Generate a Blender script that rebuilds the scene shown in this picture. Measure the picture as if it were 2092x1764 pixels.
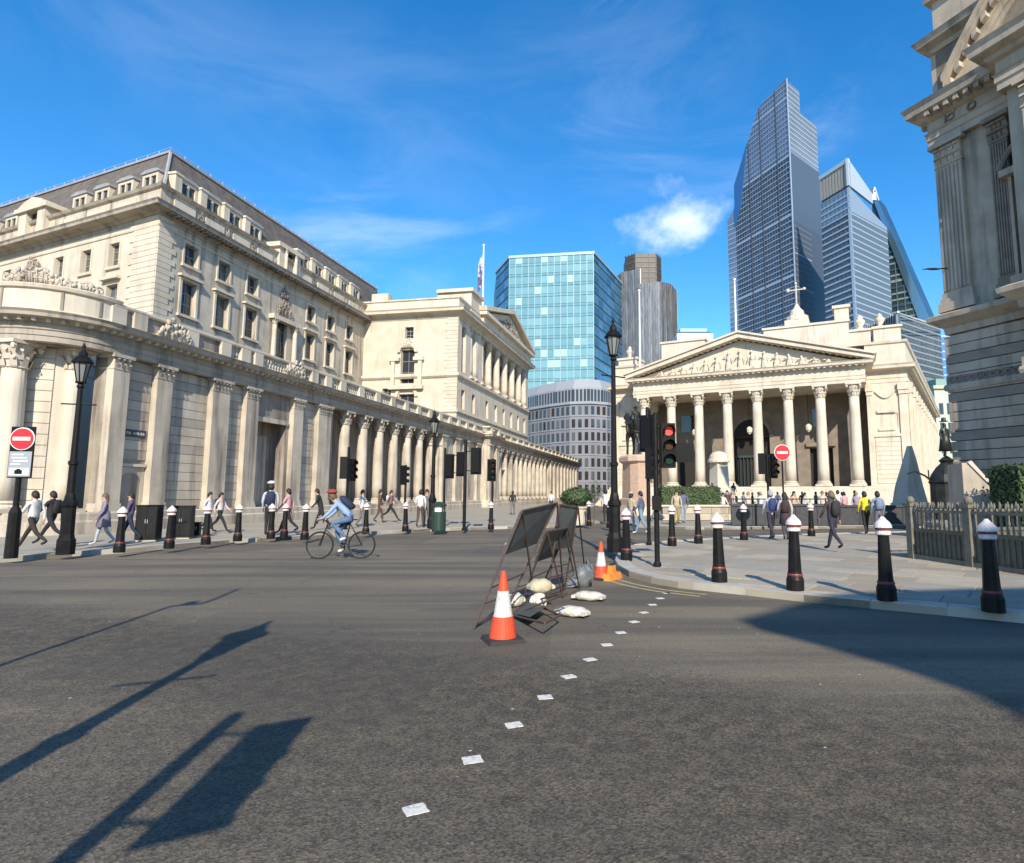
import bpy, bmesh, math, random
from mathutils import Vector, Matrix
random.seed(7)
for _o in list(bpy.data.objects): bpy.data.objects.remove(_o)
S = bpy.context.scene
COL = S.collection
rad = math.radians
# ------------------------------------------------------------------ camera
CAM_H = 1.6
FPX, UX, VY, HORIZON = 1250.0, 1166.0, 868.0, 1010.0      # measured on a 2092 x 1764 view of the photograph
PITCH = math.atan((HORIZON-VY)/FPX)
cam_data = bpy.data.cameras.new('camera'); cam = bpy.data.objects.new('camera', cam_data); COL.objects.link(cam)
cam_data.sensor_fit = 'HORIZONTAL'; cam_data.sensor_width = 36.0; cam_data.lens = 36.0*FPX/2092.0
cam_data.shift_x = -(UX-1046.0)/2092.0; cam_data.shift_y = (VY-882.0)/2092.0
cam_data.clip_start = 0.05; cam_data.clip_end = 6000
cam.location = (0, 0, CAM_H); cam.rotation_euler = (math.pi/2+PITCH, 0, 0)
S.camera = cam
# ------------------------------------------------------------------ sun and sky
SUN_EL, SUN_AZ = rad(32.0), rad(-7.0)          # light travels towards +Y (the sun stands behind the camera)
sun_d = bpy.data.lights.new('sun', 'SUN'); sun_d.energy = 5.0; sun_d.angle = rad(0.53); sun_d.color = (1.0, 0.90, 0.75)
sun = bpy.data.objects.new('sun', sun_d); COL.objects.link(sun)
to_sun = Vector((-math.sin(SUN_AZ)*math.cos(SUN_EL), -math.cos(SUN_AZ)*math.cos(SUN_EL), math.sin(SUN_EL)))
sun.rotation_euler = to_sun.to_track_quat('Z', 'Y').to_euler(); sun.location = to_sun*50
W = bpy.data.worlds.new('World'); S.world = W; W.use_nodes = True
wt = W.node_tree; wt.nodes.clear(); wn, wl = wt.nodes.new, wt.links.new
out = wn('ShaderNodeOutputWorld'); bg = wn('ShaderNodeBackground'); wl(bg.outputs[0], out.inputs[0])
bg.inputs[1].default_value = 0.15
sky = wn('ShaderNodeTexSky'); sky.sky_type = 'NISHITA'; sky.sun_disc = False
sky.sun_elevation = SUN_EL; sky.sun_rotation = rad(173); sky.altitude = 50
sky.air_density = 1.0; sky.dust_density = 0.15; sky.ozone_density = 3.0
hs = wn('ShaderNodeHueSaturation'); hs.inputs['Saturation'].default_value = 1.35; hs.inputs['Value'].default_value = 1.26
wl(sky.outputs[0], hs.inputs['Color'])
tc = wn('ShaderNodeTexCoord')
def wmath(op, a, b=None, clamp=False):
    m = wn('ShaderNodeMath'); m.operation = op; m.use_clamp = clamp
    for i, q in enumerate((a, b)):
        if q is None: continue
        if isinstance(q, (int, float)): m.inputs[i].default_value = q
        else: wl(q, m.inputs[i])
    return m.outputs[0]
def wnoise(scale, det, rough, mscale=(1,1,1), rot=(0,0,0), dist=0.0):
    mp = wn('ShaderNodeMapping'); mp.inputs['Scale'].default_value = mscale; mp.inputs['Rotation'].default_value = rot
    wl(tc.outputs['Generated'], mp.inputs[0])
    n = wn('ShaderNodeTexNoise'); n.inputs['Scale'].default_value = scale; n.inputs['Detail'].default_value = det
    n.inputs['Roughness'].default_value = rough; n.inputs['Distortion'].default_value = dist; wl(mp.outputs[0], n.inputs['Vector'])
    return n.outputs[0]
def wramp(x, a, b):
    r = wn('ShaderNodeMapRange'); r.interpolation_type = 'SMOOTHSTEP'
    r.inputs[1].default_value = a; r.inputs[2].default_value = b; wl(x, r.inputs[0]); return r.outputs[0]
# thin high cirrus, drifting over the whole sky
cir = wmath('MULTIPLY', wramp(wnoise(2.6, 7, 0.62, (1.0, 1.0, 2.4), (0.3, 0.5, 0.5), 0.8), 0.46, 0.80), wramp(wnoise(1.1, 3, 0.5, (1, 1, 1.6), (0, 0, 2.1)), 0.42, 0.66))
cir = wmath('MULTIPLY', cir, 0.42)
# one small cumulus puff
def puff(u, v, ru, rv):
    x = (u-UX)/FPX; z = -(v-VY)/FPX; c, s = math.cos(PITCH), math.sin(PITCH)
    dv = Vector((x, c-s*z, s+c*z)).normalized(); rt = Vector((dv.y, -dv.x, 0)).normalized(); up = rt.cross(dv)
    o = []
    for vec, r in ((rt, ru), (up, rv)):
        d = wn('ShaderNodeVectorMath'); d.operation = 'DOT_PRODUCT'; d.inputs[1].default_value = vec; wl(tc.outputs['Generated'], d.inputs[0])
        o.append(wmath('POWER', wmath('ABSOLUTE', wmath('DIVIDE', wmath('SUBTRACT', d.outputs['Value'], vec.dot(dv)), r)), 2.0))
    f = wn('ShaderNodeVectorMath'); f.operation = 'DOT_PRODUCT'; f.inputs[1].default_value = dv; wl(tc.outputs['Generated'], f.inputs[0])
    return wmath('MULTIPLY', wmath('SUBTRACT', 1.0, wmath('SQRT', wmath('ADD', o[0], o[1]))), wmath('GREATER_THAN', f.outputs['Value'], 0.0))
pn = wnoise(13, 8, 0.62, (1, 1, 1.3))
pf = wramp(wmath('ADD', puff(1390, 452, 0.098, 0.046), wmath('MULTIPLY', wmath('SUBTRACT', pn, 0.5), 1.9)), -0.05, 1.05)
pf2 = wramp(wmath('ADD', puff(1340, 395, 0.09, 0.05), wmath('MULTIPLY', wmath('SUBTRACT', pn, 0.55), 3.0)), 0.25, 1.1)
ws = wramp(wnoise(3.4, 8, 0.6, (1.0, 1.0, 1.5), (0.2, 0.9, 0.3), 1.4), 0.36, 0.74)
wisp = wmath('MULTIPLY', wmath('MAXIMUM', wmath('MAXIMUM', wramp(puff(780, 250, 0.36, 0.17), 0.0, 0.8), wramp(puff(380, 110, 0.42, 0.13), 0.0, 0.9)), wramp(puff(1260, 150, 0.30, 0.15), 0.0, 0.9)), wmath('MULTIPLY', ws, 0.06))
cl = wmath('MAXIMUM', wmath('MAXIMUM', wmath('MULTIPLY', pf, 0.62), wmath('MULTIPLY', pf2, 0.14)), wmath('MAXIMUM', cir, wisp), True)
mx = wn('ShaderNodeMix'); mx.data_type = 'RGBA'
wl(cl, mx.inputs['Factor']); wl(hs.outputs[0], mx.inputs['A']); mx.inputs['B'].default_value = (8.2, 8.6, 9.4, 1)
wl(mx.outputs['Result'], bg.inputs[0])
vs = S.view_settings; vs.view_transform = 'Standard'; vs.look = 'None'; vs.gamma = 1.0; vs.exposure = 0.36; vs.use_curve_mapping = False
S.render.film_transparent = False
try:
    S.cycles.max_bounces = 6; S.cycles.use_denoising = True; S.cycles.caustics_reflective = False; S.cycles.caustics_refractive = False
except Exception: pass

# ------------------------------------------------------------------ view helpers: a measured view point to a real place
_c, _s = math.cos(PITCH), math.sin(PITCH)
def ray(u, v):
    x = (u-UX)/FPX; z = -(v-VY)/FPX; return (x, _c-_s*z, _s+_c*z)
def at(u, v, Y):
    r = ray(u, v); t = Y/r[1]; return Vector((r[0]*t, Y, CAM_H+r[2]*t))
def G(u, v, z=0.0):
    r = ray(u, v); t = (z-CAM_H)/r[2]; return Vector((r[0]*t, r[1]*t, z))

# ------------------------------------------------------------------ materials
MATS = {}
def mat(name, col, rough=0.7, col2=None, scale=4.0, detail=5, bump=0.0, bscale=None, streak=None, metal=0.0, spec=0.5, emit=0.0, alpha=None, coat=0.0, lohi=(0.35, 0.68), fine=None):
    if name in MATS: return MATS[name]
    m = bpy.data.materials.new(name); MATS[name] = m; m.use_nodes = True
    nt = m.node_tree; n, l = nt.nodes, nt.links; b = n['Principled BSDF']
    b.inputs['Roughness'].default_value = rough; b.inputs['Metallic'].default_value = metal
    b.inputs['Specular IOR Level'].default_value = spec; b.inputs['Coat Weight'].default_value = coat
    c4 = (*col, 1); b.inputs['Base Color'].default_value = c4
    m.diffuse_color = c4
    if emit: b.inputs['Emission Color'].default_value = c4; b.inputs['Emission Strength'].default_value = emit
    if alpha is not None:
        b.inputs['Transmission Weight'].default_value = alpha
    if col2 is None and not bump: return m
    g = n.new('ShaderNodeNewGeometry')
    def noise(sc, det, ms=None, rg=0.55):
        src = g.outputs['Position']
        if ms:
            mp = n.new('ShaderNodeMapping'); mp.inputs['Scale'].default_value = ms; l.new(src, mp.inputs[0]); src = mp.outputs[0]
        t = n.new('ShaderNodeTexNoise'); t.inputs['Scale'].default_value = sc; t.inputs['Detail'].default_value = det; t.inputs['Roughness'].default_value = rg
        l.new(src, t.inputs['Vector']); return t.outputs[0]
    def rng(x, a, bb, lo=0.0, hi=1.0):
        r = n.new('ShaderNodeMapRange'); r.inputs[1].default_value = a; r.inputs[2].default_value = bb; r.inputs[3].default_value = lo; r.inputs[4].default_value = hi
        l.new(x, r.inputs[0]); return r.outputs[0]
    def mixc(f, a, bb):
        q = n.new('ShaderNodeMix'); q.data_type = 'RGBA'
        if isinstance(f, float): q.inputs['Factor'].default_value = f
        else: l.new(f, q.inputs['Factor'])
        for k, w in (('A', a), ('B', bb)):
            if isinstance(w, tuple): q.inputs[k].default_value = (*w[:3], 1)
            else: l.new(w, q.inputs[k])
        return q.outputs['Result']
    cc = c4
    if col2 is not None:
        cc = mixc(rng(noise(scale, detail), *lohi), tuple(col), tuple(col2))
        if fine: cc = mixc(rng(noise(fine[0], 3, None, 0.7), fine[1], fine[2]), cc, fine[3])
        if streak: cc = mixc(rng(noise(1.0, 5, (1.7, 1.7, 0.16), 0.6), streak[1], streak[2], 0.0, streak[3]), cc, streak[0])
        l.new(cc, b.inputs['Base Color'])
    if bump:
        bp = n.new('ShaderNodeBump'); bp.inputs['Strength'].default_value = bump; bp.inputs['Distance'].default_value = 0.02
        l.new(noise(bscale or scale*6, 4), bp.inputs['Height']); l.new(bp.outputs[0], b.inputs['Normal'])
    return m
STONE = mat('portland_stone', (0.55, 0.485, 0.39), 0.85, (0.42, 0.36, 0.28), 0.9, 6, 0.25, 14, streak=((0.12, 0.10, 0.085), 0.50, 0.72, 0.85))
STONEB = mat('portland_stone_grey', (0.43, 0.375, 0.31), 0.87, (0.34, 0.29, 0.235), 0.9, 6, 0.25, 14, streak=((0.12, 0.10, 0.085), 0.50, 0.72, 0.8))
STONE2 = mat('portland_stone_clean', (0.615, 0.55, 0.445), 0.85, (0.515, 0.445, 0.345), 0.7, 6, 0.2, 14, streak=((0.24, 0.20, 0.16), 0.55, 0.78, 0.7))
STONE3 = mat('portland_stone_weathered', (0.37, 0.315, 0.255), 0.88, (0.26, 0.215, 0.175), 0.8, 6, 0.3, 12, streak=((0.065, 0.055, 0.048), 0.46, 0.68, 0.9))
REXS = mat('exchange_stone', (0.635, 0.57, 0.465), 0.85, (0.53, 0.46, 0.36), 0.6, 6, 0.2, 10, streak=((0.25, 0.21, 0.17), 0.55, 0.78, 0.65))
MANS = mat('mansion_stone', (0.52, 0.44, 0.345), 0.88, (0.39, 0.325, 0.25), 0.9, 6, 0.3, 12, streak=((0.11, 0.10, 0.09), 0.50, 0.74, 0.7))
MANS2 = mat('mansion_stone_dark', (0.19, 0.16, 0.13), 0.9, (0.30, 0.25, 0.195), 1.6, 6, 0.3, 12)  # darker toned copy of the mansion stone for chosen parts
SLATE = mat('roof_slate', (0.10, 0.084, 0.072), 0.7, (0.165, 0.135, 0.108), 1.5, 5, 0.3, 9)
LEAD = mat('roof_lead', (0.26, 0.27, 0.28), 0.55, (0.34, 0.34, 0.34), 2.0)
VOID = mat('dark_interior', (0.022, 0.020, 0.018), 0.9)
PANE = mat('window_glass', (0.03, 0.035, 0.04), 0.06, spec=0.7)
PANEB = mat('window_glass_blind', (0.09, 0.10, 0.10), 0.25, spec=0.6)
FRAMEW = mat('painted_window_frame', (0.30, 0.285, 0.25), 0.5)
BRONZE = mat('bronze_patina', (0.022, 0.020, 0.016), 0.45, (0.045, 0.05, 0.04), 3.0, metal=0.4)
IRON = mat('black_painted_iron', (0.0055, 0.0055, 0.006), 0.5, (0.013, 0.012, 0.011), 6.0, spec=0.22)
IRONR = mat('red_painted_band', (0.20, 0.035, 0.03), 0.5)
CAPW = mat('white_painted_iron', (0.74, 0.66, 0.62), 0.5, (0.60, 0.50, 0.46), 9.0)
GRANITE = mat('pink_granite', (0.46, 0.30, 0.215), 0.5, (0.54, 0.40, 0.30), 7.0, fine=(60, 0.5, 0.7, (0.30, 0.2, 0.15)))
HEDGEM = mat('hedge_leaf', (0.032, 0.062, 0.016), 0.6, (0.06, 0.10, 0.026), 3.0)
HEDGED = mat('hedge_core', (0.018, 0.03, 0.01), 0.9)
WHITE = mat('white_road_paint', (0.66, 0.64, 0.58), 0.8, (0.30, 0.28, 0.25), 28.0, lohi=(0.5, 0.72))
YELLOW = mat('yellow_road_paint', (0.46, 0.36, 0.15), 0.8, (0.24, 0.20, 0.13), 5.0)
KERB = mat('granite_kerb', (0.46, 0.425, 0.36), 0.8, (0.36, 0.33, 0.28), 2.2, 5, 0.2, 30)
SLABM = [mat('york_paving_%s' % w, c, 0.85, c2, 1.3, 5, 0.15, 25, fine=(35, 0.55, 0.75, (0.17, 0.155, 0.13))) for w, c, c2 in (('buff', (0.42, 0.365, 0.275), (0.35, 0.305, 0.23)), ('grey', (0.34, 0.31, 0.25), (0.285, 0.26, 0.21)), ('brown', (0.34, 0.285, 0.21), (0.28, 0.235, 0.175)))]
PAVE = mat('paving_far', (0.38, 0.335, 0.255), 0.85, (0.30, 0.265, 0.205), 0.5, 6, 0.15, 20)

# asphalt: worn grey with darker tarry band, aggregate grain and pale specks
def asphalt():
    m = bpy.data.materials.new('asphalt'); MATS['asphalt'] = m; m.use_nodes = True
    n, l = m.node_tree.nodes, m.node_tree.links; b = n['Principled BSDF']; b.inputs['Roughness'].default_value = 0.82; b.inputs['Specular IOR Level'].default_value = 0.35
    g = n.new('ShaderNodeNewGeometry'); P = g.outputs['Position']
    def noise(sc, det, rg=0.55, ms=None, rot=0):
        src = P
        if ms:
            mp = n.new('ShaderNodeMapping'); mp.inputs['Scale'].default_value = ms; mp.inputs['Rotation'].default_value = (0, 0, rot); l.new(P, mp.inputs[0]); src = mp.outputs[0]
        t = n.new('ShaderNodeTexNoise'); t.inputs['Scale'].default_value = sc; t.inputs['Detail'].default_value = det; t.inputs['Roughness'].default_value = rg; l.new(src, t.inputs['Vector']); return t.outputs[0]
    def rng(x, a, bb, lo=0., hi=1., sm=True):
        r = n.new('ShaderNodeMapRange'); r.interpolation_type = 'SMOOTHSTEP' if sm else 'LINEAR'
        for i, w in enumerate((a, bb, lo, hi)): r.inputs[i+1].default_value = w
        l.new(x, r.inputs[0]); return r.outputs[0]
    def mixc(f, a, bb, mode='MIX'):
        q = n.new('ShaderNodeMix'); q.data_type = 'RGBA'; q.blend_type = mode
        if isinstance(f, float): q.inputs['Factor'].default_value = f
        else: l.new(f, q.inputs['Factor'])
        for k, w in (('A', a), ('B', bb)):
            if isinstance(w, tuple): q.inputs[k].default_value = (*w[:3], 1)
            else: l.new(w, q.inputs[k])
        return q.outputs['Result']
    def mul(a, bb, op='MULTIPLY'):
        q = n.new('ShaderNodeMath'); q.operation = op
        for i, w in enumerate((a, bb)):
            if isinstance(w, float): q.inputs[i].default_value = w
            else: l.new(w, q.inputs[i])
        return q.outputs[0]
    big = noise(0.28, 5, 0.6)
    c = mixc(rng(big, 0.35, 0.68), (0.196, 0.161, 0.109), (0.147, 0.122, 0.086))
    tyre = noise(1.0, 5, 0.62, (0.10, 1.1, 1), rad(-24))                      # tyre-polished lanes across the junction
    c = mixc(rng(tyre, 0.40, 0.62, 0.0, 0.85), c, (0.101, 0.088, 0.068))
    # an older coarse-grained surface nearest the camera, meeting the newer one along an uneven seam
    sx = n.new('ShaderNodeSeparateXYZ'); l.new(P, sx.inputs[0])
    seam = mul(mul(sx.outputs['Y'], mul(sx.outputs['X'], 0.42), 'ADD'), mul(mul(noise(0.7, 4), 0.5, 'SUBTRACT'), 1.6), 'ADD')
    old = rng(seam, 5.3, 6.8, 1.0, 0.0)
    dark = mul(rng(seam, 5.2, 6.6, 1.0, 0.0), rng(seam, 1.5, 5.0, 0.35, 1.0))
    c = mixc(mul(dark, 0.9), c, mixc(rng(noise(6.0, 6, 0.7), 0.38, 0.64), (0.063, 0.052, 0.037), (0.112, 0.091, 0.061)))
    grain = n.new('ShaderNodeTexVoronoi'); grain.inputs['Scale'].default_value = 75; l.new(P, grain.inputs['Vector'])
    gs = n.new('ShaderNodeSeparateColor'); l.new(grain.outputs['Color'], gs.inputs[0])
    gr = rng(gs.outputs[0], 0.0, 1.0, 0.5, 1.5, False)
    gc = n.new('ShaderNodeCombineColor'); [l.new(gr, gc.inputs[i]) for i in range(3)]
    c = mixc(mul(mul(old, 0.55), 0.40, 'ADD'), c, mixc(1.0, c, gc.outputs[0], 'MULTIPLY'))
    sp = n.new('ShaderNodeTexVoronoi'); sp.inputs['Scale'].default_value = 3.1; l.new(P, sp.inputs['Vector'])
    spc = n.new('ShaderNodeSeparateColor'); l.new(sp.outputs['Color'], spc.inputs[0])
    gum = mul(rng(sp.outputs['Distance'], 0.030, 0.048, 1.0, 0.0), rng(spc.outputs[1], 0.5, 0.55))
    c = mixc(mul(gum, 0.85), c, (0.55, 0.53, 0.46))
    patch = n.new('ShaderNodeTexVoronoi'); patch.inputs['Scale'].default_value = 0.30; patch.feature = 'F1'; patch.distance = 'CHEBYCHEV'; l.new(P, patch.inputs['Vector'])
    pc = n.new('ShaderNodeSeparateColor'); l.new(patch.outputs['Color'], pc.inputs[0])
    c = mixc(rng(pc.outputs[0], 0.70, 0.72, 0.0, 0.28), c, (0.062, 0.056, 0.047))                      # old square reinstatements
    ed_ = n.new('ShaderNodeTexVoronoi'); ed_.inputs['Scale'].default_value = 0.55; ed_.feature = 'DISTANCE_TO_EDGE'
    wv = n.new('ShaderNodeVectorMath'); wv.operation = 'ADD'; nz = n.new('ShaderNodeTexNoise'); nz.inputs['Scale'].default_value = 2.5; nz.inputs['Detail'].default_value = 5; l.new(P, nz.inputs['Vector']); l.new(P, wv.inputs[0]); l.new(nz.outputs['Color'], wv.inputs[1]); l.new(wv.outputs[0], ed_.inputs['Vector'])
    c = mixc(mul(mul(rng(ed_.outputs['Distance'], 0.002, 0.009, 1.0, 0.0), rng(noise(0.5, 3), 0.50, 0.58)), 0.55), c, (0.03, 0.027, 0.024))   # hairline cracks
    sp2 = n.new('ShaderNodeTexVoronoi'); sp2.inputs['Scale'].default_value = 11.0; l.new(P, sp2.inputs['Vector'])
    sc2 = n.new('ShaderNodeSeparateColor'); l.new(sp2.outputs['Color'], sc2.inputs[0])
    chips = mul(rng(sp2.outputs['Distance'], 0.05, 0.09, 1.0, 0.0), rng(sc2.outputs[0], 0.62, 0.67))
    c = mixc(mul(mul(chips, old), 0.5), c, (0.42, 0.40, 0.34))
    l.new(c, b.inputs['Base Color'])
    bp = n.new('ShaderNodeBump'); bp.inputs['Strength'].default_value = 0.5; bp.inputs['Distance'].default_value = 0.006
    l.new(grain.outputs['Distance'], bp.inputs['Height']); l.new(bp.outputs[0], b.inputs['Normal'])
    return m
ASPH = asphalt()

# ------------------------------------------------------------------ mesh building
class MB:
    def __init__(s): s.v, s.f, s.m = [], [], []
    def face(s, pts, mi=0):
        i = len(s.v); s.v += [tuple(p) for p in pts]; s.f.append(tuple(range(i, i+len(pts)))); s.m.append(mi); return s
    def box(s, x0, x1, y0, y1, z0, z1, mi=0, taper=0.0):
        i = len(s.v); t = taper
        s.v += [(x0,y0,z0),(x1,y0,z0),(x1,y1,z0),(x0,y1,z0),(x0+t,y0+t,z1),(x1-t,y0+t,z1),(x1-t,y1-t,z1),(x0+t,y1-t,z1)]
        for f in ((0,3,2,1),(4,5,6,7),(0,1,5,4),(1,2,6,5),(2,3,7,6),(3,0,4,7)): s.f.append(tuple(i+k for k in f)); s.m.append(mi)
        return s
    def ring(s, rings, cap=True, mi=0, closed=True):
        base = len(s.v); n = len(rings[0])
        for r in rings: s.v += [tuple(p) for p in r]
        for k in range(len(rings)-1):
            for j in range(n if closed else n-1):
                a, b = base+k*n+j, base+k*n+(j+1) % n
                s.f.append((a, b, b+n, a+n)); s.m.append(mi)
        if cap:
            s.f.append(tuple(base+j for j in reversed(range(n)))); s.m.append(mi)
            s.f.append(tuple(base+(len(rings)-1)*n+j for j in range(n))); s.m.append(mi)
        return s
    def lathe(s, prof, c=(0,0,0), seg=16, mi=0, flute=0.0, nfl=0, rot=0.0, sq=None):
        rs = []
        for r, z in prof:
            q = []
            for j in range(seg):
                a = 2*math.pi*j/seg+rot; rr = r*(1-flute*(0.5+0.5*math.cos(a*nfl))) if flute else r
                q.append((c[0]+rr*math.cos(a), c[1]+rr*math.sin(a)*(sq or 1), c[2]+z))
            rs.append(q)
        return s.ring(rs, True, mi)
    def tube(s, p0, p1, r0, r1=None, seg=8, mi=0):
        p0, p1 = Vector(p0), Vector(p1); r1 = r0 if r1 is None else r1; d = (p1-p0)
        if d.length < 1e-6: return s
        d.normalize(); a = d.orthogonal().normalized(); b = d.cross(a)
        return s.ring([[p+(a*math.cos(t)+b*math.sin(t))*r for t in [2*math.pi*j/seg for j in range(seg)]] for p, r in ((p0, r0), (p1, r1))], True, mi)
    def path(s, pts, r, seg=7, mi=0):
        for a, b in zip(pts[:-1], pts[1:]): s.tube(a, b, r, r, seg, mi)
        return s
    def torus(s, c, R, r, axis=(0,0,1), seg=28, sub=6, mi=0):
        ax = Vector(axis).normalized(); a = ax.orthogonal().normalized(); b = ax.cross(a); c = Vector(c); rs = []
        for i in range(seg):
            t = 2*math.pi*i/seg; d = a*math.cos(t)+b*math.sin(t)
            rs.append([c+d*(R+r*math.cos(w))+ax*(r*math.sin(w)) for w in [2*math.pi*j/sub for j in range(sub)]])
        rs.append(rs[0]); return s.ring(rs, False, mi)
    def blob(s, c, rx, ry, rz, seg=10, rings=7, jit=0.0, mi=0):
        rs = []
        for k in range(rings+1):
            t = math.pi*k/rings; q = []
            for j in range(seg):
                a = 2*math.pi*j/seg; w = 1+random.uniform(-jit, jit)
                q.append((c[0]+rx*math.sin(t)*math.cos(a)*w, c[1]+ry*math.sin(t)*math.sin(a)*w, c[2]-rz*math.cos(t)*w))
            rs.append(q)
        return s.ring(rs, True, mi)
    def prism(s, pts, z0, z1, mi=0):                        # pts ccw in plan
        return s.ring([[(x, y, z0) for x, y in pts], [(x, y, z1) for x, y in pts]], True, mi)
    def extr(s, pts, axis, a0, a1, mi=0):                   # polygon extruded along x or y; pts=(other, z)
        f = (lambda t, p: (t, p[0], p[1])) if axis == 'x' else (lambda t, p: (p[0], t, p[1]))
        return s.ring([[f(a0, p) for p in pts], [f(a1, p) for p in pts]], True, mi)
    def sweep(s, path, prof, mi=0, cap=True):               # path [(x,y)], prof [(offset to the right of travel, z)]
        n = len(path); rs = []
        for i, p in enumerate(path):
            p = Vector(p); d0 = (p-Vector(path[i-1])).normalized() if i else None
            d1 = (Vector(path[i+1])-p).normalized() if i < n-1 else None
            if d0 is None: d0 = d1
            if d1 is None: d1 = d0
            n0, n1 = Vector((d0.y, -d0.x)), Vector((d1.y, -d1.x)); m = (n0+n1)
            m = m/max(m.length, 1e-6); k = 1/max(m.dot(n0), 0.3)
            rs.append([(p.x+m.x*o*k, p.y+m.y*o*k, z) for o, z in prof])
        return s.ring(rs, cap, mi)
    def wall(s, x0, x1, z0, z1, y, ops, dep=0.3, mi=0):     # wall in the plane y facing -y with rectangular openings (xa, xb, za, zb)
        xs = sorted({x0, x1, *[q for o in ops for q in o[:2]]}); zs = sorted({z0, z1, *[q for o in ops for q in o[2:4]]})
        for xa, xb in zip(xs[:-1], xs[1:]):
            for za, zb in zip(zs[:-1], zs[1:]):
                cx, cz = (xa+xb)/2, (za+zb)/2
                if any(o[0] < cx < o[1] and o[2] < cz < o[3] for o in ops): continue
                s.face([(xa,y,za),(xb,y,za),(xb,y,zb),(xa,y,zb)], mi)
        for a, b, c, d in [o[:4] for o in ops]:
            q = y+dep
            s.face([(a,y,c),(a,y,d),(a,q,d),(a,q,c)], mi); s.face([(b,y,d),(b,y,c),(b,q,c),(b,q,d)], mi)
            s.face([(a,y,d),(b,y,d),(b,q,d),(a,q,d)], mi); s.face([(b,y,c),(a,y,c),(a,q,c),(b,q,c)], mi)
        return s
    def mesh(s, name, mats, smooth=False):
        me = bpy.data.meshes.new(name); me.from_pydata(s.v, [], s.f)
        for m in (mats if isinstance(mats, (list, tuple)) else [mats]): me.materials.append(m)
        if any(s.m): me.polygons.foreach_set('material_index', s.m)
        if smooth: me.polygons.foreach_set('use_smooth', [True]*len(s.f))
        bm = bmesh.new(); bm.from_mesh(me)
        if smooth: bmesh.ops.remove_doubles(bm, verts=bm.verts, dist=1e-5)
        bmesh.ops.recalc_face_normals(bm, faces=bm.faces); bm.to_mesh(me); bm.free()
        return me
    def build(s, name, mats, parent=None, smooth=False, loc=(0,0,0), rz=0.0):
        return put(name, s.mesh(name, mats, smooth), parent, loc, rz)
def put(name, me, parent=None, loc=(0,0,0), rz=0.0, sc=None, rot=None):
    o = bpy.data.objects.new(name, me); COL.objects.link(o); o.parent = parent; o.location = loc
    o.rotation_euler = rot or (0, 0, rz)
    if sc: o.scale = sc if isinstance(sc, (tuple, list)) else (sc, sc, sc)
    return o
def thing(name, label, cat, loc=(0,0,0), rz=0.0, group=None):
    o = bpy.data.objects.new(name, None); COL.objects.link(o); o.location = loc; o.rotation_euler = (0,0,rz); o.empty_display_size = 0.2
    return tag(o, label, cat, group)
def tag(o, label, cat=None, group=None):
    o['label'] = label
    if cat: o['category'] = cat
    if group: o['group'] = group
    return o
def setting(o, kind='structure'): o['kind'] = kind; return o
_unit = {}
def piece(name, m, parent, x0, x1, y0, y1, z0, z1):
    """a squared block: all blocks of one material share a unit cube with slightly broken edges"""
    if m.name not in _unit:
        b = MB(); e = 0.5; b.box(-e, e, -e, e, -e, e); _unit[m.name] = b.mesh('block_'+m.name, m)
    return put(name, _unit[m.name], parent, ((x0+x1)/2, (y0+y1)/2, (z0+z1)/2), 0, (abs(x1-x0), abs(y1-y0), abs(z1-z0)))
def copy_tree(o, parent=None):
    c = o.copy(); COL.objects.link(c); c.parent = parent
    for ch in list(o.children): copy_tree(ch, c)
    return c
def window(parent, xa, xb, za, zb, y, dep=0.28, pane=PANE, frame=FRAMEW, bars=(1, 1)):
    """sash window set back in its opening"""
    w = piece('window', pane, parent, xa, xb, y+dep-0.02, y+dep+0.02, za, zb)
    b = MB(); t = 0.06; q0, q1 = y+dep-0.07, y+dep-0.03
    b.box(xa, xa+t, q0, q1, za, zb); b.box(xb-t, xb, q0, q1, za, zb); b.box(xa+t, xb-t, q0, q1, zb-t, zb); b.box(xa+t, xb-t, q0, q1, za, za+t)
    for k in range(1, bars[0]+1):
        x = xa+(xb-xa)*k/(bars[0]+1); b.box(x-0.02, x+0.02, q0, q1, za+t, zb-t)
    for k in range(1, bars[1]+1):
        z = za+(zb-za)*k/(bars[1]+1); b.box(xa+t, xb-t, q0+0.005, q1-0.005, z-0.025, z+0.025)
    f = b.build('frame', frame, parent)
    f.parent = w; f.matrix_parent_inverse = (Matrix.Translation(w.location) @ Matrix.Diagonal((*w.scale, 1))).inverted()
    return w
COLCACHE = {}
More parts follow.
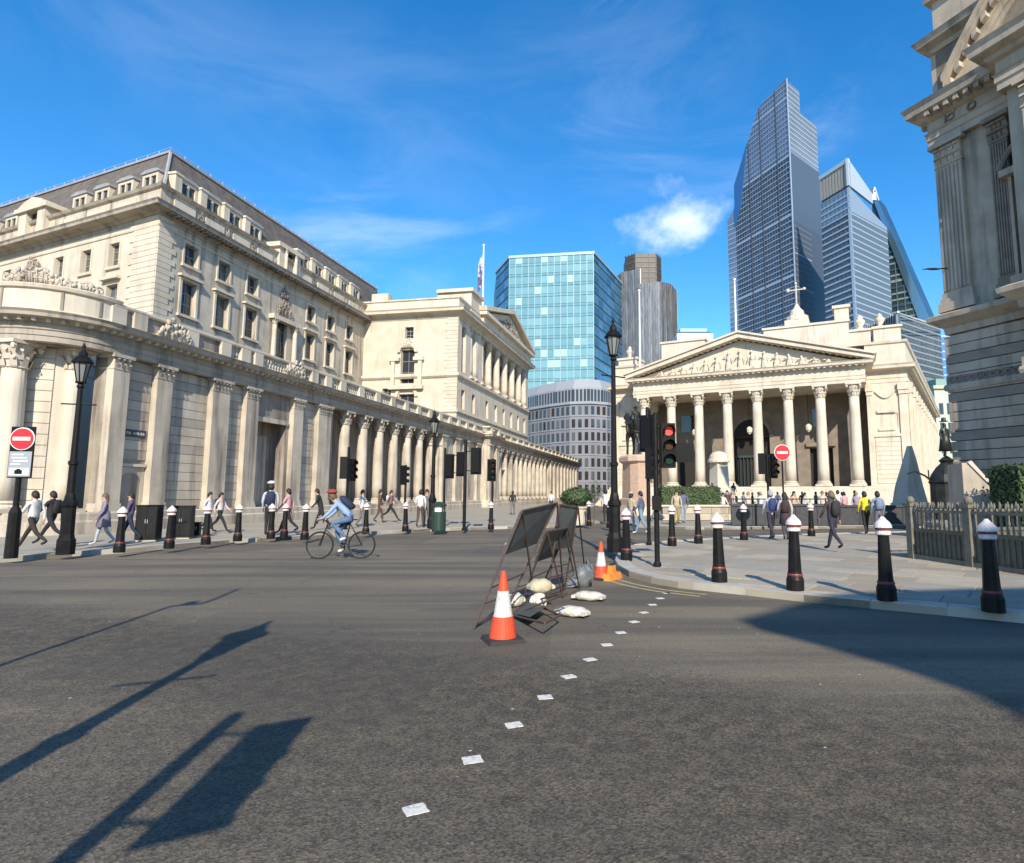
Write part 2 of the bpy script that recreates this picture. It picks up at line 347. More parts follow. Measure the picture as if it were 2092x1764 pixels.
def column_meshes(h, r, m, key, seg=40, nfl=20):
    k = (key, round(h, 2), round(r, 3))
    if k in COLCACHE: return COLCACHE[k]
    b = MB(); ch = r*2.3; bh = r*1.0
    pr = [(r*1.0, bh)]
    for i in range(1, 7): t = i/6; pr.append((r*(1-0.15*t**1.6), bh+(h-ch-bh)*t))
    b.lathe(pr, (0,0,0), seg, 0, 0.10, nfl)
    shaft = b.mesh('column_shaft', m, True)
    b = MB(); b.box(-r*1.4, r*1.4, -r*1.4, r*1.4, 0, bh*0.35)
    b.lathe([(r*1.32, bh*0.35), (r*1.36, bh*0.5), (r*1.25, bh*0.62), (r*1.08, bh*0.7), (r*1.2, bh*0.82), (r*1.02, bh*1.0)], (0,0,0), 20)
    base = b.mesh('column_base', m)
    b = MB(); z0 = h-ch
    b.lathe([(r*0.86, z0), (r*0.95, z0+0.02*ch), (r*0.84, z0+0.06*ch), (r*0.9, z0+0.5*ch), (r*1.15, z0+0.86*ch)], (0,0,0), 20)
    for tier, (za, zb, r0, r1, nn, off) in enumerate(((0.05, 0.42, 0.95, 1.2, 8, 0), (0.3, 0.68, 0.98, 1.32, 8, math.pi/8))):
        for j in range(nn):
            a = 2*math.pi*j/nn+off; ca, sa = math.cos(a), math.sin(a); w = r*0.27
            def P(rr, t, z): return (rr*r*ca-t*sa, rr*r*sa+t*ca, z0+z*ch)
            b.face([P(r0,-w,za), P(r0,w,za), P(r0+0.12,w*0.9,(za+zb)/2), P(r0+0.12,-w*0.9,(za+zb)/2)])
            b.face([P(r0+0.12,-w*0.9,(za+zb)/2), P(r0+0.12,w*0.9,(za+zb)/2), P(r1,w*0.5,zb), P(r1,-w*0.5,zb)])
            b.face([P(r1,-w*0.5,zb), P(r1,w*0.5,zb), P(r1+0.1,w*0.3,zb-0.1), P(r1+0.1,-w*0.3,zb-0.1)])
    for sx in (-1, 1):
        for sy in (-1, 1): b.blob((sx*r*1.1, sy*r*1.1, z0+0.76*ch), r*0.24, r*0.24, r*0.3, 6, 4)
    b.box(-r*1.32, r*1.32, -r*1.32, r*1.32, z0+0.87*ch, h)
    cap = b.mesh('column_capital', m)
    COLCACHE[k] = (shaft, base, cap); return COLCACHE[k]
def column(parent, x, y, z, h, r, m=STONE, key='fl', seg=40):
    sh, ba, ca = column_meshes(h, r, m, key, seg)
    c = put('column', sh, parent, (x, y, z)); put('base', ba, c); put('capital', ca, c); return c
# ================================================================== THE SETTING
ground = setting(MB().box(-1500, 1500, -700, 2300, -0.4, 0.0).build('road', ASPH))
def inside(p, poly):
    r = False; n = len(poly)
    for i in range(n):
        a, b = poly[i], poly[i-1]
        if (a[1] > p[1]) != (b[1] > p[1]) and p[0] < (b[0]-a[0])*(p[1]-a[1])/(b[1]-a[1])+a[0]: r = not r
    return r
def sheet(name, poly, z0, z1, m):
    s = sum(poly[i-1][0]*poly[i][1]-poly[i][0]*poly[i-1][1] for i in range(len(poly)))
    if s < 0: poly = poly[::-1]
    return setting(MB().prism(poly, z0, z1).build(name, m))
def gp(lst): return [(G(u, v).x, G(u, v).y) for u, v in lst]
def resample(pts, step):
    out = [Vector(pts[0])]; acc = 0.0
    for a, b in zip(pts[:-1], pts[1:]):
        a, b = Vector(a), Vector(b); L = (b-a).length; t = step-acc
        while t <= L: out.append(a.lerp(b, t/L)); t += step
        acc = L-(t-step)
    return out
def kerb_run(parent, pts, w, side, limit=150, step=0.92):
    P = resample(pts, step)
    for a, b in list(zip(P[:-1], P[1:]))[:limit]:
        d = (b-a).normalized(); nrm = Vector((d.y, -d.x))*side; g = d*0.004
        q = [a+g, b-g, b-g+nrm*w, a+g+nrm*w]; q = [(p.x, p.y) for p in q]
        if side > 0: q = q[::-1]
        MB().prism(q, -0.05, 0.128+random.uniform(-.002, .003)).build('kerb_stone', KERB, parent)
# Bank side pavement (left)
KL = gp([(-420, 1178), (-150, 1162), (0, 1150), (90, 1143), (160, 1136), (250, 1131), (350, 1121), (480, 1110), (700, 1097), (880, 1086), (1000, 1082), (1120, 1079), (1180, 1074)])
KL2 = KL+[(1.6, 34.0), (0.6, 40), (1.0, 60), (4.5, 90), (11.5, 140)]
pav_l = sheet('pavement_left', KL2+[(0.0, 146), (-12, 80), (-21.5, 31), (-24.0, 26.5), (-60, 38), (-60, 10)], -0.1, 0.115, PAVE)
kerb_run(pav_l, KL2, 0.30, -1, 120)
# Mansion House side pavement (right)
FR = gp([(1262, 1140), (1256, 1153), (1262, 1166), (1285, 1180), (1330, 1192), (1385, 1202), (1500, 1214), (1640, 1230), (1800, 1246), (1950, 1260), (2092, 1274), (2260, 1292), (2500, 1316)])
BK = gp([(2500, 1086), (2000, 1090), (1860, 1091), (1660, 1097), (1520, 1103), (1420, 1109), (1340, 1114), (1290, 1122)])
POLY_R = FR+[(9.5, 6.3), (40, -2), (60, 24)]+BK
pav_r = sheet('pavement_right', POLY_R, -0.1, 0.105, PAVE)
kerb_run(pav_r, FR, 0.30, -1, 60)
kerb_run(pav_r, BK, 0.30, -1, 60)
# York stone slabs, laid parallel to the kerb, as far as they can be told apart
dK = (Vector(FR[10])-Vector(FR[6])).normalized(); nK = Vector((-dK.y, dK.x)); oK = Vector(FR[5])
slab_m = [MB().box(-0.5, 0.5, -0.5, 0.5, -0.03, 0.0, 0, 0.004).mesh('paving_slab', m) for m in SLABM]
cand = []
for j in range(0, 26):
    wj = (0.62, 0.75, 0.55, 0.68)[j % 4]; y0 = 0.34+sum((0.62, 0.75, 0.55, 0.68)[k % 4] for k in range(j)); x = -3.0-(j*0.37) % 0.9
    while x < 8.5:
        L = random.uniform(0.75, 1.25)
        c = [oK+dK*(x+a)+nK*(y0+b) for a, b in ((0.02, 0.02), (L-0.02, 0.02), (L-0.02, wj-0.02), (0.02, wj-0.02))]
        if all(inside(p, POLY_R) for p in c) and all(min((p-Vector(q)).length for q in resample(FR, 0.3)) > 0.33 for p in c):
            m = (c[0]+c[2])/2; cand.append((m.length, m, L, wj))
        x += L
cand.sort(key=lambda t: t[0]); ang = math.atan2(dK.y, dK.x)
for dd, m, L, wj in cand[:295]:
    put('paving_slab', random.choice(slab_m), pav_r, (m.x, m.y, 0.122+random.uniform(-0.003, 0.003)), ang, (L-0.024, wj-0.024, 1))
# Royal Exchange plaza
PZ = gp([(1258, 1052), (1262, 1066), (1300, 1078), (1420, 1083), (1660, 1081), (1900, 1078), (2300, 1074)])
pav_x = sheet('pavement_plaza', PZ+[(70, 30), (75, 60), (60, 150), (22, 150), (15, 110), (10.5, 88)], -0.1, 0.112, PAVE)
kerb_run(pav_x, PZ, 0.30, -1, 50)
# painted marks
for u, v in [(848,1655),(965,1553),(1050,1482),(1113,1425),(1162,1383),(1205,1348),(1240,1318),(1268,1293),(1295,1271),(1315,1252),(1333,1236),(1348,1223),(1361,1212)]:
    p = G(u, v); b = MB(); w, h = 0.058, 0.05; q = []
    for a in range(16):                                        # worn squarish studs of paint
        t = 2*math.pi*a/16; k = 1/max(abs(math.cos(t)), abs(math.sin(t))); k *= random.uniform(0.93, 1.05); q.append((w*k*math.cos(t), h*k*math.sin(t)))
    b.prism(q, 0.0, 0.004).build('lane_marking', WHITE, ground, False, (p.x, p.y, 0.0), random.uniform(0.2, 0.6))
for off in (0.30, 0.52):
    pts = [Vector(p) for p in FR[1:7]]; b = MB(); P = resample(pts, 0.25); q = []
    for a, c in zip(P[:-1], P[1:]):
        d = (c-a).normalized(); nn = Vector((d.y, -d.x)); q.append((a+nn*off, a+nn*(off+0.09)))
    for (a, b2), (c, d2) in zip(q[:-1], q[1:]):
        b.face([(a.x, a.y, 0.004), (b2.x, b2.y, 0.004), (d2.x, d2.y, 0.004), (c.x, c.y, 0.004)])
    b.build('yellow_line', YELLOW, ground)
# ================================================================== BANK BUILDING (left)
BA = rad(10.4)
bank = thing('bank_building', 'long cream stone bank with colonnaded screen wall, curved corner and slate mansard roof', 'building', (-17.2, 30.0, 0), math.pi/2-BA)
S0, S1, RR = -6.3, 106.0, 2.4
def arc(r, p0=-152, p1=0, step=8, c=(S0, RR)):
    o = []; n = max(2, int(abs(p1-p0)/step)+1)
    for i in range(n):
        f = rad(p0+(p1-p0)*i/(n-1)-90); o.append((c[0]+r*math.cos(f), c[1]+r*math.sin(f)))
    return o
A_ = arc(RR); h0 = Vector((math.cos(rad(-152)), math.sin(rad(-152))))
PATH = [tuple(Vector(A_[0])-h0*26)]+A_+[(s, 0) for s in (10, 39.6)]
PATH_F = PATH+[(39.6, -0.9), (43.6, -0.9), (43.6, 0), (S1, 0)]
ENT = [(-0.5,7.22),(0.04,7.22),(0.04,7.42),(0.08,7.44),(0.08,7.62),(0.13,7.66),(0.03,7.70),(0.03,7.92),(0.14,7.95),(0.20,8.02),(0.52,8.06),(0.54,8.18),(0.62,8.27),(-0.5,8.27)]
MB().sweep(PATH_F, ENT).build('entablature', STONEB, bank)
MB().sweep(PATH_F, [(-0.7,0),(0.22,0),(0.22,0.55),(0.16,0.62),(0.16,0.86),(0.10,0.92),(-0.7,0.92)]).build('plinth', STONE, bank)
# dentil blocks under the cornice (near part)
dm = MB().box(-0.06, 0.06, -0.10, 0.10, -0.07, 0.07).mesh('dentil', STONE2)
for p in [(s*0.42-6.1, -0.26, 8.0) for s in range(0, 60)]: put('dentil', dm, bank, p)
for q in range(-128, 0, 9):
    f = rad(q-90); put('dentil', dm, bank, (S0+(RR+0.22)*math.cos(f), RR+(RR+0.22)*math.sin(f), 7.99), f+math.pi/2)
# bays: recessed wall, courses and pilasters
PIL = [(-6.0,-5.28),(-3.9,-3.1),(-0.7,0.43),(1.64,2.57),(5.6,6.5),(8.1,9.46)]
BAYS = [(-5.28,-3.9),(-3.1,-0.7),(0.43,1.64),(6.5,8.1)]
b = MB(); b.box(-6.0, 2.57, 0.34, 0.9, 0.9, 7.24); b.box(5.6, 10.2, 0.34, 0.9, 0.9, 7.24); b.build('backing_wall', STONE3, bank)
def pilaster(x0, x1, y0, z0=0.92, z1=7.22, m=STONE, par=None, dep=0.7):
    b = MB(); b.box(x0, x1, y0, y0+dep, z0+0.32, z1-0.62); p = b.build('pilaster', m, par or bank)
    b = MB(); b.box(x0-0.07, x1+0.07, y0-0.07, y0+dep, z0, z0+0.14); b.box(x0-0.04, x1+0.04, y0-0.04, y0+dep, z0+0.14, z0+0.32); b.build('base', m, p)
    b = MB(); b.box(x0-0.02, x1+0.02, y0-0.02, y0+dep, z1-0.62, z1-0.55); n = max(2, int((x1-x0)/0.2))
    b.box(x0, x1, y0, y0+dep, z1-0.55, z1-0.14)
    for t in range(2):
        for k in range(n):
            x = x0+(x1-x0)*(k+0.5+(0.0 if t else 0.25)-0.12)/n; z = z1-0.55+t*0.2
            b.face([(x-0.08,y0-0.01,z),(x+0.08,y0-0.01,z),(x+0.07,y0-0.09,z+0.2),(x-0.07,y0-0.09,z+0.2)])
            b.face([(x-0.07,y0-0.09,z+0.2),(x+0.07,y0-0.09,z+0.2),(x+0.05,y0-0.12,z+0.13),(x-0.05,y0-0.12,z+0.13)])
    b.box(x0-0.12, x1+0.12, y0-0.12, y0+dep, z1-0.14, z1); b.build('capital', m, p)
    return p
for x0, x1 in PIL: pilaster(x0, x1, 0.0)
for bi, (x0, x1) in enumerate(BAYS):
    z = 0.94; k = 0
    while z < 7.15:
        h = min(0.415, 7.2-z)
        if bi == 0 and z < 2.7: z += h; k += 1; continue
        piece('stone_course', STONEB if random.random() < 0.3 else STONE, bank, x0+0.02, x1-0.02, 0.31-random.uniform(0, .015), 0.45, z+0.012, z+h-0.012); z += h; k += 1
# arched doorway at the foot of the first bay
b = MB(); aw, az = 0.52, 2.1; cx = -4.59; pts = []
for i in range(13): t = math.pi*i/12; pts.append((cx-aw*math.cos(t), az+aw*0.75*math.sin(t)))
for (xa, za), (xb, zb) in zip(pts[:-1], pts[1:]): b.face([(xa,0.32,za),(xb,0.32,zb),(xb,0.32,2.72),(xa,0.32,2.72)])
b.box(-5.26, cx-aw, 0.32, 0.5, 0.0, 2.72); b.box(cx+aw, -3.92, 0.32, 0.5, 0.0, 2.72); b.build('door_surround', STONE, bank)
b = MB(); b.ring([[(x, y, z) for x, z in [(cx-aw, 0.1)]+pts+[(cx+aw, 0.1)]] for y in (0.62, 0.68)]); d_ = b.build('door', mat('oak_door', (0.06, 0.035, 0.018), 0.6, (0.10, 0.06, 0.03), 5.0), bank)
for k in range(3): piece('panel', MATS['oak_door'], bank, cx-0.4+k*0.29, cx-0.18+k*0.29, 0.58, 0.62, 0.3, 1.9)
piece('door_lintel', STONE2, bank, -5.22, -3.95, 0.22, 0.45, 2.74, 2.86)
# street name plate on the wall
pl = piece('street_plate', mat('plate_navy', (0.02, 0.028, 0.05), 0.4), bank, -5.2, -4.05, 0.26, 0.295, 3.98, 4.28)
b = MB(); x = -5.08
for k in range(9):
    if k != 3:
        b.box(x, x+0.025, 0.252, 0.258, 4.07, 4.19); b.box(x+0.025, x+0.07, 0.252, 0.258, 4.165 if k % 2 else 4.12, 4.19 if k % 2 else 4.145)
        if k % 3: b.box(x+0.055, x+0.075, 0.251, 0.257, 4.07, 4.165)
    x += 0.11
o_ = b.build('plate_letters', WHITE, bank)
# blind doorway niche
b = MB(); b.box(2.57, 2.76, 0.3, 1.6, 0.9, 7.24); b.box(5.3, 5.6, 0.3, 1.6, 0.9, 7.24); b.box(2.76, 5.3, 0.3, 1.6, 5.75, 7.24)
b.build('niche_surround', STONE3, bank)
piece('niche_wall', STONE3, bank, 2.7, 5.35, 1.25, 1.6, 0.9, 5.76); piece('niche_panel', STONE, bank, 3.15, 4.9, 1.19, 1.27, 0.95, 4.9); piece('niche_lintel', STONE, bank, 2.62, 5.42, 0.2, 0.36, 5.55, 5.8)
# colonnades
def colonnade(xa, xb, cols, back, yc=0.40, r=0.40):
    b = MB(); b.wall(xa, xb, 0.9, 7.24, back, [], 0.2); b.box(xa-0.1, xa, 0.6, back+0.2, 0.9, 7.24); b.box(xb, xb+0.1, 0.6, back+0.2, 0.9, 7.24); b.box(xa, xb, 0.45, back, 7.22, 7.3); b.box(xa, xb, 0.5, back, 0.8, 0.92)
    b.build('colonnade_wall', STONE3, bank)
    for x in cols: column(bank, x, yc, 0.92, 6.3, r, STONE, 'bank', 36)
colonnade(10.2, 28.0, [11.75, 14.15, 16.55, 18.95, 21.35, 23.75, 26.15], 1.9)
b = MB(); b.box(28.0, 39.6, 0.28, 1.2, 0.9, 7.24); b.box(39.6, 43.6, -0.62, 1.2, 0.9, 7.24); b.build('pavilion_wall', STONE, bank)
for x0, x1 in ((28.15, 29.3), (31.6, 32.8), (34.2, 35.4), (38.0, 39.2)): pilaster(x0, x1, -0.02, m=STONE, dep=0.4)
for x0, x1 in ((39.75, 40.8), (42.4, 43.45)): pilaster(x0, x1, -0.92, dep=0.4)
for z in range(15): piece('stone_course', STONE, bank, 29.4, 31.5, 0.25, 0.4, 0.95+z*0.415, 1.34+z*0.415)
MB().lathe([(0.85, 0), (0.78, 0.12), (0.6, 0.16), (0.5, 0.1)], (0,0,0), 20).build('roundel', STONE3, bank).matrix_basis = Matrix.Translation((33.5, 0.28, 6.2)) @ Matrix.Rotation(rad(90), 4, 'X')
colonnade(43.6, 76.0, [44.9+2.55*k for k in range(12)], 1.9)
b = MB(); b.box(76.0, S1, 0.28, 1.2, 0.9, 7.24); b.build('far_wall', STONE, bank)
for k in range(9): pilaster(76.4+3.2*k, 77.5+3.2*k, -0.02, dep=0.4)
# balustrade: rails, piers and balusters
BP = [(S0, 0.1), (39.6, 0.1), (39.6, -0.8), (43.6, -0.8), (43.6, 0.1), (S1, 0.1)]
MB().sweep(BP, [(-0.18,8.27),(0.18,8.27),(0.18,8.44),(0.10,8.48),(-0.10,8.48),(-0.18,8.44)]).build('balustrade_base', STONE, bank)
MB().sweep(BP, [(-0.2,9.06),(0.2,9.06),(0.24,9.12),(0.24,9.2),(0.12,9.26),(-0.2,9.26)]).build('balustrade_rail', STONE2, bank)
bal = MB().lathe([(0.06,8.47),(0.07,8.53),(0.045,8.56),(0.085,8.68),(0.075,8.76),(0.045,8.9),(0.06,8.95),(0.07,9.07)], (0,0,0), 8).mesh('baluster', STONE2)
piers = [-6.1,-5.1,-3.5,-2.3,-0.2,1.2,2.2,5.9,7.3,8.8]+[10.5+2.4*k for k in range(12)]+[40.2,43]+[45+3.2*k for k in range(19)]
for p in piers:
    yo = -0.9 if 39.6 < p < 43.6 else 0
    piece('balustrade_pier', STONE2, bank, p-0.32, p+0.32, -0.16+yo, 0.36+yo, 8.28, 9.08)
nb = 0; far = MB()
for a, c in zip(piers[:-1], piers[1:]):
    w = c-a-0.64; n = int(w/0.235)
    if n < 2: piece('balustrade_panel', STONE, bank, a+0.32, c-0.32, 0.02, 0.2, 8.46, 9.07); continue
    if a in (-6.1, -5.1, -2.3) or (a < 10 and random.random() < 0.2): piece('balustrade_panel', STONE3, bank, a+0.32, c-0.32, 0.0, 0.2, 8.46, 9.07); continue
    for k in range(n):
        x = a+0.32+w*(k+0.5)/n
        if a < 30: put('baluster', bal, bank, (x, 0.1, 0)); nb += 1
        else: far.lathe([(0.07,8.47),(0.085,8.7),(0.05,8.9),(0.07,9.07)], (x, 0.1, 0), 5)
setting(far.build('far_balusters', STONE2, bank), 'stuff')
piece('balustrade_panel', STONE3, bank, -3.45, -2.35, -0.05, 0.2, 8.45, 9.07)
# carved groups on the balustrade
def carving(x0, x1, y, z0, z1, n, name='carving', m=STONE, par=None, d=0.16):
    b = MB()
    w = (x1-x0)/n; b.box(x0, x1, y-d*0.3, y+d*0.8, z0, z0+0.12)
    for k in range(n*5):                                           # figures, drapery folds and foliage cut small
        t = (k+0.5)/(n*5); e = math.sin(math.pi*t); x = x0+(x1-x0)*t; hgt = (z1-z0)*(0.3+0.7*e)*random.uniform(0.6, 1.0); r_ = min(w*0.32, 0.11)*random.uniform(0.7, 1.2)
        b.tube((x, y+random.uniform(-.05, .08), z0), (x+random.uniform(-w, w)*0.45, y+random.uniform(-.1, .04), z0+hgt*0.8), r_*1.2, r_*0.5, 6)
        b.blob((x+random.uniform(-w, w)*0.3, y-d*0.5, z0+hgt*random.uniform(0.3, 1.0)), r_, r_*0.9, r_*random.uniform(0.9, 1.6), 6, 4, 0.2)
    return b.build(name, m, par or bank, True)
carving(-4.2, -2.5, -0.12, 8.4, 9.5, 6); carving(4.4, 6.2, -0.1, 8.4, 9.5, 6)
# curved corner: attic, recessed wall, columns and scroll relief
AT = [(-0.6,8.27),(0.14,8.27),(0.14,8.42),(0.06,8.46),(0.06,9.16),(0.16,9.2),(0.2,9.32),(0.1,9.38),(-0.6,9.38)]
MB().sweep([PATH[0]]+A_+[(S0+0.3, 0)], AT).build('corner_attic', STONE2, bank)
for q in (-98, -84, -40, -12):
    f = rad(q-90); r_ = RR+0.075; put('attic_strip', MB().box(-0.045, 0.045, -0.02, 0.03, 8.46, 9.17).mesh('attic_strip', STONE3), bank, (S0+r_*math.cos(f), RR+r_*math.sin(f), 0), f+math.pi/2)
W2 = [tuple(Vector(arc(RR-1.0)[0])-h0*26)]+arc(RR-1.0, -152, -20)
MB().sweep(W2, [(-0.4,0.9),(0,0.9),(0,7.24),(-0.4,7.24)]).build('corner_wall', STONE2, bank)
for k in range(15):
    z = 0.95+k*0.415; b = MB(); b.sweep(arc(RR-1.0, -120, -42, 13), [(-0.1,z+0.012),(0.05,z+0.012),(0.05,z+0.40),(-0.1,z+0.40)]); b.build('stone_course', STONE2, bank)
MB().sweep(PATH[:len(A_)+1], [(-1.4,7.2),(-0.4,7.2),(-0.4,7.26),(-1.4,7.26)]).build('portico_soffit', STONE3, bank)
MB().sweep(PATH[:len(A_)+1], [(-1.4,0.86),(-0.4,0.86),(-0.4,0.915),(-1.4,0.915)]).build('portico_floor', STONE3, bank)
def polar(r, q): f = rad(q-90); return (S0+r*math.cos(f), RR+r*math.sin(f))
for q in (-76, -124): x, y = polar(RR-0.42, q); column(bank, x, y, 0.92, 6.3, 0.44, STONE2, 'corner', 36)
x, y = polar(RR-1.0, -17); column(bank, x, y, 0.92, 6.3, 0.36, STONE2, 'cornerb', 36)
b = MB()
for k in range(120):                                              # scrolls, sea beasts and a wreath along the top of the corner
    q = -84+k*0.6; x, y = polar(RR-0.05, q); e = 0.3+0.42*math.exp(-((q+62)/18)**2); s_ = random.uniform(0.03, 0.085)
    b.blob((x+random.uniform(-.05,.05), y+random.uniform(-.05,.05), 9.38+e*random.uniform(0.05, 0.9)), s_, s_, s_*random.uniform(0.8, 1.8), 7, 5, 0.18)
    if k % 7 == 0: b.torus((x, y, 9.42+e*0.42), random.uniform(0.09, 0.16), 0.035, (x-S0, y-RR, 0.2), 14, 5)
    if k % 3 == 0: b.tube((x, y, 9.38), (x+random.uniform(-.12,.12), y+random.uniform(-.05,.05), 9.38+e*random.uniform(0.5,0.95)), 0.045, 0.015, 5)
b.build('scroll_relief', STONE, bank, True)

# ---- main upper block
MY = 13.0; MS, ME = 8.3, 36.1
lf = Vector((math.cos(rad(77.4)), math.sin(rad(77.4))))            # direction of the left flank, going back
LFL = 30.0
flank = [tuple(Vector((MS, MY))+lf*LFL), (MS, MY), (ME, MY)]
WCH = [11.2, 14.5, 17.75, 26.0, 29.4, 33.0]
ops = []
for x in WCH: ops += [(x-0.62, x+0.62, 18.25, 19.75), (x-0.66, x+0.66, 14.55, 16.95)]
ops += [(21.2, 22.6, 13.2, 17.2)]+[(x-0.5, x+0.5, 10.2, 12.6) for x in WCH]
ops.sort()
MB().wall(MS, ME, 8.0, 21.0, MY, ops, 0.45).build('upper_wall', STONE, bank)
piece('blocking_wall', VOID, bank, MS+1.2, ME, MY+0.46, MY+0.6, 8.0, 20.9)
for x in WCH:
    window(bank, x-0.62, x+0.62, 18.25, 19.75, MY, 0.36, random.choice((PANE, PANE, PANEB))); window(bank, x-0.66, x+0.66, 14.55, 16.95, MY, 0.36, random.choice((PANE, PANE, PANEB)), bars=(1, 2))
    window(bank, x-0.5, x+0.5, 10.2, 12.6, MY, 0.36)
    b = MB(); b.box(x-0.78, x-0.63, MY-0.08, MY+0.02, 18.2, 19.8); b.box(x+0.63, x+0.78, MY-0.08, MY+0.02, 18.2, 19.8); b.box(x-0.78, x+0.78, MY-0.08, MY+0.02, 19.8, 19.98); b.box(x-0.85, x+0.85, MY-0.18, MY+0.02, 18.0, 18.2)
    b.box(x-0.86, x-0.67, MY-0.1, MY+0.02, 14.5, 17.0); b.box(x+0.67, x+0.86, MY-0.1, MY+0.02, 14.5, 17.0); b.box(x-1.05, x+1.05, MY-0.34, MY+0.02, 17.2, 17.36); b.box(x-0.9, x+0.9, MY-0.12, MY+0.02, 17.0, 17.2); b.box(x-0.95, x+0.95, MY-0.2, MY+0.02, 14.28, 14.48)
    b.build('window_surround', STONE2, bank)
# venetian window with columns and carved head
b = MB(); b.box(20.2, 20.5, MY-0.5, MY+0.02, 12.9, 13.2); b.box(20.0, 23.8, MY-0.55, MY+0.02, 16.9, 17.3); b.box(20.1, 23.7, MY-0.5, MY+0.02, 12.7, 13.0); b.build('window_surround', STONE2, bank)
for x in (20.45, 23.35): column(bank, x, MY-0.3, 13.0, 3.95, 0.22, STONE2, 'small', 16)
window(bank, 21.2, 22.6, 13.2, 17.2, MY, 0.36, bars=(2, 3)); carving(20.9, 22.9, MY-0.12, 17.3, 19.6, 7, m=STONE3); carving(21.4, 22.4, MY-0.1, 19.2, 20.6, 4, m=STONE3)
# corner quoins
for k in range(31):
    z = 8.2+k*0.41; L = 1.5 if k % 2 else 1.15
    piece('quoin', STONE2, bank, MS-0.02, MS+L, MY-0.06, MY+0.2, z+0.015, z+0.395)
    q0 = Vector((MS, MY)); L2 = 3.0 if k % 2 else 2.6; nrm = Vector((-lf.y, lf.x))
    pts = [q0+nrm*0.06, q0+lf*L2+nrm*0.06, q0+lf*L2-nrm*0.1, q0-nrm*0.1]
    MB().prism([(p.x, p.y) for p in pts][::-1], z+0.015, z+0.395).build('quoin', STONE2, bank)
CORN = [(-0.3,20.6),(0.05,20.6),(0.05,20.85),(0.18,20.9),(0.28,21.05),(0.95,21.12),(0.98,21.3),(1.08,21.42),(-0.3,21.42)]
MB().sweep(flank, CORN).build('main_cornice', STONEB, bank)
MB().sweep(flank, [(-0.4,21.4),(0.12,21.4),(0.12,22.75),(0.3,22.82),(0.42,22.98),(-0.4,22.98)]).build('attic', STONE, bank)
MB().sweep(flank, [(-0.05,20.1),(0.06,20.1),(0.08,20.2),(0.0,20.25),(-0.05,20.25)]).build('string_course', STONE2, bank)
for k in range(9):
    x = 10.2+k*2.9
    piece('attic_panel', STONE2, bank, x-0.95, x+0.95, MY-0.2, MY-0.1, 21.75, 22.45)
    if k not in (4,): carving(x+1.15, x+1.75, MY-0.16, 21.5, 22.7, 3, m=STONE3, d=0.12)
b = MB()
for i in range(64): b.box(MS+0.2+i*0.43, MS+0.42+i*0.43, MY-0.85, MY-0.3, 20.96, 21.1)
b.build('cornice_brackets', STONE3, bank)
# attic aedicule over the venetian window
b = MB(); b.box(20.4, 21.2, MY-0.45, MY+0.8, 21.42, 23.5); b.box(22.6, 23.4, MY-0.45, MY+0.8, 21.42, 23.5); b.box(20.1, 23.7, MY-0.65, MY+0.8, 23.5, 23.9); b.build('aedicule', STONE2, bank)
piece('aedicule_opening', VOID, bank, 21.2, 22.6, MY-0.1, MY+0.2, 21.45, 23.5)
for x in (21.2, 22.6): column(bank, x, MY-0.55, 21.42, 2.1, 0.15, STONE2, 'tiny', 14)
# mansard roof
RB, RT, RZ0, RZ1 = 0.4, 1.9, 22.9, 27.0
def off(d): # flank path offset inwards
    n = Vector((-lf.y, lf.x)); p1 = Vector((MS, MY)); q = p1+Vector((0, d)); r_ = -n*d
    t = (q.y-(p1+r_).y)/lf.y; cpt = p1+r_+lf*t; return [tuple(cpt+lf*(LFL-2)), tuple(cpt), (ME+6, MY+d)]
lo, hi = off(RB), off(RT); b = MB()
b.face([(*lo[0], RZ0), (*lo[1], RZ0), (*hi[1], RZ1), (*hi[0], RZ1)]); b.face([(*lo[1], RZ0), (*lo[2], RZ0), (*hi[2], RZ1), (*hi[1], RZ1)])
bk = [(hi[2][0], MY+14), (hi[0][0]+4, hi[0][1])]
b.face([(*hi[0], RZ1), (*hi[1], RZ1), (*hi[2], RZ1), (*bk[0], RZ1), (*bk[1], RZ1)])
b.face([(*lo[2], RZ0), (bk[0][0], bk[0][1], RZ0), (*bk[0], RZ1), (*hi[2], RZ1)])
roof = b.build('mansard_roof', SLATE, bank)
MB().sweep(hi, [(-0.14,RZ1-0.05),(0.12,RZ1-0.05),(0.12,RZ1+0.12),(-0.14,RZ1+0.12)]).build('roof_ridge', LEAD, bank)
b = MB()
for a, c in ((hi[0], hi[1]), (hi[1], hi[2])):
    a, c = Vector(a), Vector(c); n = int((c-a).length/1.3)
    for i in range(n+1): p = a.lerp(c, i/n); b.tube((p.x, p.y, RZ1), (p.x, p.y, RZ1+0.42), 0.02, None, 5)
    for zz in (0.22, 0.42): b.tube((a.x, a.y, RZ1+zz), (c.x, c.y, RZ1+zz), 0.014, None, 5)
b.build('roof_rail', mat('roof_rail_steel', (0.5, 0.5, 0.5), 0.5), bank)
b = MB(); b.tube((*lo[1], RZ0), (*hi[1], RZ1), 0.12, None, 6); b.build('hip_roll', LEAD, bank)
def dormer(x, y, ang, par):
    d = put('dormer', DORM[0], par, (x, y, 22.95), ang, (1.12, 1, 1.18))
    put('dormer_window', DORM[1], d); put('dormer_roof', DORM[2], d)
    return d
b = MB(); b.wall(-0.78, 0.78, 0.0, 1.5, 0.0, [(-0.58,-0.07,0.25,1.3),(0.07,0.58,0.25,1.3)], 0.15); b.face([(-0.78,0,0),(-0.78,0,1.5),(-0.78,1.2,1.5),(-0.78,1.2,0)]); b.face([(0.78,0,0),(0.78,0,1.5),(0.78,1.2,1.5),(0.78,1.2,0)])
DORM = [b.mesh('dormer', STONE2)]
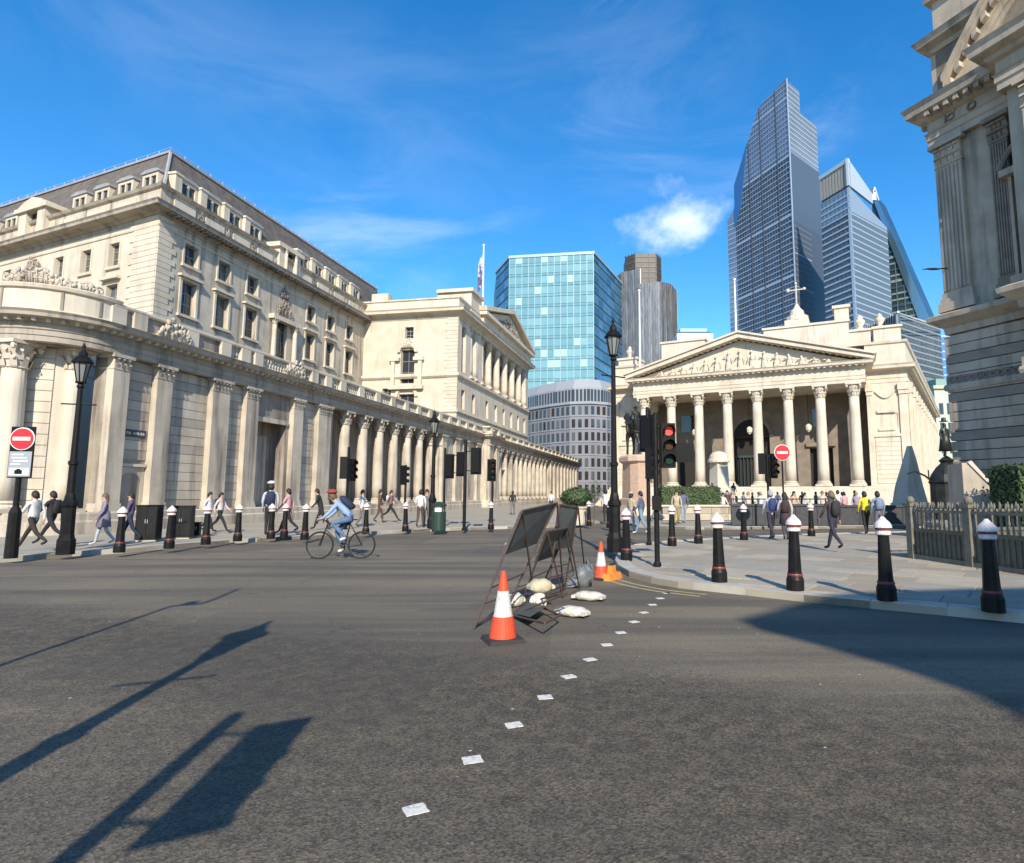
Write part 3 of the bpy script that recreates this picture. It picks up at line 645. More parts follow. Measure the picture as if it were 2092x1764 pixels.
b = MB(); b.box(-0.62, 0.62, 0.12, 0.16, 0.2, 1.32); DORM.append(b.mesh('dormer_window', PANE))
b = MB(); b.box(-0.88, 0.88, -0.1, 1.3, 1.5, 1.62); b.extr([(-0.85,1.62),(0.85,1.62),(0.5,1.74),(-0.5,1.74)], 'y', -0.08, 1.3); DORM.append(b.mesh('dormer_roof', LEAD))
chim = MB().box(-0.3, 0.3, -0.3, 0.5, 0, 1.75).box(-0.37, 0.37, -0.37, 0.57, 1.75, 1.92).mesh('chimney', STONE2)
for k, x in enumerate((11.2, 13.6, 16.0, 18.4, 25.4, 27.8, 30.2, 32.6, 35.0)):
    dormer(x, MY+0.62, 0, bank); put('chimney', chim, bank, (x-1.2, MY+0.62, 22.9))
la = math.atan2(lf.y, lf.x)
nn = Vector((lf.y, -lf.x))                                          # inwards from the flank
for t in (2.4, 5.2, 8.0, 10.8, 17.4, 20.2, 23.0):
    p = Vector((MS, MY))+lf*t+nn*0.62; d = dormer(p.x, p.y, la+math.pi, bank)
# left flank wall with windows, built in its own frame and turned into place
fl_o = Vector((MS, MY))+lf*LFL
fm = Matrix.Translation((fl_o.x, fl_o.y, 0)) @ Matrix.Rotation(la+math.pi, 4, 'Z')
def flk(o): o.matrix_basis = fm @ o.matrix_basis; return o
FW = [4.8, 8.2, 11.6, 18.6, 22.0, 25.3]; ops = []
for x in FW: ops += [(x-0.6, x+0.6, 17.9, 19.6), (x-0.65, x+0.65, 14.0, 16.5), (x-0.5, x+0.5, 9.8, 12.2)]
ops += [(14.6, 15.9, 14.4, 18.9)]
flk(MB().wall(0, LFL, 6.0, 21.0, 0.0, sorted(ops), 0.45).build('flank_wall', STONE2, bank))
for x in FW:
    for za, zb in ((17.9, 19.6), (14.0, 16.5), (9.8, 12.2)):
        w = window(bank, x-0.6, x+0.6, za, zb, 0, 0.36, random.choice((PANE, PANEB)), bars=(1, 2)); w.matrix_basis = fm @ w.matrix_basis
    b = MB(); b.box(x-0.75, x-0.61, -0.08, 0.02, 17.8, 19.65); b.box(x+0.61, x+0.75, -0.08, 0.02, 17.8, 19.65); b.box(x-0.8, x+0.8, -0.16, 0.02, 17.6, 17.8); flk(b.build('window_surround', STONE2, bank)); flk(piece('window_hood', STONE2, bank, x-1.0, x+1.0, -0.34, 0.02, 16.8, 16.98)); flk(piece('window_sill', STONE2, bank, x-0.85, x+0.85, -0.16, 0.02, 13.75, 13.98))
w = window(bank, 14.6, 15.9, 14.4, 18.9, 0, 0.36, bars=(1, 3)); w.matrix_basis = fm @ w.matrix_basis
flk(carving(14.3, 16.2, -0.12, 18.9, 20.3, 5, m=STONE3))
b = MB(); b.box(13.5, 14.5, -0.5, 0.8, 21.42, 23.7); b.box(16.0, 17.0, -0.5, 0.8, 21.42, 23.7); b.box(13.1, 17.4, -0.7, 0.8, 23.7, 24.05); b.extr([(13.2,24.05),(17.3,24.05),(16.4,24.5),(15.25,24.8),(14.1,24.5)], 'y', -0.6, 0.4); flk(b.build('aedicule', STONE2, bank)); flk(piece('aedicule_opening', VOID, bank, 14.5, 16.0, -0.1, 0.2, 21.45, 23.7))
for x in (2.0, 5.5, 9.0, 19.5, 23.0, 26.5): flk(piece('attic_panel', STONE2, bank, x-1.1, x+1.1, -0.2, -0.1, 21.75, 22.45))

# ---- central block with loggia and pediment
CY, CS, CE = 1.75, 36.1, 67.0
CP = [(CS, MY+4), (CS, CY), (CE, CY), (CE, MY+4)]
cops = [(x-0.55, x+0.55, 11.0, 13.2) for x in (38.0, 41.5, 46.5, 50.2, 53.9, 57.6, 61.3, 65.0)]+[(37.3, 38.6, 15.2, 20.4), (40.2, 42.6, 15.0, 20.9), (44.6, 65.6, 15.0, 20.9)]
MB().wall(CS, CE, 8.0, 21.2, CY, sorted(cops), 1.3).build('central_wall', STONE2, bank)
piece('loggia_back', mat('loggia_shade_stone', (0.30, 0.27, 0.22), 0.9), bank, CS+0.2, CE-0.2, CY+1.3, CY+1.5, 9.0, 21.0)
for o in cops[:8]: window(bank, *o, CY, 0.36)
window(bank, 37.3, 38.6, 15.2, 20.4, CY, 0.4, bars=(1, 4))
for k in range(6): piece('loggia_window', PANE, bank, 46.0+3.3*k, 47.6+3.3*k, CY+1.22, CY+1.28, 15.2, 19.6)
for x in (40.55, 42.25, 44.6, 47.8, 51.4, 55.1, 58.8, 62.5, 65.6): column(bank, x, CY+0.35, 14.9, 6.05, 0.46, STONE2, 'loggia', 28)
# side wall of the central block, facing the camera
sops = [(5.3, 6.3, 18.9, 20.2), (4.9, 6.5, 13.8, 17.6), (2.8, 3.8, 12.0, 13.3), (4.8, 6.6, 9.6, 12.6)]
cm = Matrix.Translation((CS, MY+0.3, 0)) @ Matrix.Rotation(rad(-90), 4, 'Z')      # local x runs towards the street
def sd(o): o.matrix_basis = cm @ o.matrix_basis; return o
SW = MY+0.3-CY
sd(MB().wall(0, SW, 8.0, 21.2, 0.0, sorted(sops), 0.5).build('central_side_wall', STONE2, bank))
for i, o in enumerate(sops): w = window(bank, *o, 0.0, 0.4, bars=(1, 2)); w.matrix_basis = cm @ w.matrix_basis
def archtrim(cx, z, r, t, y0, y1, name='arch', m=STONE2):
    b = MB(); n = 14
    for i in range(n):
        a0, a1 = math.pi*i/n, math.pi*(i+1)/n
        pts = [(cx-r*math.cos(a0), z+r*math.sin(a0)), (cx-r*math.cos(a1), z+r*math.sin(a1)), (cx-(r+t)*math.cos(a1), z+(r+t)*math.sin(a1)), (cx-(r+t)*math.cos(a0), z+(r+t)*math.sin(a0))]
        b.ring([[(x, y, zz) for x, zz in pts] for y in (y0, y1)])
    return b.build(name, m, bank)
sd(archtrim(5.7, 17.3, 0.85, 0.35, -0.25, 0.02)); sd(archtrim(5.7, 12.3, 1.0, 0.35, -0.2, 0.02))
b = MB(); b.box(3.9, 4.3, -0.4, 0.02, 13.5, 16.3); b.box(7.1, 7.5, -0.4, 0.02, 13.5, 16.3); b.box(3.7, 4.85, -0.5, 0.02, 16.3, 16.7); b.box(6.55, 7.7, -0.5, 0.02, 16.3, 16.7); b.box(3.7, 7.7, -0.5, 0.02, 13.1, 13.5); b.box(4.3, 4.85, -0.06, 0.02, 13.5, 16.3); b.box(6.55, 7.1, -0.06, 0.02, 13.5, 16.3); sd(b.build('window_surround', STONE2, bank))
sd(carving(5.0, 6.4, -0.15, 17.8, 19.0, 4, m=STONE2))
for k in range(31):
    z = 8.2+k*0.42; sd(piece('quoin', STONE2, bank, SW-(1.5 if k % 2 else 1.2), SW+0.02, -0.05, 0.1, z+0.015, z+0.405))
CC = [(-0.4,21.0),(0.06,21.0),(0.06,21.3),(0.2,21.36),(0.3,21.5),(0.9,21.6),(0.93,21.85),(1.05,22.0),(-0.4,22.0)]
MB().sweep(CP, CC).build('central_cornice', STONE2, bank)
MB().sweep(CP, [(-0.5,22.0),(0.1,22.0),(0.1,23.1),(0.25,23.2),(0.25,23.35),(-0.5,23.35)]).build('central_attic', STONE2, bank)
MB().sweep(CP, [(-0.1,14.3),(0.1,14.3),(0.28,14.5),(0.28,14.7),(0.1,14.85),(-0.1,14.85)]).build('string_course', STONE2, bank)
MB().sweep(CP, [(-0.1,10.4),(0.1,10.4),(0.2,10.5),(0.2,10.65),(-0.1,10.75)]).build('string_course', STONE2, bank)
b = MB(); b.box(39.6, 43.2, CY-0.2, CY+4, 22.0, 25.1); b.box(39.3, 43.5, CY-0.5, CY+4, 25.1, 25.5); b.build('attic_block', STONE2, bank)
for y in (MY-1.0, MY+1.2): sd(piece('parapet_block', STONE2, bank, 1.2, 3.2, -0.2, 0.8, 23.3, 24.2)); break
# pediment
P0, P1, PA, PZ0, PZ1 = 43.2, 66.6, 54.9, 22.0, 27.2
b = MB(); b.box(P0, P1, CY-0.55, CY+3, 21.98, 23.3); b.box(P0-0.5, P1+0.5, CY-1.1, CY+3, 23.3, 23.75); b.build('pediment_entablature', STONE2, bank)
b = MB(); b.extr([(P0+0.3,23.75),(P1-0.3,23.75),(PA,PZ1-0.5)], 'y', CY-0.35, CY+3); b.build('tympanum', STONE2, bank)
b = MB()
for xa, xb in ((P0-0.6, PA), (P1+0.6, PA)): b.extr([(xa,23.75),(xb,PZ1-0.35),(xb,PZ1+0.2),(xa-(0.2 if xa < PA else -0.2),24.25)], 'y', CY-1.15, CY+3)
b.build('raking_cornice', STONE2, bank)
carving(49.5, 60.5, CY-0.45, 23.8, 26.1, 13, m=STONE3, d=0.25)
b = MB(); b.extr([(P0,23.7),(P1,23.7),(PA,PZ1)], 'y', CY+3, MY+6); b.build('central_roof', LEAD, bank)
piece('central_core', VOID, bank, CS+1.2, CE-0.3, CY+3.1, MY+8, 8, 23.0)
# flagpole on the roof
fp = thing('flagpole', 'white flagpole with limp flag on the bank roof left of the glass tower', 'flagpole', tuple(at(986, 640, 82.0)-Vector((0, 0, 2.0))))
MB().tube((0,0,-2), (0,0,11.6), 0.16, 0.09, 8).build('pole', mat('white_pole_paint', (0.75, 0.76, 0.78), 0.4), fp); MB().blob((0,0,11.7), 0.18, 0.18, 0.2).build('finial', MATS['white_pole_paint'], fp)
b = MB(); r_ = []
for i in range(9):
    z = 10.6-i*0.55; r_.append([(-0.1-j*0.13, 0.18*math.sin(j*1.6+i*0.5), z-j*0.32) for j in range(6)])
b.ring(r_, False, 0, False).build('flag', mat('flag_cloth', (0.55, 0.54, 0.56), 0.8, (0.10, 0.10, 0.22), 0.9, lohi=(0.45, 0.55)), fp)
# ================================================================== COLONNADED EXCHANGE (centre right)
EA = math.atan2(-0.42583, 0.90480)
rex = thing('exchange_building', 'pale stone classical exchange with eight-column portico and carved pediment', 'building', (33.7, 72.0, 0), EA)
RXC = [-3.72*k for k in range(8)]
for k in range(9):
    piece('step', REXS, rex, -31.0-(8-k)*0.15, 4.0+(8-k)*0.15, -3.4+k*0.32, 6.0, k*0.28, (k+1)*0.28+0.0)
for x in RXC: column(rex, x, 0, 2.52, 12.2, 0.66, REXS, 'exchange', 44)
for x in (RXC[0], RXC[7]): column(rex, x, 4.2, 2.52, 12.2, 0.6, REXS, 'exchange2', 28)
PX0, PX1 = -27.4, 1.35
PP = [(PX0, 9), (PX0, -0.72), (PX1, -0.72), (PX1, 9)]
MB().sweep(PP, [(-1.5,14.72),(0,14.72),(0,15.1),(0.06,15.12),(0.06,15.5),(0.12,15.55),(0.0,15.6),(0.0,16.5),(0.15,16.55),(0.15,16.75),(0.85,16.85),(0.88,17.1),(1.0,17.25),(-1.5,17.25)]).build('entablature', REXS, rex)
b = MB(); b.box(PX0+0.3, PX1-0.3, -0.5, 6.6, 14.7, 14.82); b.build('portico_ceiling', REXS, rex)
dn = MB().box(-0.14, 0.14, -0.5, 0.1, -0.12, 0.06).mesh('modillion', REXS)
for k in range(42): put('modillion', dn, rex, (PX0+0.25+k*0.69, -0.92, 16.78))
PC, PZA = -13.0, 22.0
b = MB(); b.extr([(PX0+0.2,17.25),(PX1-0.2,17.25),(PC,PZA-0.7)], 'y', -0.25, 3); b.build('tympanum', REXS, rex)
b = MB()
for xa in (PX0-1.0, PX1+1.0):
    s_ = -1 if xa < PC else 1
    b.extr([(xa,17.25),(PC,PZA-0.55),(PC,PZA+0.05),(xa+0.1*s_,17.75)], 'y', -1.55, 5); b.extr([(xa+s_*0.12,17.75),(PC,PZA+0.05),(PC,PZA+0.3),(xa+s_*0.3,17.95)], 'y', -1.8, 5)
b.build('raking_cornice', REXS, rex)
b = MB()
for i in range(40):
    t = i/39; x = PX0+t*(PX1-PX0); z = 17.25+(PZA-17.25-0.55)*(1-abs(x-PC)/((PX1-PX0)/2+1)); b.box(x-0.13, x+0.13, -1.3, -0.25, z-0.12, z+0.16)
b.build('raking_modillions', REXS, rex)
for k in range(15):                                               # merchants and ships' crews carved in the tympanum
    t = (k-7)/7.0; x = PC+t*10.4; hmax = (PZA-18.6)*(1-abs(t)*0.86); b = MB(); hh = max(0.55, min(2.6, hmax*0.82)); w = 0.34
    b.blob((x, -0.45, 17.4+hh*0.30), w*1.05, 0.24, hh*0.34, 9, 6, 0.12); b.blob((x+0.05, -0.5, 17.4+hh*0.62), w*0.85, 0.24, hh*0.24, 9, 6, 0.1); b.blob((x+random.uniform(-.08,.08), -0.5, 17.4+hh*0.93), 0.17, 0.17, 0.21, 8, 5)
    b.tube((x-0.25, -0.55, 17.4+hh*0.75), (x-0.6, -0.6, 17.4+hh*random.uniform(0.35, 0.85)), 0.1, 0.07, 6); b.tube((x+0.25, -0.55, 17.4+hh*0.75), (x+0.6, -0.6, 17.4+hh*random.uniform(0.3, 0.7)), 0.1, 0.07, 6)
    b.tube((x-0.15, -0.5, 17.4+hh*0.3), (x-0.25, -0.6, 17.3), 0.13, 0.1, 6); b.tube((x+0.15, -0.5, 17.4+hh*0.3), (x+0.3, -0.6, 17.3), 0.13, 0.1, 6)
    b.build('carved_figure', REXS, rex, True)
piece('carved_plinth', REXS, rex, -14.2, -11.8, -0.7, -0.2, 17.25, 17.75)
# portico back wall: three arches and windows in shade
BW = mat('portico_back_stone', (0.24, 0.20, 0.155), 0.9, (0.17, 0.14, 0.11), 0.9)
ops = [(-15.4, -10.6, 2.5, 9.4), (-23.2, -20.4, 2.5, 7.6), (-5.6, -2.8, 2.5, 7.6)]
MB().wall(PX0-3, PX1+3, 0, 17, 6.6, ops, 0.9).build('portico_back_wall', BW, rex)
ax = -13.0; b = MB()
for i in range(16):
    a0, a1 = math.pi*i/16, math.pi*(i+1)/16
    for r0, r1, y0, y1 in ((2.4, 2.95, 6.42, 6.6),):
        pts = [(ax-r0*math.cos(a0), 9.4+r0*math.sin(a0)), (ax-r0*math.cos(a1), 9.4+r0*math.sin(a1)), (ax-r1*math.cos(a1), 9.4+r1*math.sin(a1)), (ax-r1*math.cos(a0), 9.4+r1*math.sin(a0))]
        b.ring([[(x, y, z) for x, z in pts] for y in (y0, y1)])
b.build('arch', BW, rex)
b = MB(); b.ring([[(ax-2.4*math.cos(math.pi*i/16), y, 9.4+2.4*math.sin(math.pi*i/16)) for i in range(17)] for y in (6.5, 6.58)]); b.build('fanlight', VOID, rex)
for a, c, d0, d1 in ops: piece('doorway', VOID, rex, a, c, 7.3, 7.4, d0, d1)
gatem = mat('green_gate_paint', (0.03, 0.05, 0.045), 0.5)
for k in range(10): piece('gate_bar', gatem, rex, -15.2+k*0.48, -15.1+k*0.48, 7.0, 7.1, 2.5, 6.6)
piece('gate_rail', gatem, rex, -15.4, -10.6, 6.98, 7.12, 6.6, 6.9)
for x in (-21.8, -4.2):
    b = MB(); b.box(x-1.8, x+1.8, 6.2, 6.6, 7.8, 8.3); b.build('door_hood', BW, rex); piece('upper_window', PANE, rex, x-0.9, x+0.9, 6.52, 6.58, 10.4, 12.8)
lampg = mat('portico_lamp_glass', (0.7, 0.66, 0.55), 0.3)
for x in RXC[1:6:2]:
    b = MB(); b.tube((x-1.8, 5.0, 14.7), (x-1.8, 5.0, 10.6), 0.03); b.build('lamp_chain', IRON, rex); b = MB(); b.lathe([(0.1,9.6),(0.34,9.9),(0.4,10.4),(0.12,10.7)], (x-1.8, 5.0, 0), 8); b.build('portico_lantern', lampg, rex)
# wings and flanks
for side, xa, xb in ((1, 1.4, 5.9), (-1, -31.9, -27.4)):
    ops = [(xa+1.0, xb-1.2, 9.6, 11.4)]
    MB().wall(xa, xb, 0, 15.3, 4.0, ops, 0.15).build('wing_wall', REXS, rex); piece('niche_panel', REXS, rex, xa+1.0, xb-1.2, 4.1, 4.2, 9.6, 11.4)
    xm = (xa+xb)/2-0.1
    for z in range(10): piece('stone_course', REXS, rex, xa+0.75, xb-1.05, 3.93, 4.1, 2.9+z*0.56, 3.43+z*0.56)
    b = MB(); b.box(xm-1.1, xm+0.9, 3.78, 4.02, 11.5, 11.8); b.box(xm-1.0, xm+0.8, 3.84, 4.02, 9.3, 9.55); b.box(xa+0.6, xb-0.95, 3.8, 4.02, 8.55, 8.9); b.build('window_surround', REXS, rex)
    b = MB(); b.path([(xm-1.2+2.2*t/8, 3.9, 14.2-0.85*math.sin(math.pi*t/8)) for t in range(9)], 0.13, 6); b.build('garland', REXS, rex)
    for px0, px1 in ((xa+0.02, xa+0.6), (xb-0.95, xb)):
        b = MB(); b.box(px0, px1, 3.78, 4.2, 2.6, 13.7); p = b.build('pilaster', REXS, rex); b = MB(); b.box(px0-0.06, px1+0.06, 3.66, 4.2, 13.7, 14.2); b.box(px0-0.14, px1+0.14, 3.55, 4.2, 14.2, 15.0); b.build('capital', REXS, p)
    piece('plinth', REXS, rex, xa-0.1, xb+0.15, 3.7, 4.3, 0, 2.6)
FLN = 58.0; fa = rad(90-8.3)
ff = (math.cos(fa), math.sin(fa)); e0 = (5.95, 4.0); e1 = (e0[0]+ff[0]*FLN, e0[1]+ff[1]*FLN); g0 = (-31.95, 4.0); g1 = (g0[0]-ff[0]*FLN, g0[1]+ff[1]*FLN)
RING = [g1, g0, (PX0-0.1, 4.0)]; RING2 = [(PX1+0.1, 4.0), e0, e1]
EN2 = [(-0.6,15.2),(0.06,15.2),(0.06,15.7),(0.14,15.75),(0.02,15.8),(0.02,16.6),(0.2,16.7),(0.95,16.85),(0.98,17.15),(1.1,17.35),(-0.6,17.35)]
AT2 = [(-0.6,17.35),(0.1,17.35),(0.1,17.7),(0.0,17.75),(0.0,20.0),(0.2,20.1),(0.28,20.4),(-0.6,20.5)]
for r_ in (RING, RING2):
    MB().sweep(r_, EN2).build('side_entablature', REXS, rex); MB().sweep(r_, AT2).build('attic', REXS, rex)
b = MB()
b.face([(*e0, 0), (*e1, 0), (*e1, 15.3), (*e0, 15.3)]); b.face([(*g0, 0), (*g1, 0), (*g1, 15.3), (*g0, 15.3)]); b.face([(*e1, 0), (*g1, 0), (*g1, 20), (*e1, 20)]); b.build('flank_wall', REXS, rex)
b = MB(); b.face([(e0[0]-0.3, 4.3, 20.2), (e1[0], e1[1], 20.2), (g1[0], g1[1], 20.2), (g0[0]+0.3, 4.3, 20.2)]); b.build('roof', LEAD, rex)
for k in range(14):
    t = (k+0.35)*FLN/14; p = Vector(e0)+Vector(ff)*t; q = MB()
    q.box(-0.55, 0.55, -0.35, 0.1, 2.6, 13.9); q.box(-0.65, 0.65, -0.45, 0.1, 13.9, 15.2); q.box(-0.7, 0.7, -0.5, 0.1, 0, 2.6)
    q.build('flank_pilaster', REXS, rex, False, (p.x, p.y, 0), fa)
b = MB()
for k in range(60): p = Vector(e0)+Vector(ff)*(k*0.95); b.box(p.x+0.1, p.x+0.75, p.y-0.16, p.y+0.16, 16.55, 16.82)
b.build('flank_modillions', REXS, rex)
# attic blocks, urns, chimney and lantern turret with its cross-shaped vane
for x0, x1, y0, y1, z0, z1 in ((-11.2, -0.2, 9, 15, 20, 25.0), (2.6, 5.6, 4.2, 7.5, 20.4, 22.4), (-0.2, 2.4, 9.5, 13, 20, 23.6), (-26.2, -19.6, 9, 13, 20, 24.6), (-31.4, -28.6, 4.3, 7.4, 20.4, 21.6)):
    b = MB(); b.box(x0, x1, y0, y1, z0, z1-0.3); b.box(x0-0.2, x1+0.2, y0-0.2, y1+0.2, z1-0.3, z1); b.build('attic_block', REXS, rex)
urn = MB().lathe([(0.45,0),(0.45,0.3),(0.2,0.4),(0.55,0.9),(0.6,1.2),(0.3,1.5),(0.4,1.6),(0.1,1.95)], (0,0,0), 12).mesh('urn', REXS, True)
put('urn', urn, rex, (3.4, 5.4, 22.4)); put('urn', urn, rex, (-30, 5.4, 21.6)); put('urn', urn, rex, (1.2, 10.5, 23.6), 0, 1.1)
b = MB(); b.box(-1.9, -0.1, 9.5, 12, 25.0, 26.8); b.box(-2.15, 0.15, 9.3, 12.2, 26.8, 27.2); b.build('chimney', REXS, rex)
b = MB(); b.box(-8.4, -5.2, 9.8, 13, 25.0, 26.0); b.lathe([(1.5,26.0),(1.5,26.7),(1.0,26.9),(0.9,27.5),(0.45,28.0),(0.2,28.6)], (-6.8, 11.2, 0), 12); b.build('turret', REXS, rex)
b = MB(); b.tube((-6.8,11.2,28.5), (-6.8,11.2,31.6), 0.10, 0.07); b.tube((-7.9,11.2,30.7), (-5.7,11.2,30.7), 0.09); b.blob((-7.9,11.2,30.75), 0.25, 0.2, 0.3); b.blob((-5.7,11.2,30.75), 0.22, 0.18, 0.22); b.blob((-6.8,11.2,31.65), 0.17, 0.17, 0.2); b.build('weathervane', REXS, rex)
POLEW = MATS['white_pole_paint']
f1 = thing('flagpole', 'tall white flagpole in front of the ribbed grey tower', 'flagpole', tuple(at(1308, 765, 84.5)-Vector((0,0,0.6))))
MB().tube((0,0,0), (0,0,12.6), 0.17, 0.10, 8).build('pole', POLEW, f1); MB().blob((0,0,12.7), 0.2, 0.2, 0.2).build('finial', POLEW, f1); MB().box(-0.35, 0.35, -0.35, 0.35, -0.1, 0.4).build('socket', REXS, f1)
f2 = thing('flagpole', 'white flagpole above the pediment apex, left of the tallest tower', 'flagpole', tuple(at(1504, 682, 80.0)-Vector((0,0,1.0))))
MB().tube((0,0,0), (0,0,8.4), 0.16, 0.09, 8).build('pole', POLEW, f2); MB().blob((0,0,8.5), 0.18, 0.18, 0.2).build('finial', POLEW, f2)
# ================================================================== MANSION (right edge)
MA = math.atan2(-0.894, 0.448)
man = thing('mansion_building', 'dark-streaked grey stone mansion with rusticated base and giant pilasters at right edge', 'building', (17.7, 28.0, 0), MA)
XE = 12.0
SD = (-0.02, 14.0)
MP = [(-0.0, 16.0), (0.0, 0.0), (4.0, 0.0), (4.0, -1.6), (XE, -1.6), (XE, 6)]
MB().prism([(0.02, 0.1), (XE-0.1, 0.1), (XE-0.1, 15.9), (0.02, 15.9)], 0, 24.0).build('core_wall', MANS, man)
# rusticated blocks of the ground storey, laid with open joints
z = 0.0; k = 0
while z < 8.9:
    h = 0.445; xs = [0.0, 3.98]
    for xa, xb in zip(xs[:-1], xs[1:]):
        o = piece('rusticated_block', mat('mansion_stone_mid', (0.33, 0.275, 0.215), 0.9, (0.24, 0.20, 0.16), 1.2, 6, 0.3, 12) if (k*5+int(xa*3)) % 4 == 1 else MANS, man, xa+0.018-(0.14 if xa == 0 else 0), xb-0.018, -0.16, 0.2, z+0.02, z+h-0.02)  # every fourth course in a darker tone
    for ya, yb in ((0.0, 1.4), (1.4, 2.8)): piece('rusticated_block', MANS, man, -0.15, 0.1, ya+0.22, yb+0.2, z+0.02, z+h-0.02)
    z += h; k += 1
MB().sweep(MP, [(-0.3,6.35),(0.22,6.35),(0.26,6.5),(0.22,6.62),(0.16,6.65),(0.16,7.0),(-0.3,7.0)]).build('guilloche_band', MANS, man)
gb = MB().torus((0,0,0), 0.13, 0.045, (0,1,0), 14, 5).mesh('band_knot', MANS2)
for k in range(13): put('band_knot', gb, man, (0.12+k*0.3, -0.17, 6.82))
MB().sweep(MP, [(-0.3,9.0),(0.1,9.0),(0.14,9.3),(0.3,9.4),(0.62,9.65),(0.66,9.85),(0.3,10.0),(0.12,10.05),(-0.3,10.05)]).build('ledge_cornice', MANS, man)
# giant order
def mpil(x0, x1, y, z0, z1, m=MANS):
    b = MB(); n = 7; w = (x1-x0)/n; b.box(x0, x1, y, y+0.6, z0+0.9, z1-1.2)
    for i in range(n): b.box(x0+w*(i+0.28), x0+w*(i+0.86), y-0.05, y, z0+1.0, z1-1.3)
    p = b.build('giant_pilaster', m, man)
    b = MB(); b.box(x0-0.2, x1+0.2, y-0.2, y+0.6, z0, z0+0.4); b.box(x0-0.12, x1+0.12, y-0.13, y+0.6, z0+0.4, z0+0.62); b.box(x0-0.06, x1+0.06, y-0.07, y+0.6, z0+0.62, z0+0.9); b.build('base', m, p)
    b = MB(); b.box(x0-0.03, x1+0.03, y-0.04, y+0.6, z1-1.2, z1-1.1); b.box(x0, x1, y, y+0.6, z1-1.1, z1-0.2)
    for t in range(2):
        for i in range(4):
            x = x0+(x1-x0)*(i+0.5)/4; zz = z1-1.1+t*0.4; b.face([(x-0.15,y,zz),(x+0.15,y,zz),(x+0.13,y-0.14,zz+0.4),(x-0.13,y-0.14,zz+0.4)]); b.face([(x-0.13,y-0.14,zz+0.4),(x+0.13,y-0.14,zz+0.4),(x+0.1,y-0.2,zz+0.28),(x-0.1,y-0.2,zz+0.28)])
    b.box(x0-0.18, x1+0.18, y-0.22, y+0.6, z1-0.2, z1); b.build('capital', m, p)
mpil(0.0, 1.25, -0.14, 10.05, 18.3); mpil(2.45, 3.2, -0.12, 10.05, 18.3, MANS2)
for y0 in (1.2, 5.2): # return side
    b = MB(); b.box(-0.2, 0.1, y0, y0+1.2, 10.1, 18.3); b.build('giant_pilaster', MANS, man)
# window with segmental hood between the pilasters
piece('window_recess', VOID, man, 3.22, 4.0, -0.02, 0.12, 10.9, 17.2)
b = MB(); b.box(3.16, 3.3, -0.3, 0.1, 10.8, 15.2); b.box(2.95, 4.0, -0.55, 0.1, 15.2, 15.5); b.box(2.98, 4.0, -0.4, 0.1, 10.5, 10.8); b.build('window_surround', MANS, man)
b = MB(); b.path([(2.9+0.11*i, -0.45, 15.55+1.1*math.sin(i/10*1.5)) for i in range(11)], 0.12, 6); b.build('window_hood', MANS2, man)
ENTM = [(-0.4,18.3),(0.2,18.3),(0.2,18.6),(0.26,18.65),(0.26,18.95),(0.34,19.0),(0.2,19.05),(0.2,19.55),(0.4,19.65),(0.5,19.8),(0.86,19.95),(0.9,20.2),(1.02,20.4),(-0.4,20.4)]
MB().sweep(MP, ENTM).build('main_entablature', MANS, man)
b = MB(); b.torus((1.9, -0.24, 19.3), 0.17, 0.05, (0,1,0), 16, 5); b.tube((0.7,-0.24,19.15), (0.7,-0.24,19.5), 0.05); b.torus((0.95,-0.24,19.3), 0.15, 0.04, (0,1,0), 14, 5); b.build('frieze_ornament', MANS2, man)
b = MB()
for i in range(9): b.box(0.05+i*0.46, 0.27+i*0.46, -0.8, -0.3, 19.68, 19.92)
for i in range(12): b.box(-0.8, -0.3, 0.3+i*0.46, 0.52+i*0.46, 19.68, 19.92)
b.build('modillions', MANS, man)
# arched pediment over the projecting bay, its cornice sweeping up to the right
b = MB(); n = 26; c0, w_, r0 = 6.6, 5.5, 4.6
def seg(i): t = -1+2*i/n; return (c0+w_*t, 20.4+r0*math.cos(t*math.pi/2))
for i in range(n):
    (xa, za), (xb, zb) = seg(i), seg(i+1); [b.ring([[(xa,y,za+o0),(xb,y,zb+o0),(xb,y,zb+o1),(xa,y,za+o1)] for y in (-d, 0.6)]) for o0, o1, d in ((0.35,0.6,1.05), (0.1,0.33,0.92), (-0.25,0.08,0.55), (-0.6,-0.27,0.4), (-0.95,-0.62,0.3))]; b.ring([[((xa+xb)/2-0.12,y,(za+zb)/2-0.3),((xa+xb)/2+0.12,y,(za+zb)/2-0.12),((xa+xb)/2+0.12,y,(za+zb)/2+0.12),((xa+xb)/2-0.12,y,(za+zb)/2-0.02)] for y in (-0.85,-0.5)])
b.build('arched_cornice', MANS, man)
b = MB()
for i in range(n): (xa, za), (xb, zb) = seg(i), seg(i+1); b.face([(xa,-0.12,20.3),(xb,-0.12,20.3),(xb,-0.12,zb),(xa,-0.12,za)])
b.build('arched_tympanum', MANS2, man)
MB().prism([(4.0,-1.5),(XE,-1.5),(XE,0),(4.0,0)], 0, 20.2).build('portico_mass', MANS, man)
for x in (4.6, 7.0, 9.4): mpil(x, x+1.1, -1.75, 10.05, 18.3)
# attic
MB().prism([(0.25,0.1),(3.6,0.1),(3.6,6),(0.25,6)], 20.35, 27.0).build('attic_wall', MANS, man)
MB().sweep([(0.25,6),(0.25,0.1),(3.6,0.1)], [(-0.2,23.1),(0.1,23.1),(0.2,23.3),(0.6,23.45),(0.65,23.6),(0.75,23.75),(-0.2,23.75)]).build('attic_cornice', MANS, man)
MB().sweep([(0.25,6),(0.25,0.1),(3.6,0.1)], [(-0.2,25.7),(0.25,25.8),(0.3,26.0),(-0.2,26.0)]).build('attic_cornice', MANS, man)
piece('attic_return', MANS2, man, 3.6, XE, 0.4, 6, 20.4, 28.0)
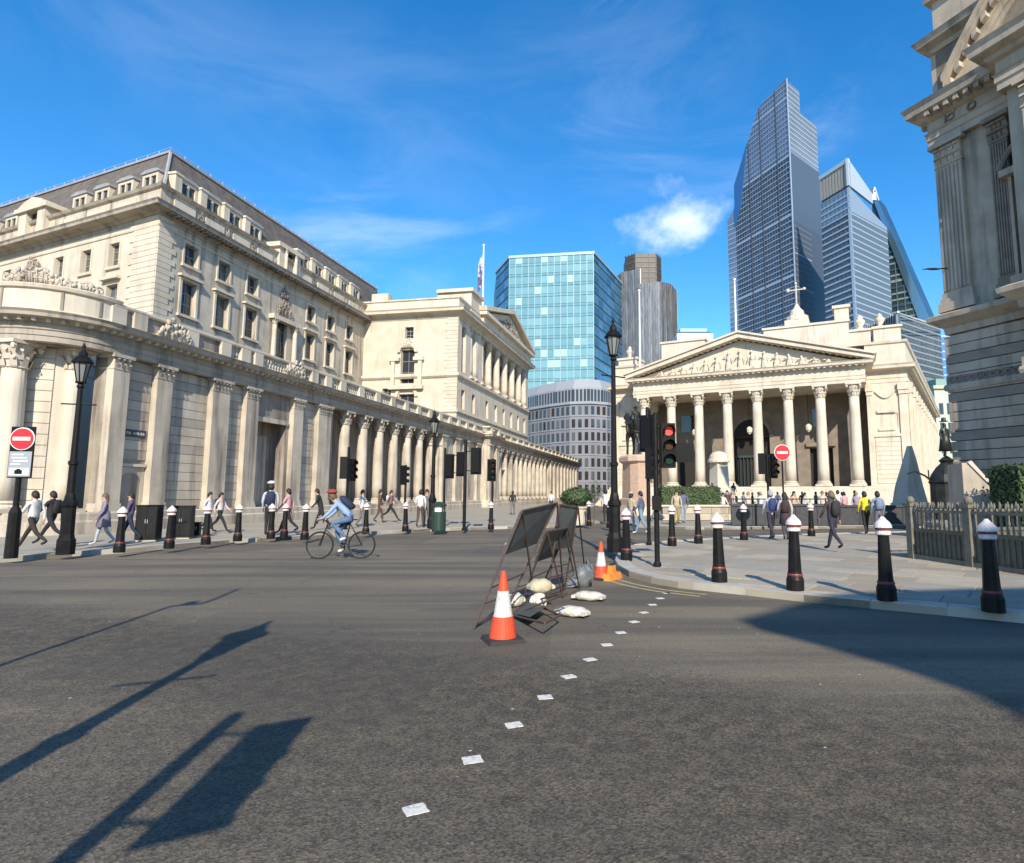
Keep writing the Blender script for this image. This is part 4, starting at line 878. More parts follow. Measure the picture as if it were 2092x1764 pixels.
# bracket lamp arm reaching out from the mansion
arm = thing('wall_flagpole', 'dark pole sticking out level from the mansion wall against the sky', 'pole', tuple(at(1930, 549, 27.6)))
b = MB(); b.tube((0.25,0.1,0.05), (-1.15,-0.2,-0.12), 0.035, 0.02, 7); b.build('arm', IRON, arm); MB().blob((-0.62,-0.1,-0.06), 0.36, 0.05, 0.06, 8, 6).build('rolled_flag', IRON, arm)

# ================================================================== OFFICE BEHIND THE CAMERA (its shadow lies on the road at right)
L_ = 20.0; Hc = L_*math.tan(SUN_EL); sx, sy = math.sin(SUN_AZ)*L_, math.cos(SUN_AZ)*L_
def sh(u, v): p = G(u, v); return (p.x-sx, p.y-sy)
RP = [sh(1508, 1266), sh(1640, 1231), sh(1760, 1222), sh(1960, 1215)]
RP = RP+[(26, -8.6), (44, -14), (44, -40), (4.0, -40)]+[sh(2260, 1600), sh(2092, 1474), sh(1990, 1420), sh(1900, 1381), sh(1760, 1334), sh(1620, 1295)]
off_b = thing('unseen_corner_office', 'unseen stone corner office behind the viewpoint, roof shaped to throw the road shadow', 'building')
WP = [(RP[0][0]+2.2, RP[0][1]-0.2)]+[(x+0.3, y-0.4) for x, y in RP[1:5]]+[(43.5, -14.5), (43.5, -39.5), (6.5, -39.5)]+[(x+1.6, y-0.1) for x, y in RP[8:]]
MB().prism(WP[::-1], 0, Hc-0.35).build('wall', STONE3, off_b); MB().prism(RP[::-1], Hc-0.35, Hc).build('shadow_outline_roof', STONE3, off_b)  # unseen roof slab, outline and overhang shaped to throw the road shadow
# ================================================================== TOWERS AND BACKGROUND BUILDINGS
def glass(name, col, rough=0.12, metal=0.85, col2=None, scale=0.08):
    return mat(name, col, rough, col2, scale, 3, metal=metal)
GC = [glass('curtain_glass_%d' % i, c, 0.22, 0.30) for i, c in enumerate(((0.19,0.36,0.375), (0.21,0.38,0.395), (0.17,0.33,0.35), (0.24,0.42,0.42), (0.20,0.365,0.385)))]
GCL = mat('office_blind', (0.31, 0.47, 0.44), 0.5)
GFR = mat('pale_mullion', (0.33, 0.47, 0.49), 0.4, metal=0.3)
def xy(u, v, Y): p = at(u, v, Y); return (p.x, p.y)
def face_frame(a, b_): # vertical face from a to b seen from the camera with a on the left: local x along, local y inwards
    a, b_ = Vector(a), Vector(b_); d = b_-a; return (a.x, a.y, 0), math.atan2(d.y, d.x), d.length
def zat(u, v, Y): return at(u, v, Y).z
# --- turquoise glass tower
A, B_, C_, D_ = xy(1013, 640, 214), xy(1040, 640, 200), xy(1213, 640, 196), xy(1270, 640, 226)
ZT = zat(1125, 521, 198)
gt = thing('glass_tower', 'turquoise glass office tower with broad flat front behind the bank pediment', 'tower', (0, 0, 0))
MB().prism([A, B_, C_, D_, (D_[0]-10, D_[1]+25), (A[0]-4, A[1]+25)], 0, ZT-0.6).build('core', mat('tower_core', (0.10, 0.17, 0.19), 0.5), gt)
for (p, q, nc, dark) in ((B_, C_, 13, 0), (A, B_, 3, 1), (C_, D_, 7, 2)):
    loc, rz, L = face_frame(p, q); fr = bpy.data.objects.new('facade', None)
    nf = 20; fh = 3.6; w = L/nc; sideb = MB(); fm_ = Matrix.Translation(loc) @ Matrix.Rotation(rz, 4, 'Z')
    bpy.data.objects.remove(fr)
    for j in range(nf):
        z1 = ZT-j*fh; z0 = z1-fh
        for i in range(nc):
            r = random.random(); m = GCL if r < 0.12 else random.choice(GC)
            if dark == 0 and j < 16:
                o = piece('glass_panel', m, gt, i*w+0.1, (i+1)*w-0.1, -0.22-random.uniform(0, .05), 0.05, z0+0.95, z1-0.12); o.matrix_basis = fm_ @ o.matrix_basis
                if j % 1 == 0 and i % 13 == 0:
                    o = piece('spandrel', GC[2] if j % 3 else GC[4], gt, 0.05, L-0.05, -0.15, 0.05, z0+0.08, z0+0.88); o.matrix_basis = fm_ @ o.matrix_basis
            else: sideb.box(i*w+0.12, (i+1)*w-0.12, -0.2, 0.05, z0+0.9, z1-0.15, random.choice((0, 1, 2)))
    if sideb.f:
        o = sideb.build('side_glazing', [mat('side_glass_%d' % k, c, 0.1, metal=0.75) for k, c in enumerate(((0.16,0.30,0.36), (0.10,0.21,0.25), (0.22,0.37,0.42)))], gt); setting(o, 'stuff'); o.matrix_basis = fm_
    if not dark:
        for i in range(nc+1): o = piece('mullion', GFR, gt, i*w-0.09, i*w+0.09, -0.34, 0.0, ZT-58, ZT+0.2); o.matrix_basis = fm_ @ o.matrix_basis
    o = piece('coping', GFR, gt, -0.3, L+0.3, -0.5, 0.6, ZT-0.6, ZT+0.3); o.matrix_basis = fm_ @ o.matrix_basis
# --- ribbed grey tower with dark crown
rt = thing('ribbed_tower', 'ribbed grey metal tower with dark square crown behind the turquoise tower', 'tower')
RM = [mat('rib_steel_%s' % n, c, 0.35, c2, 0.05, 4, metal=0.6, streak=(c3, 0.4, 0.62, 0.8)) for n, c, c2, c3 in (('pale', (0.40,0.40,0.40), (0.30,0.30,0.30), (0.14,0.13,0.125)), ('dark', (0.19,0.19,0.19), (0.26,0.26,0.26), (0.10,0.095,0.09)), ('mid', (0.30,0.30,0.30), (0.23,0.23,0.23), (0.12,0.11,0.105)))]
YT = 330.0
def lobe(pts, ztop, m, ribs, zb=0):
    MB().prism(pts, zb, ztop).build('shaft', m, rt)
    for p, q in zip(pts[:-1], pts[1:]):
        loc, rz, L = face_frame(p, q); n = max(2, int(L/ribs))
        for i in range(n+1): o = piece('rib', RM[(i*7+int(L)) % 3], rt, L*i/n-0.28, L*i/n+0.28, -0.55, 0.1, zb, ztop+0.2); o.matrix_basis = Matrix.Translation(loc) @ Matrix.Rotation(rz, 4, 'Z') @ o.matrix_basis
def lp(lst, dep=26): P = [xy(u, 700, Y) for u, Y in lst]; return P+[(P[-1][0], P[-1][1]+dep), (P[0][0], P[0][1]+dep)]
lobe(lp([(1262, 345), (1272, 338), (1309, 333)]), zat(1285, 553, 335), RM[2], 1.35)
lobe(lp([(1309, 331), (1352, 328), (1372, 332), (1383, 344)]), zat(1345, 579, 330), RM[2], 1.35)
cr = lp([(1280, 345), (1300, 340), (1343, 340), (1352, 347)], 14); zc0, zc1 = zat(1310, 600, 340), zat(1310, 519, 340)
MB().prism(cr, zc0, zc1).build('crown', mat('crown_dark', (0.045, 0.042, 0.04), 0.5, (0.07, 0.064, 0.058), 0.3), rt)
for k in range(5):
    for p, q in zip(cr[:3], cr[1:4]):
        loc, rz, L = face_frame(p, q); z = zc1-2.0-k*3.1; o = piece('crown_band', mat('crown_bronze', (0.10,0.085,0.07), 0.5), rt, 0.3, L-0.3, -0.25, 0.1, z, z+0.7); o.matrix_basis = Matrix.Translation(loc) @ Matrix.Rotation(rz, 4, 'Z') @ o.matrix_basis
for p, q in zip(cr[:3], cr[1:4]):
    loc, rz, L = face_frame(p, q)
    for i in range(4): o = piece('crown_post', MATS['crown_dark'], rt, L*i/3-0.3, L*i/3+0.3, -0.4, 0.1, zc0, zc1+0.5); o.matrix_basis = Matrix.Translation(loc) @ Matrix.Rotation(rz, 4, 'Z') @ o.matrix_basis
# --- tallest glass tower with raked crown
tt = thing('raked_tower', 'tallest blue glass skyscraper with a raked pointed top', 'tower')
BG = glass('blue_curtain_glass', (0.25, 0.335, 0.44), 0.22, 0.4, (0.165, 0.235, 0.33), 0.02); BG2 = glass('blue_side_glass', (0.30, 0.345, 0.40), 0.25, 0.3, (0.21, 0.25, 0.30), 0.03); BG3 = glass('blue_corner_glass', (0.10, 0.26, 0.46), 0.15, 0.6)
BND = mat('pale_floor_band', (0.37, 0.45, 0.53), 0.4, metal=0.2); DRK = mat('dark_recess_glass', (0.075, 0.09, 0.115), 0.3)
Yb = 400.0
pA, pB, pC, pW = xy(1508, 600, 455), xy(1622, 500, 400), xy(1678, 450, 428), xy(1490, 600, 462)
zA, zM, zB = zat(1507, 380, 455), zat(1560, 221, 428), zat(1601, 166, 404); zW = zat(1489, 452, 462); zC = zat(1664, 255, 426)
loc, rz, L = face_frame(pA, pB); FM = Matrix.Translation(loc) @ Matrix.Rotation(rz, 4, 'Z'); lm = L*0.50
FP_ = [(0,0),(L,0),(L,zB),(lm,zM),(0,zA)]
b = MB(); b.ring([[(x, y, z) for x, z in FP_] for y in (0.0, 0.6)]); o = b.build('front_slab', BG, tt); o.matrix_basis = FM
pD = (pA[0]+pC[0]-pB[0], pA[1]+pC[1]-pB[1]); MB().prism([pA, pB, pC, pD], 0, min(zC, zA)-4).build('core', mat('raked_core', (0.08, 0.11, 0.15), 0.4), tt)
fh = 3.9; z = 20.0; k = 0
while z < zB-2:
    if z < zA: xa = 0
    elif z < zM: xa = lm*(z-zA)/(zM-zA)
    else: xa = lm+(L-lm)*(z-zM)/(zB-zM)
    t = 0.7 if k % 11 else 1.9
    o = piece('floor_band', BND, tt, xa+0.2, L-0.15, -0.25, 0.1, z, z+t); o.matrix_basis = FM @ o.matrix_basis
    z += fh; k += 1
for fx in (0.30, 0.52, 0.80, 1.0):
    zt = zA+(zM-zA)*min(1, fx/0.5) if fx < 0.5 else zM+(zB-zM)*(fx-0.5)/0.5
    o = piece('corner_trim', BND if fx == 1.0 else DRK, tt, L*fx-0.55, L*fx+0.25, -0.5, 0.1, 10, zt-1); o.matrix_basis = FM @ o.matrix_basis
g_ = MB()
for i in range(22):
    x = L*(i+0.5)/22; zt = zA+(zM-zA)*min(1, (x/L)/0.5) if x/L < 0.5 else zM+(zB-zM)*((x/L)-0.5)/0.5; g_.box(x-0.07, x+0.07, -0.18, 0.05, 12, zt-2)
o = g_.build('glazing_fins', mat('thin_fin', (0.22,0.28,0.36), 0.4, metal=0.5), tt); setting(o, 'stuff'); o.matrix_basis = FM
loc, rz, L2 = face_frame(pB, pC); FM2 = Matrix.Translation(loc) @ Matrix.Rotation(rz, 4, 'Z'); l1 = L2*0.42
for n_, xa, xb, zt, m in (('side_slab', 0.0, l1, zat(1629, 187, 412), BG2), ('side_slab', l1, L2, zC, BG2)):
    b = MB(); b.box(xa+0.05, xb, 0.3, 0.9, 0, zt); o = b.build(n_, m, tt); o.matrix_basis = FM2
    z = zat(1650, 470, 420)
    while z < zt-2: o = piece('floor_band', BND, tt, xa+0.3, xb-0.2, 0.1, 0.4, z, z+1.0); o.matrix_basis = FM2 @ o.matrix_basis; z += fh
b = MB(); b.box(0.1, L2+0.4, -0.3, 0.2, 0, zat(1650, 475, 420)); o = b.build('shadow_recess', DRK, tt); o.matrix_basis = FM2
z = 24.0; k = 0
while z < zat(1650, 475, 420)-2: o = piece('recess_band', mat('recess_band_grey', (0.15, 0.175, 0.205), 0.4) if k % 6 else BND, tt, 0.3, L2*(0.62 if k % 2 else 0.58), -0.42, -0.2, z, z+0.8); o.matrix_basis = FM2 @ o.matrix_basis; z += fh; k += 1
loc, rz, L3 = face_frame(pW, pA); FM3 = Matrix.Translation(loc) @ Matrix.Rotation(rz, 4, 'Z')
b = MB(); b.ring([[(x, y, z) for x, z in ((0,0),(L3+0.2,0),(L3+0.2,zW+9),(0,zW))] for y in (0.1, 14)]); o = b.build('low_slab', BG, tt); o.matrix_basis = FM3
z = 20.0
while z < zW-1: o = piece('floor_band', BND, tt, 0.2, L3, -0.15, 0.2, z, z+0.7); o.matrix_basis = FM3 @ o.matrix_basis; z += fh
# lighter triangular facet where the top leans back
b = MB(); pu = xy(1532, 420, 458); lq = face_frame(pA, pu)
b.ring([[(-0.6,y,zA-34),(7.5,y,zA-20),(lm*0.55,y,zA+(zM-zA)*0.55),(0.0,y,zA)] for y in (-0.75, 0.0)]); o = b.build('corner_facet', BG3, tt); o.matrix_basis = FM
# --- stepped tower beside it
st = thing('stepped_tower', 'pale blue glass tower with louvred crown right of the tallest tower', 'tower')
SG = glass('pale_blue_glass', (0.28, 0.38, 0.46), 0.25, 0.35, (0.20, 0.29, 0.37), 0.02); SG2 = glass('pale_side_glass', (0.34, 0.42, 0.49), 0.25, 0.35); LOUV = mat('crown_louvre', (0.34, 0.33, 0.30), 0.6); LOUL = mat('crown_frame', (0.55, 0.62, 0.64), 0.4, metal=0.4)
q0, q1, q2 = xy(1680, 500, 372), xy(1741, 500, 350), xy(1818, 560, 378)
zc = zat(1730, 382, 350)
loc, rz, L = face_frame(q0, q1); FA = Matrix.Translation(loc) @ Matrix.Rotation(rz, 4, 'Z')
b = MB(); b.box(0, L, 0, 0.8, 0, zc); o = b.build('front_slab', SG, st); o.matrix_basis = FA
MB().prism([q0, q1, q2, (q0[0]+q2[0]-q1[0], q0[1]+q2[1]-q1[1])], 0, zat(1806, 442, 374)-8).build('core', mat('stepped_core', (0.10, 0.14, 0.18), 0.4), st)
z = 40.0
while z < zc-2: o = piece('floor_band', BND, st, 0.2, L-0.1, -0.3, 0.1, z, z+1.1); o.matrix_basis = FA @ o.matrix_basis; z += 3.9
for i in range(7): o = piece('mullion', DRK, st, L*(i+0.5)/7-0.1, L*(i+0.5)/7+0.1, -0.2, 0.1, 30, zc-0.5); o.matrix_basis = FA @ o.matrix_basis
zk = zat(1722, 327, 352)
b = MB(); b.box(0.3, L-0.2, 0.8, 1.6, zc, zk-2.5); o = b.build('crown_core', DRK, st); o.matrix_basis = FA
for i in range(9): o = piece('crown_louvre', LOUV, st, (L-1.2)*i/9+0.1, (L-1.2)*(i+0.75)/9+0.1, 0.2, 0.8, zc+1.6, zk-2.6); o.matrix_basis = FA @ o.matrix_basis
o = piece('crown_beam', LOUL, st, 0, L, -0.3, 1.5, zk-2.6, zk); o.matrix_basis = FA @ o.matrix_basis
loc, rz, Lb = face_frame(q1, q2); FB = Matrix.Translation(loc) @ Matrix.Rotation(rz, 4, 'Z'); zr = zat(1806, 442, 374)
b = MB(); b.ring([[(x, y, z) for x, z in ((0,0),(Lb,0),(Lb,zr-6),(0,zc))] for y in (0.05, 1.5)]); o = b.build('side_slab', SG2, st); o.matrix_basis = FB
b = MB(); b.ring([[(x, y, z) for x, z in ((-0.4,zc+1),(-0.4,zk),(Lb*0.62,zat(1780,395,366)),(Lb*0.62,zat(1780,415,366)))] for y in (-0.2, 1.2)]); o = b.build('crown_rake', LOUL, st); o.matrix_basis = FB
g_ = MB(); z = 40
while z < zr-8: g_.box(0.2, Lb-0.2, -0.08, 0.1, z, z+0.8); z += 3.9
o = g_.build('side_bands', BND, st); setting(o, 'stuff'); o.matrix_basis = FB
# --- wedge tower leaning back
wt_ = thing('wedge_tower', 'dark glass wedge tower with sloping side right of the louvred tower', 'tower')
WG = mat('wedge_dark_glass', (0.030, 0.055, 0.065), 0.25, (0.06, 0.10, 0.11), 0.06, metal=0.3); WS = glass('wedge_slope_glass', (0.22, 0.38, 0.46), 0.15, 0.8)
w0, w1 = xy(1808, 560, 400), xy(1893, 660, 384); loc, rz, L = face_frame(w0, w1); FW_ = Matrix.Translation(loc) @ Matrix.Rotation(rz, 4, 'Z'); zt = zat(1790, 385, 400); zb_ = zat(1890, 650, 386)
x0 = -L*0.25
b = MB(); b.ring([[(x, y, z) for x, z in ((x0,0),(L,0),(L,zb_),(x0,zt))] for y in (0, 30)]); o = b.build('body', WG, wt_); o.matrix_basis = FW_
b = MB(); b.ring([[(x, y, z) for x, z in ((L-3,zb_-30),(L+2.6,zb_-30),(L+1.4,zb_),(x0+1,zt+2),(x0,zt-2),(L-4.5,zb_))] for y in (-1.2, 0.2)]); o = b.build('sloping_glass', WS, wt_); o.matrix_basis = FW_
z = zb_-40; k = 0
while z < zt-6:
    xr = L-(L-x0)*max(0, (z-zb_))/(zt-zb_)-3.5; m = WS if k % 3 == 0 else mat('wedge_band', (0.20, 0.27, 0.27), 0.5)
    if xr > x0+2: o = piece('floor_band', m, wt_, x0+0.3, xr, -0.4, 0.1, z, z+(1.2 if k % 4 else 1.8)); o.matrix_basis = FW_ @ o.matrix_basis
    z += 4.2; k += 1
for i in range(4): o = piece('column_fin', mat('wedge_fin', (0.10,0.15,0.16), 0.5), wt_, L*(0.08+0.2*i), L*(0.08+0.2*i)+0.5, -0.5, 0.1, 20, zb_+(zt-zb_)*(0.75-0.22*i)); o.matrix_basis = FW_ @ o.matrix_basis
# roof gear
o = thing('roof_crane', 'small white rooftop gear between the louvred tower and the wedge tower', 'equipment', tuple(at(1783, 392, 372))); MB().box(-1.5,1.5,-1,1,-6,-1).tube((0,0,-1),(1.5,0,3),0.5).tube((1.5,0,3),(3.5,0,-6),0.4).build('frame', LOUL, o); MB().box(-2,-0.2,-1.2,1.2,-2,1.0).build('cabin', DRK, o)
# --- grey fin block
gb_ = thing('fin_block', 'grey finned office block behind the right end of the exchange roof', 'building')
FG = mat('grey_fin', (0.40, 0.43, 0.43), 0.5, (0.34, 0.37, 0.38), 0.1); FD = glass('fin_dark_glass', (0.10, 0.15, 0.17), 0.2, 0.5)
r0_, r1_, r2_ = xy(1770, 700, 262), xy(1838, 700, 240), xy(1926, 740, 262); zf = zat(1838, 638, 240)
for p, q, m, zz, fins in ((r0_, r1_, FD, (zat(1775, 668, 262), zf), 14), (r1_, r2_, FG, (zf, zat(1908, 660, 258)), 0)):
    loc, rz, L = face_frame(p, q); F_ = Matrix.Translation(loc) @ Matrix.Rotation(rz, 4, 'Z'); z1_ = min(zz)
    b = MB(); b.ring([[(x, y, z) for x, z in ((0,0),(L,0),(L,zz[1]),(0,zz[0]))] for y in (0, 0.8)]); o = b.build('block', m, gb_); o.matrix_basis = F_
    for i in range(fins): o = piece('fin', FG, gb_, L*i/fins, L*i/fins+0.3, -0.4, 0.1, 10, z1_+(max(zz)-z1_)*i/fins); o.matrix_basis = F_ @ o.matrix_basis
    if not fins:
        z = 8
        while z < z1_-0.5: o = piece('floor_band', mat('fin_band_grey', (0.24,0.28,0.30), 0.4), gb_, 0.4, L-0.4, -0.12, 0.1, z, z+0.6); o.matrix_basis = F_ @ o.matrix_basis; z += 2.6
MB().prism([r0_, r1_, r2_, (r0_[0]+r2_[0]-r1_[0], r0_[1]+r2_[1]-r1_[1])], 0, zat(1908, 660, 258)-1).build('core', FD, gb_)
o = piece('roof_edge', LOUL, gb_, 0, 1, 0, 1, 0, 1); o.matrix_basis = Matrix.Translation((r1_[0], r1_[1], zf)) @ Matrix.Scale(0.8, 4)
# --- far slivers at right
sl = thing('far_glass_block', 'thin blue glass office sliver beside the mansion edge', 'building'); p, q = xy(1922, 740, 300), xy(1952, 740, 300); MB().prism([p, q, (q[0], q[1]+20), (p[0], p[1]+20)], 0, zat(1935, 690, 300)).build('slab', glass('sliver_glass', (0.20,0.36,0.60), 0.15, 0.85), sl)
for k in range(16): piece('floor_band', BND, sl, p[0], q[0], p[1]-0.3, p[1]+0.1, 20+k*4, 20.8+k*4)
hs_ = thing('green_house', 'pale green stone building glimpsed between exchange and mansion', 'building'); p, q = xy(1912, 850, 130), xy(1966, 850, 130); zh = zat(1935, 795, 130)
MB().prism([p, q, (q[0], q[1]+15), (p[0], p[1]+15)], 0, zh).build('wall', mat('pale_green_stone', (0.40,0.47,0.38), 0.8, (0.50,0.54,0.46), 0.4), hs_); piece('cornice', STONE2, hs_, p[0]-0.4, q[0]+0.4, p[1]-0.5, p[1]+0.5, zh, zh+0.7); piece('roof', mat('verdigris_roof', (0.20,0.33,0.28), 0.7), hs_, p[0]+0.5, q[0]-0.5, p[1], p[1]+10, zh+0.7, zh+2.2)
for i in range(3):
    for j in range(4): piece('window', PANE, hs_, p[0]+0.8+i*1.7, p[0]+1.7+i*1.7, p[1]-0.05, p[1]+0.1, 6+j*4.2, 8.4+j*4.2)
# --- low teal-roofed block left of the pediment
lb = thing('teal_roof_block', 'low white block with teal roof between ribbed tower and exchange pediment', 'building'); p, q = xy(1384, 740, 190), xy(1458, 740, 190); zl = zat(1420, 690, 190)
MB().prism([p, q, (q[0], q[1]+15), (p[0], p[1]+15)], 0, zl).build('wall', mat('pale_render', (0.55,0.56,0.54), 0.7), lb)
for k, (m, h) in enumerate(((LOUL, 1.2), (FD, 0.8), (mat('teal_roof', (0.25,0.45,0.50), 0.5, metal=0.3), 1.0))): piece('roof_tier', m, lb, p[0]+k*0.6, q[0]-k*0.9, p[1]-0.2+k*0.3, p[1]+12, zl+sum((1.2, 0.8, 1.0)[:k]), zl+sum((1.2, 0.8, 1.0)[:k+1]))
piece('window_band', FD, lb, p[0]+0.8, q[0]-0.8, p[1]-0.1, p[1]+0.1, zl-2.2, zl-1.0)
# --- long curved office with ranks of windows
co = thing('curved_office', 'low grey curved office with ranks of dark windows at the end of the street', 'building')
CG = mat('office_grey_stone', (0.23, 0.225, 0.245), 0.7, (0.19, 0.19, 0.21), 0.2); CL = mat('office_light_band', (0.29, 0.30, 0.325), 0.6)
cpts = [xy(u, 900, Y) for u, Y in ((1050, 168), (1085, 160), (1125, 154), (1165, 150), (1205, 149), (1240, 151), (1266, 156), (1282, 164))]
zo = zat(1180, 772, 150); fh = (zo-1.5)/9.0
MB().sweep(cpts, [(-8,0),(0,0),(0,zo-2*fh),(-8,zo-2*fh)]).build('office_wall', CG, co)
MB().sweep(cpts, [(-8,zo-2*fh),(-1.6,zo-2*fh),(-1.6,zo-fh*0.7),(-2.6,zo),(-9,zo)]).build('set_back_storey', CL, co)
MB().sweep(cpts, [(-1,zo-2*fh-0.3),(0.35,zo-2*fh-0.3),(0.35,zo-2*fh+0.35),(-1,zo-2*fh+0.35)]).build('roof_ledge', CL, co)
wm = {m.name: MB().box(-0.42, 0.42, -0.12, 0.15, 0, fh*0.62).mesh('office_window', m) for m in (PANE, PANEB, VOID)}
nw = 0
for a, c in zip(cpts[:-1], cpts[1:]):
    a, c = Vector(a), Vector(c); d = c-a; n = max(2, int(d.length/1.5)); rz = math.atan2(d.y, d.x)
    for i in range(n):
        p = a.lerp(c, (i+0.5)/n)
        for j in range(7):
            if nw < 298: put('office_window', wm[random.choice((PANE.name, PANE.name, VOID.name, PANEB.name))], co, (p.x, p.y, zo-2*fh-(j+1)*fh+fh*0.12), rz); nw += 1
    for j in range(7): o = piece('sill_band', CL, co, 0, d.length, -0.14, 0.05, zo-2*fh-(j+1)*fh-0.12, zo-2*fh-(j+1)*fh+0.06); o.matrix_basis = Matrix.Translation((a.x, a.y, 0)) @ Matrix.Rotation(rz, 4, 'Z') @ o.matrix_basis
    nn_ = Vector((d.y, -d.x)).normalized()*-1.6
    for i in range(n+2): p = a.lerp(c, (i+0.5)/(n+2))+nn_; o = piece('attic_window', PANE, co, -0.3, 0.3, -0.1, 0.1, zo-2*fh+0.5, zo-fh*0.85); o.matrix_basis = Matrix.Translation((p.x, p.y, 0)) @ Matrix.Rotation(rz, 4, 'Z') @ o.matrix_basis
# dark office behind the lamp post
do = thing('slate_office', 'dark slate-blue office wall between the lamp post and the exchange', 'building'); p, q = xy(1264, 900, 112), xy(1302, 900, 104); zd = zat(1280, 762, 108); loc, rz, L = face_frame(p, q); FD_ = Matrix.Translation(loc) @ Matrix.Rotation(rz, 4, 'Z')
b = MB(); b.box(0, L, 0, 14, 0, zd); o = b.build('wall', mat('slate_office_wall', (0.10, 0.11, 0.145), 0.6, (0.14,0.15,0.18), 0.4), do); o.matrix_basis = FD_
for j in range(7):
    for i in range(3): o = piece('window', PANE, do, 0.3+i*L/3, L/3-0.3+i*L/3, -0.06, 0.1, 3+j*2.9, 4.8+j*2.9); o.matrix_basis = FD_ @ o.matrix_basis
# ================================================================== STREET FURNITURE
PZ_ = 0.12
# ---- bollards
def make_bollard():
    r = thing('bollard', 'x', 'bollard'); seg = 16
    MB().lathe([(0.132,0),(0.132,0.17),(0.12,0.20),(0.11,0.23)], (0,0,0), seg).build('base', IRON, r)
    MB().lathe([(0.106,0.262),(0.10,0.30),(0.076,0.86),(0.075,0.90)], (0,0,0), seg, 0, 0.05, 8).build('shaft', IRON, r)
    MB().lathe([(0.113,0.228),(0.116,0.245),(0.11,0.264)], (0,0,0), seg).build('band', IRONR, r)
    c = MB().lathe([(0.088,0.902),(0.104,0.915),(0.10,0.96),(0.092,0.975)], (0,0,0), seg).build('collar', CAPW, r)
    MB().lathe([(0.108,0.976),(0.112,0.987),(0.106,0.996)], (0,0,0), seg).build('band', IRONR, r)
    MB().lathe([(0.104,0.998),(0.122,1.01),(0.112,1.055),(0.088,1.09),(0.05,1.125),(0.04,1.14),(0.018,1.165)], (0,0,0), seg).build('cap', CAPW, r)
    return r
NEAR = [(1470,1190,'black bollard with pinkish-white cap, leftmost of the four big ones on the near pavement'), (1625,1207,'black bollard with pinkish-white cap, second from left of the four big near ones'), (1812,1227,'black bollard at the tip of the road shadow in front of the blue-jacketed person'), (2030,1250,'black bollard standing in shade in front of the railing, nearest of all')]
FARB = [(1280,1145,'black bollard right beside the tall central lamp post'), (1373,1116,'black bollard just right of the traffic signal pole, far kerb of near pavement'), (1427,1111,'black bollard in front of the hedge wall, second along the far kerb'), (1520,1104,'black bollard left of the man with blue backpack'), (1658,1096,'black bollard before the dark stair wall, right of the backpack man'),
 (1203,1075,'small distant bollard left of the central lamp post, below the round bush'), (1245,1079,'small distant bollard touching the left side of the central lamp post')]
LEFTB = [(243,1129,'black bollard nearest the left lamp post on the bank pavement'), (345,1121,'black bollard between the two black cabinets'), (420,1113,'black bollard right of the small low box'), (485,1106,'black bollard alone below the first wide pilaster of the bank'), (553,1101,'black bollard in front of the officer in white cap'), (580,1098,'black bollard just right of the officer in white cap'), (622,1103,'black bollard just left of the cyclist front wheel'), (747,1092,'black bollard behind the cyclist rear wheel'), (828,1086,'black bollard under the small far signal, left of the middle lamp post'), (1003,1082,'black bollard right of the tall plain signal pole before the projecting bay')]
b0 = make_bollard(); first = True
for lst, grp in ((NEAR, 'bollards along the near kerb'), (FARB, 'bollards along the far kerb'), (LEFTB, 'bollards along the bank pavement')):
    for u, v, lab in lst:
        o = b0 if first else copy_tree(b0); first = False; p = G(u, v, PZ_); o.location = (p.x, p.y, PZ_); o.rotation_euler = (random.uniform(-.012,.012), random.uniform(-.012,.012), random.uniform(0, 3)); tag(o, lab, 'bollard', grp)
# ---- lamp posts
LGL = mat('lantern_glass', (0.22, 0.23, 0.22), 0.15, spec=0.6)
def lamp_post(label, p, h, group='ornate lamp posts'):
    r = thing('lamp_post', label, 'lamp post', p, random.uniform(0, .6), group)
    MB().lathe([(0.205,0),(0.205,0.35),(0.175,0.40),(0.155,0.5),(0.15,1.15),(0.18,1.2),(0.18,1.27),(0.13,1.34),(0.12,1.42),(0.085,1.55)], (0,0,0), 8).build('pedestal', IRON, r)
    zt = h-1.05
    MB().lathe([(0.092,1.5),(0.085,2.2),(0.11,2.23),(0.11,2.29),(0.078,2.33),(0.055,zt-0.15),(0.085,zt-0.1),(0.05,zt)], (0,0,0), 12).build('post', IRON, r)
    MB().tube((-0.38,0,zt-0.55), (0.38,0,zt-0.55), 0.018).build('ladder_bar', IRON, r)
    g = MB(); g.lathe([(0.085,zt+0.03),(0.175,zt+0.46),(0.18,zt+0.5)], (0,0,0), 8); lg = g.build('lantern', LGL, r)
    b = MB()
    for k in range(8):
        a = 2*math.pi*k/8; b.tube((0.09*math.cos(a), 0.09*math.sin(a), zt), (0.188*math.cos(a), 0.188*math.sin(a), zt+0.5), 0.012, None, 5)
    b.lathe([(0.06,zt-0.02),(0.125,zt),(0.125,zt+0.03)], (0,0,0), 8); b.build('lantern_frame', IRON, r)
    MB().lathe([(0.24,zt+0.5),(0.25,zt+0.53),(0.15,zt+0.66),(0.10,zt+0.70),(0.10,zt+0.78),(0.06,zt+0.83),(0.035,zt+0.9),(0.045,zt+0.95),(0.01,zt+1.05)], (0,0,0), 8).build('lantern_cap', IRON, r)
    return r
p = G(133, 1133, PZ_); lamp_post('tall black lamp post beside the no-entry sign at left', tuple(p), 5.35)
p = G(882, 1080, PZ_); lamp_post('black lamp post in front of the bank colonnade, middle distance', tuple(p), 5.2)
p = G(1256, 1128, PZ_); lamp_post('tallest black lamp post, in front of the turquoise tower', tuple(p), 6.2)
lamp_post('black lamp post out of view behind left, casting the lantern shadow on the road', (-2.9, 0.65, 0), 4.65)
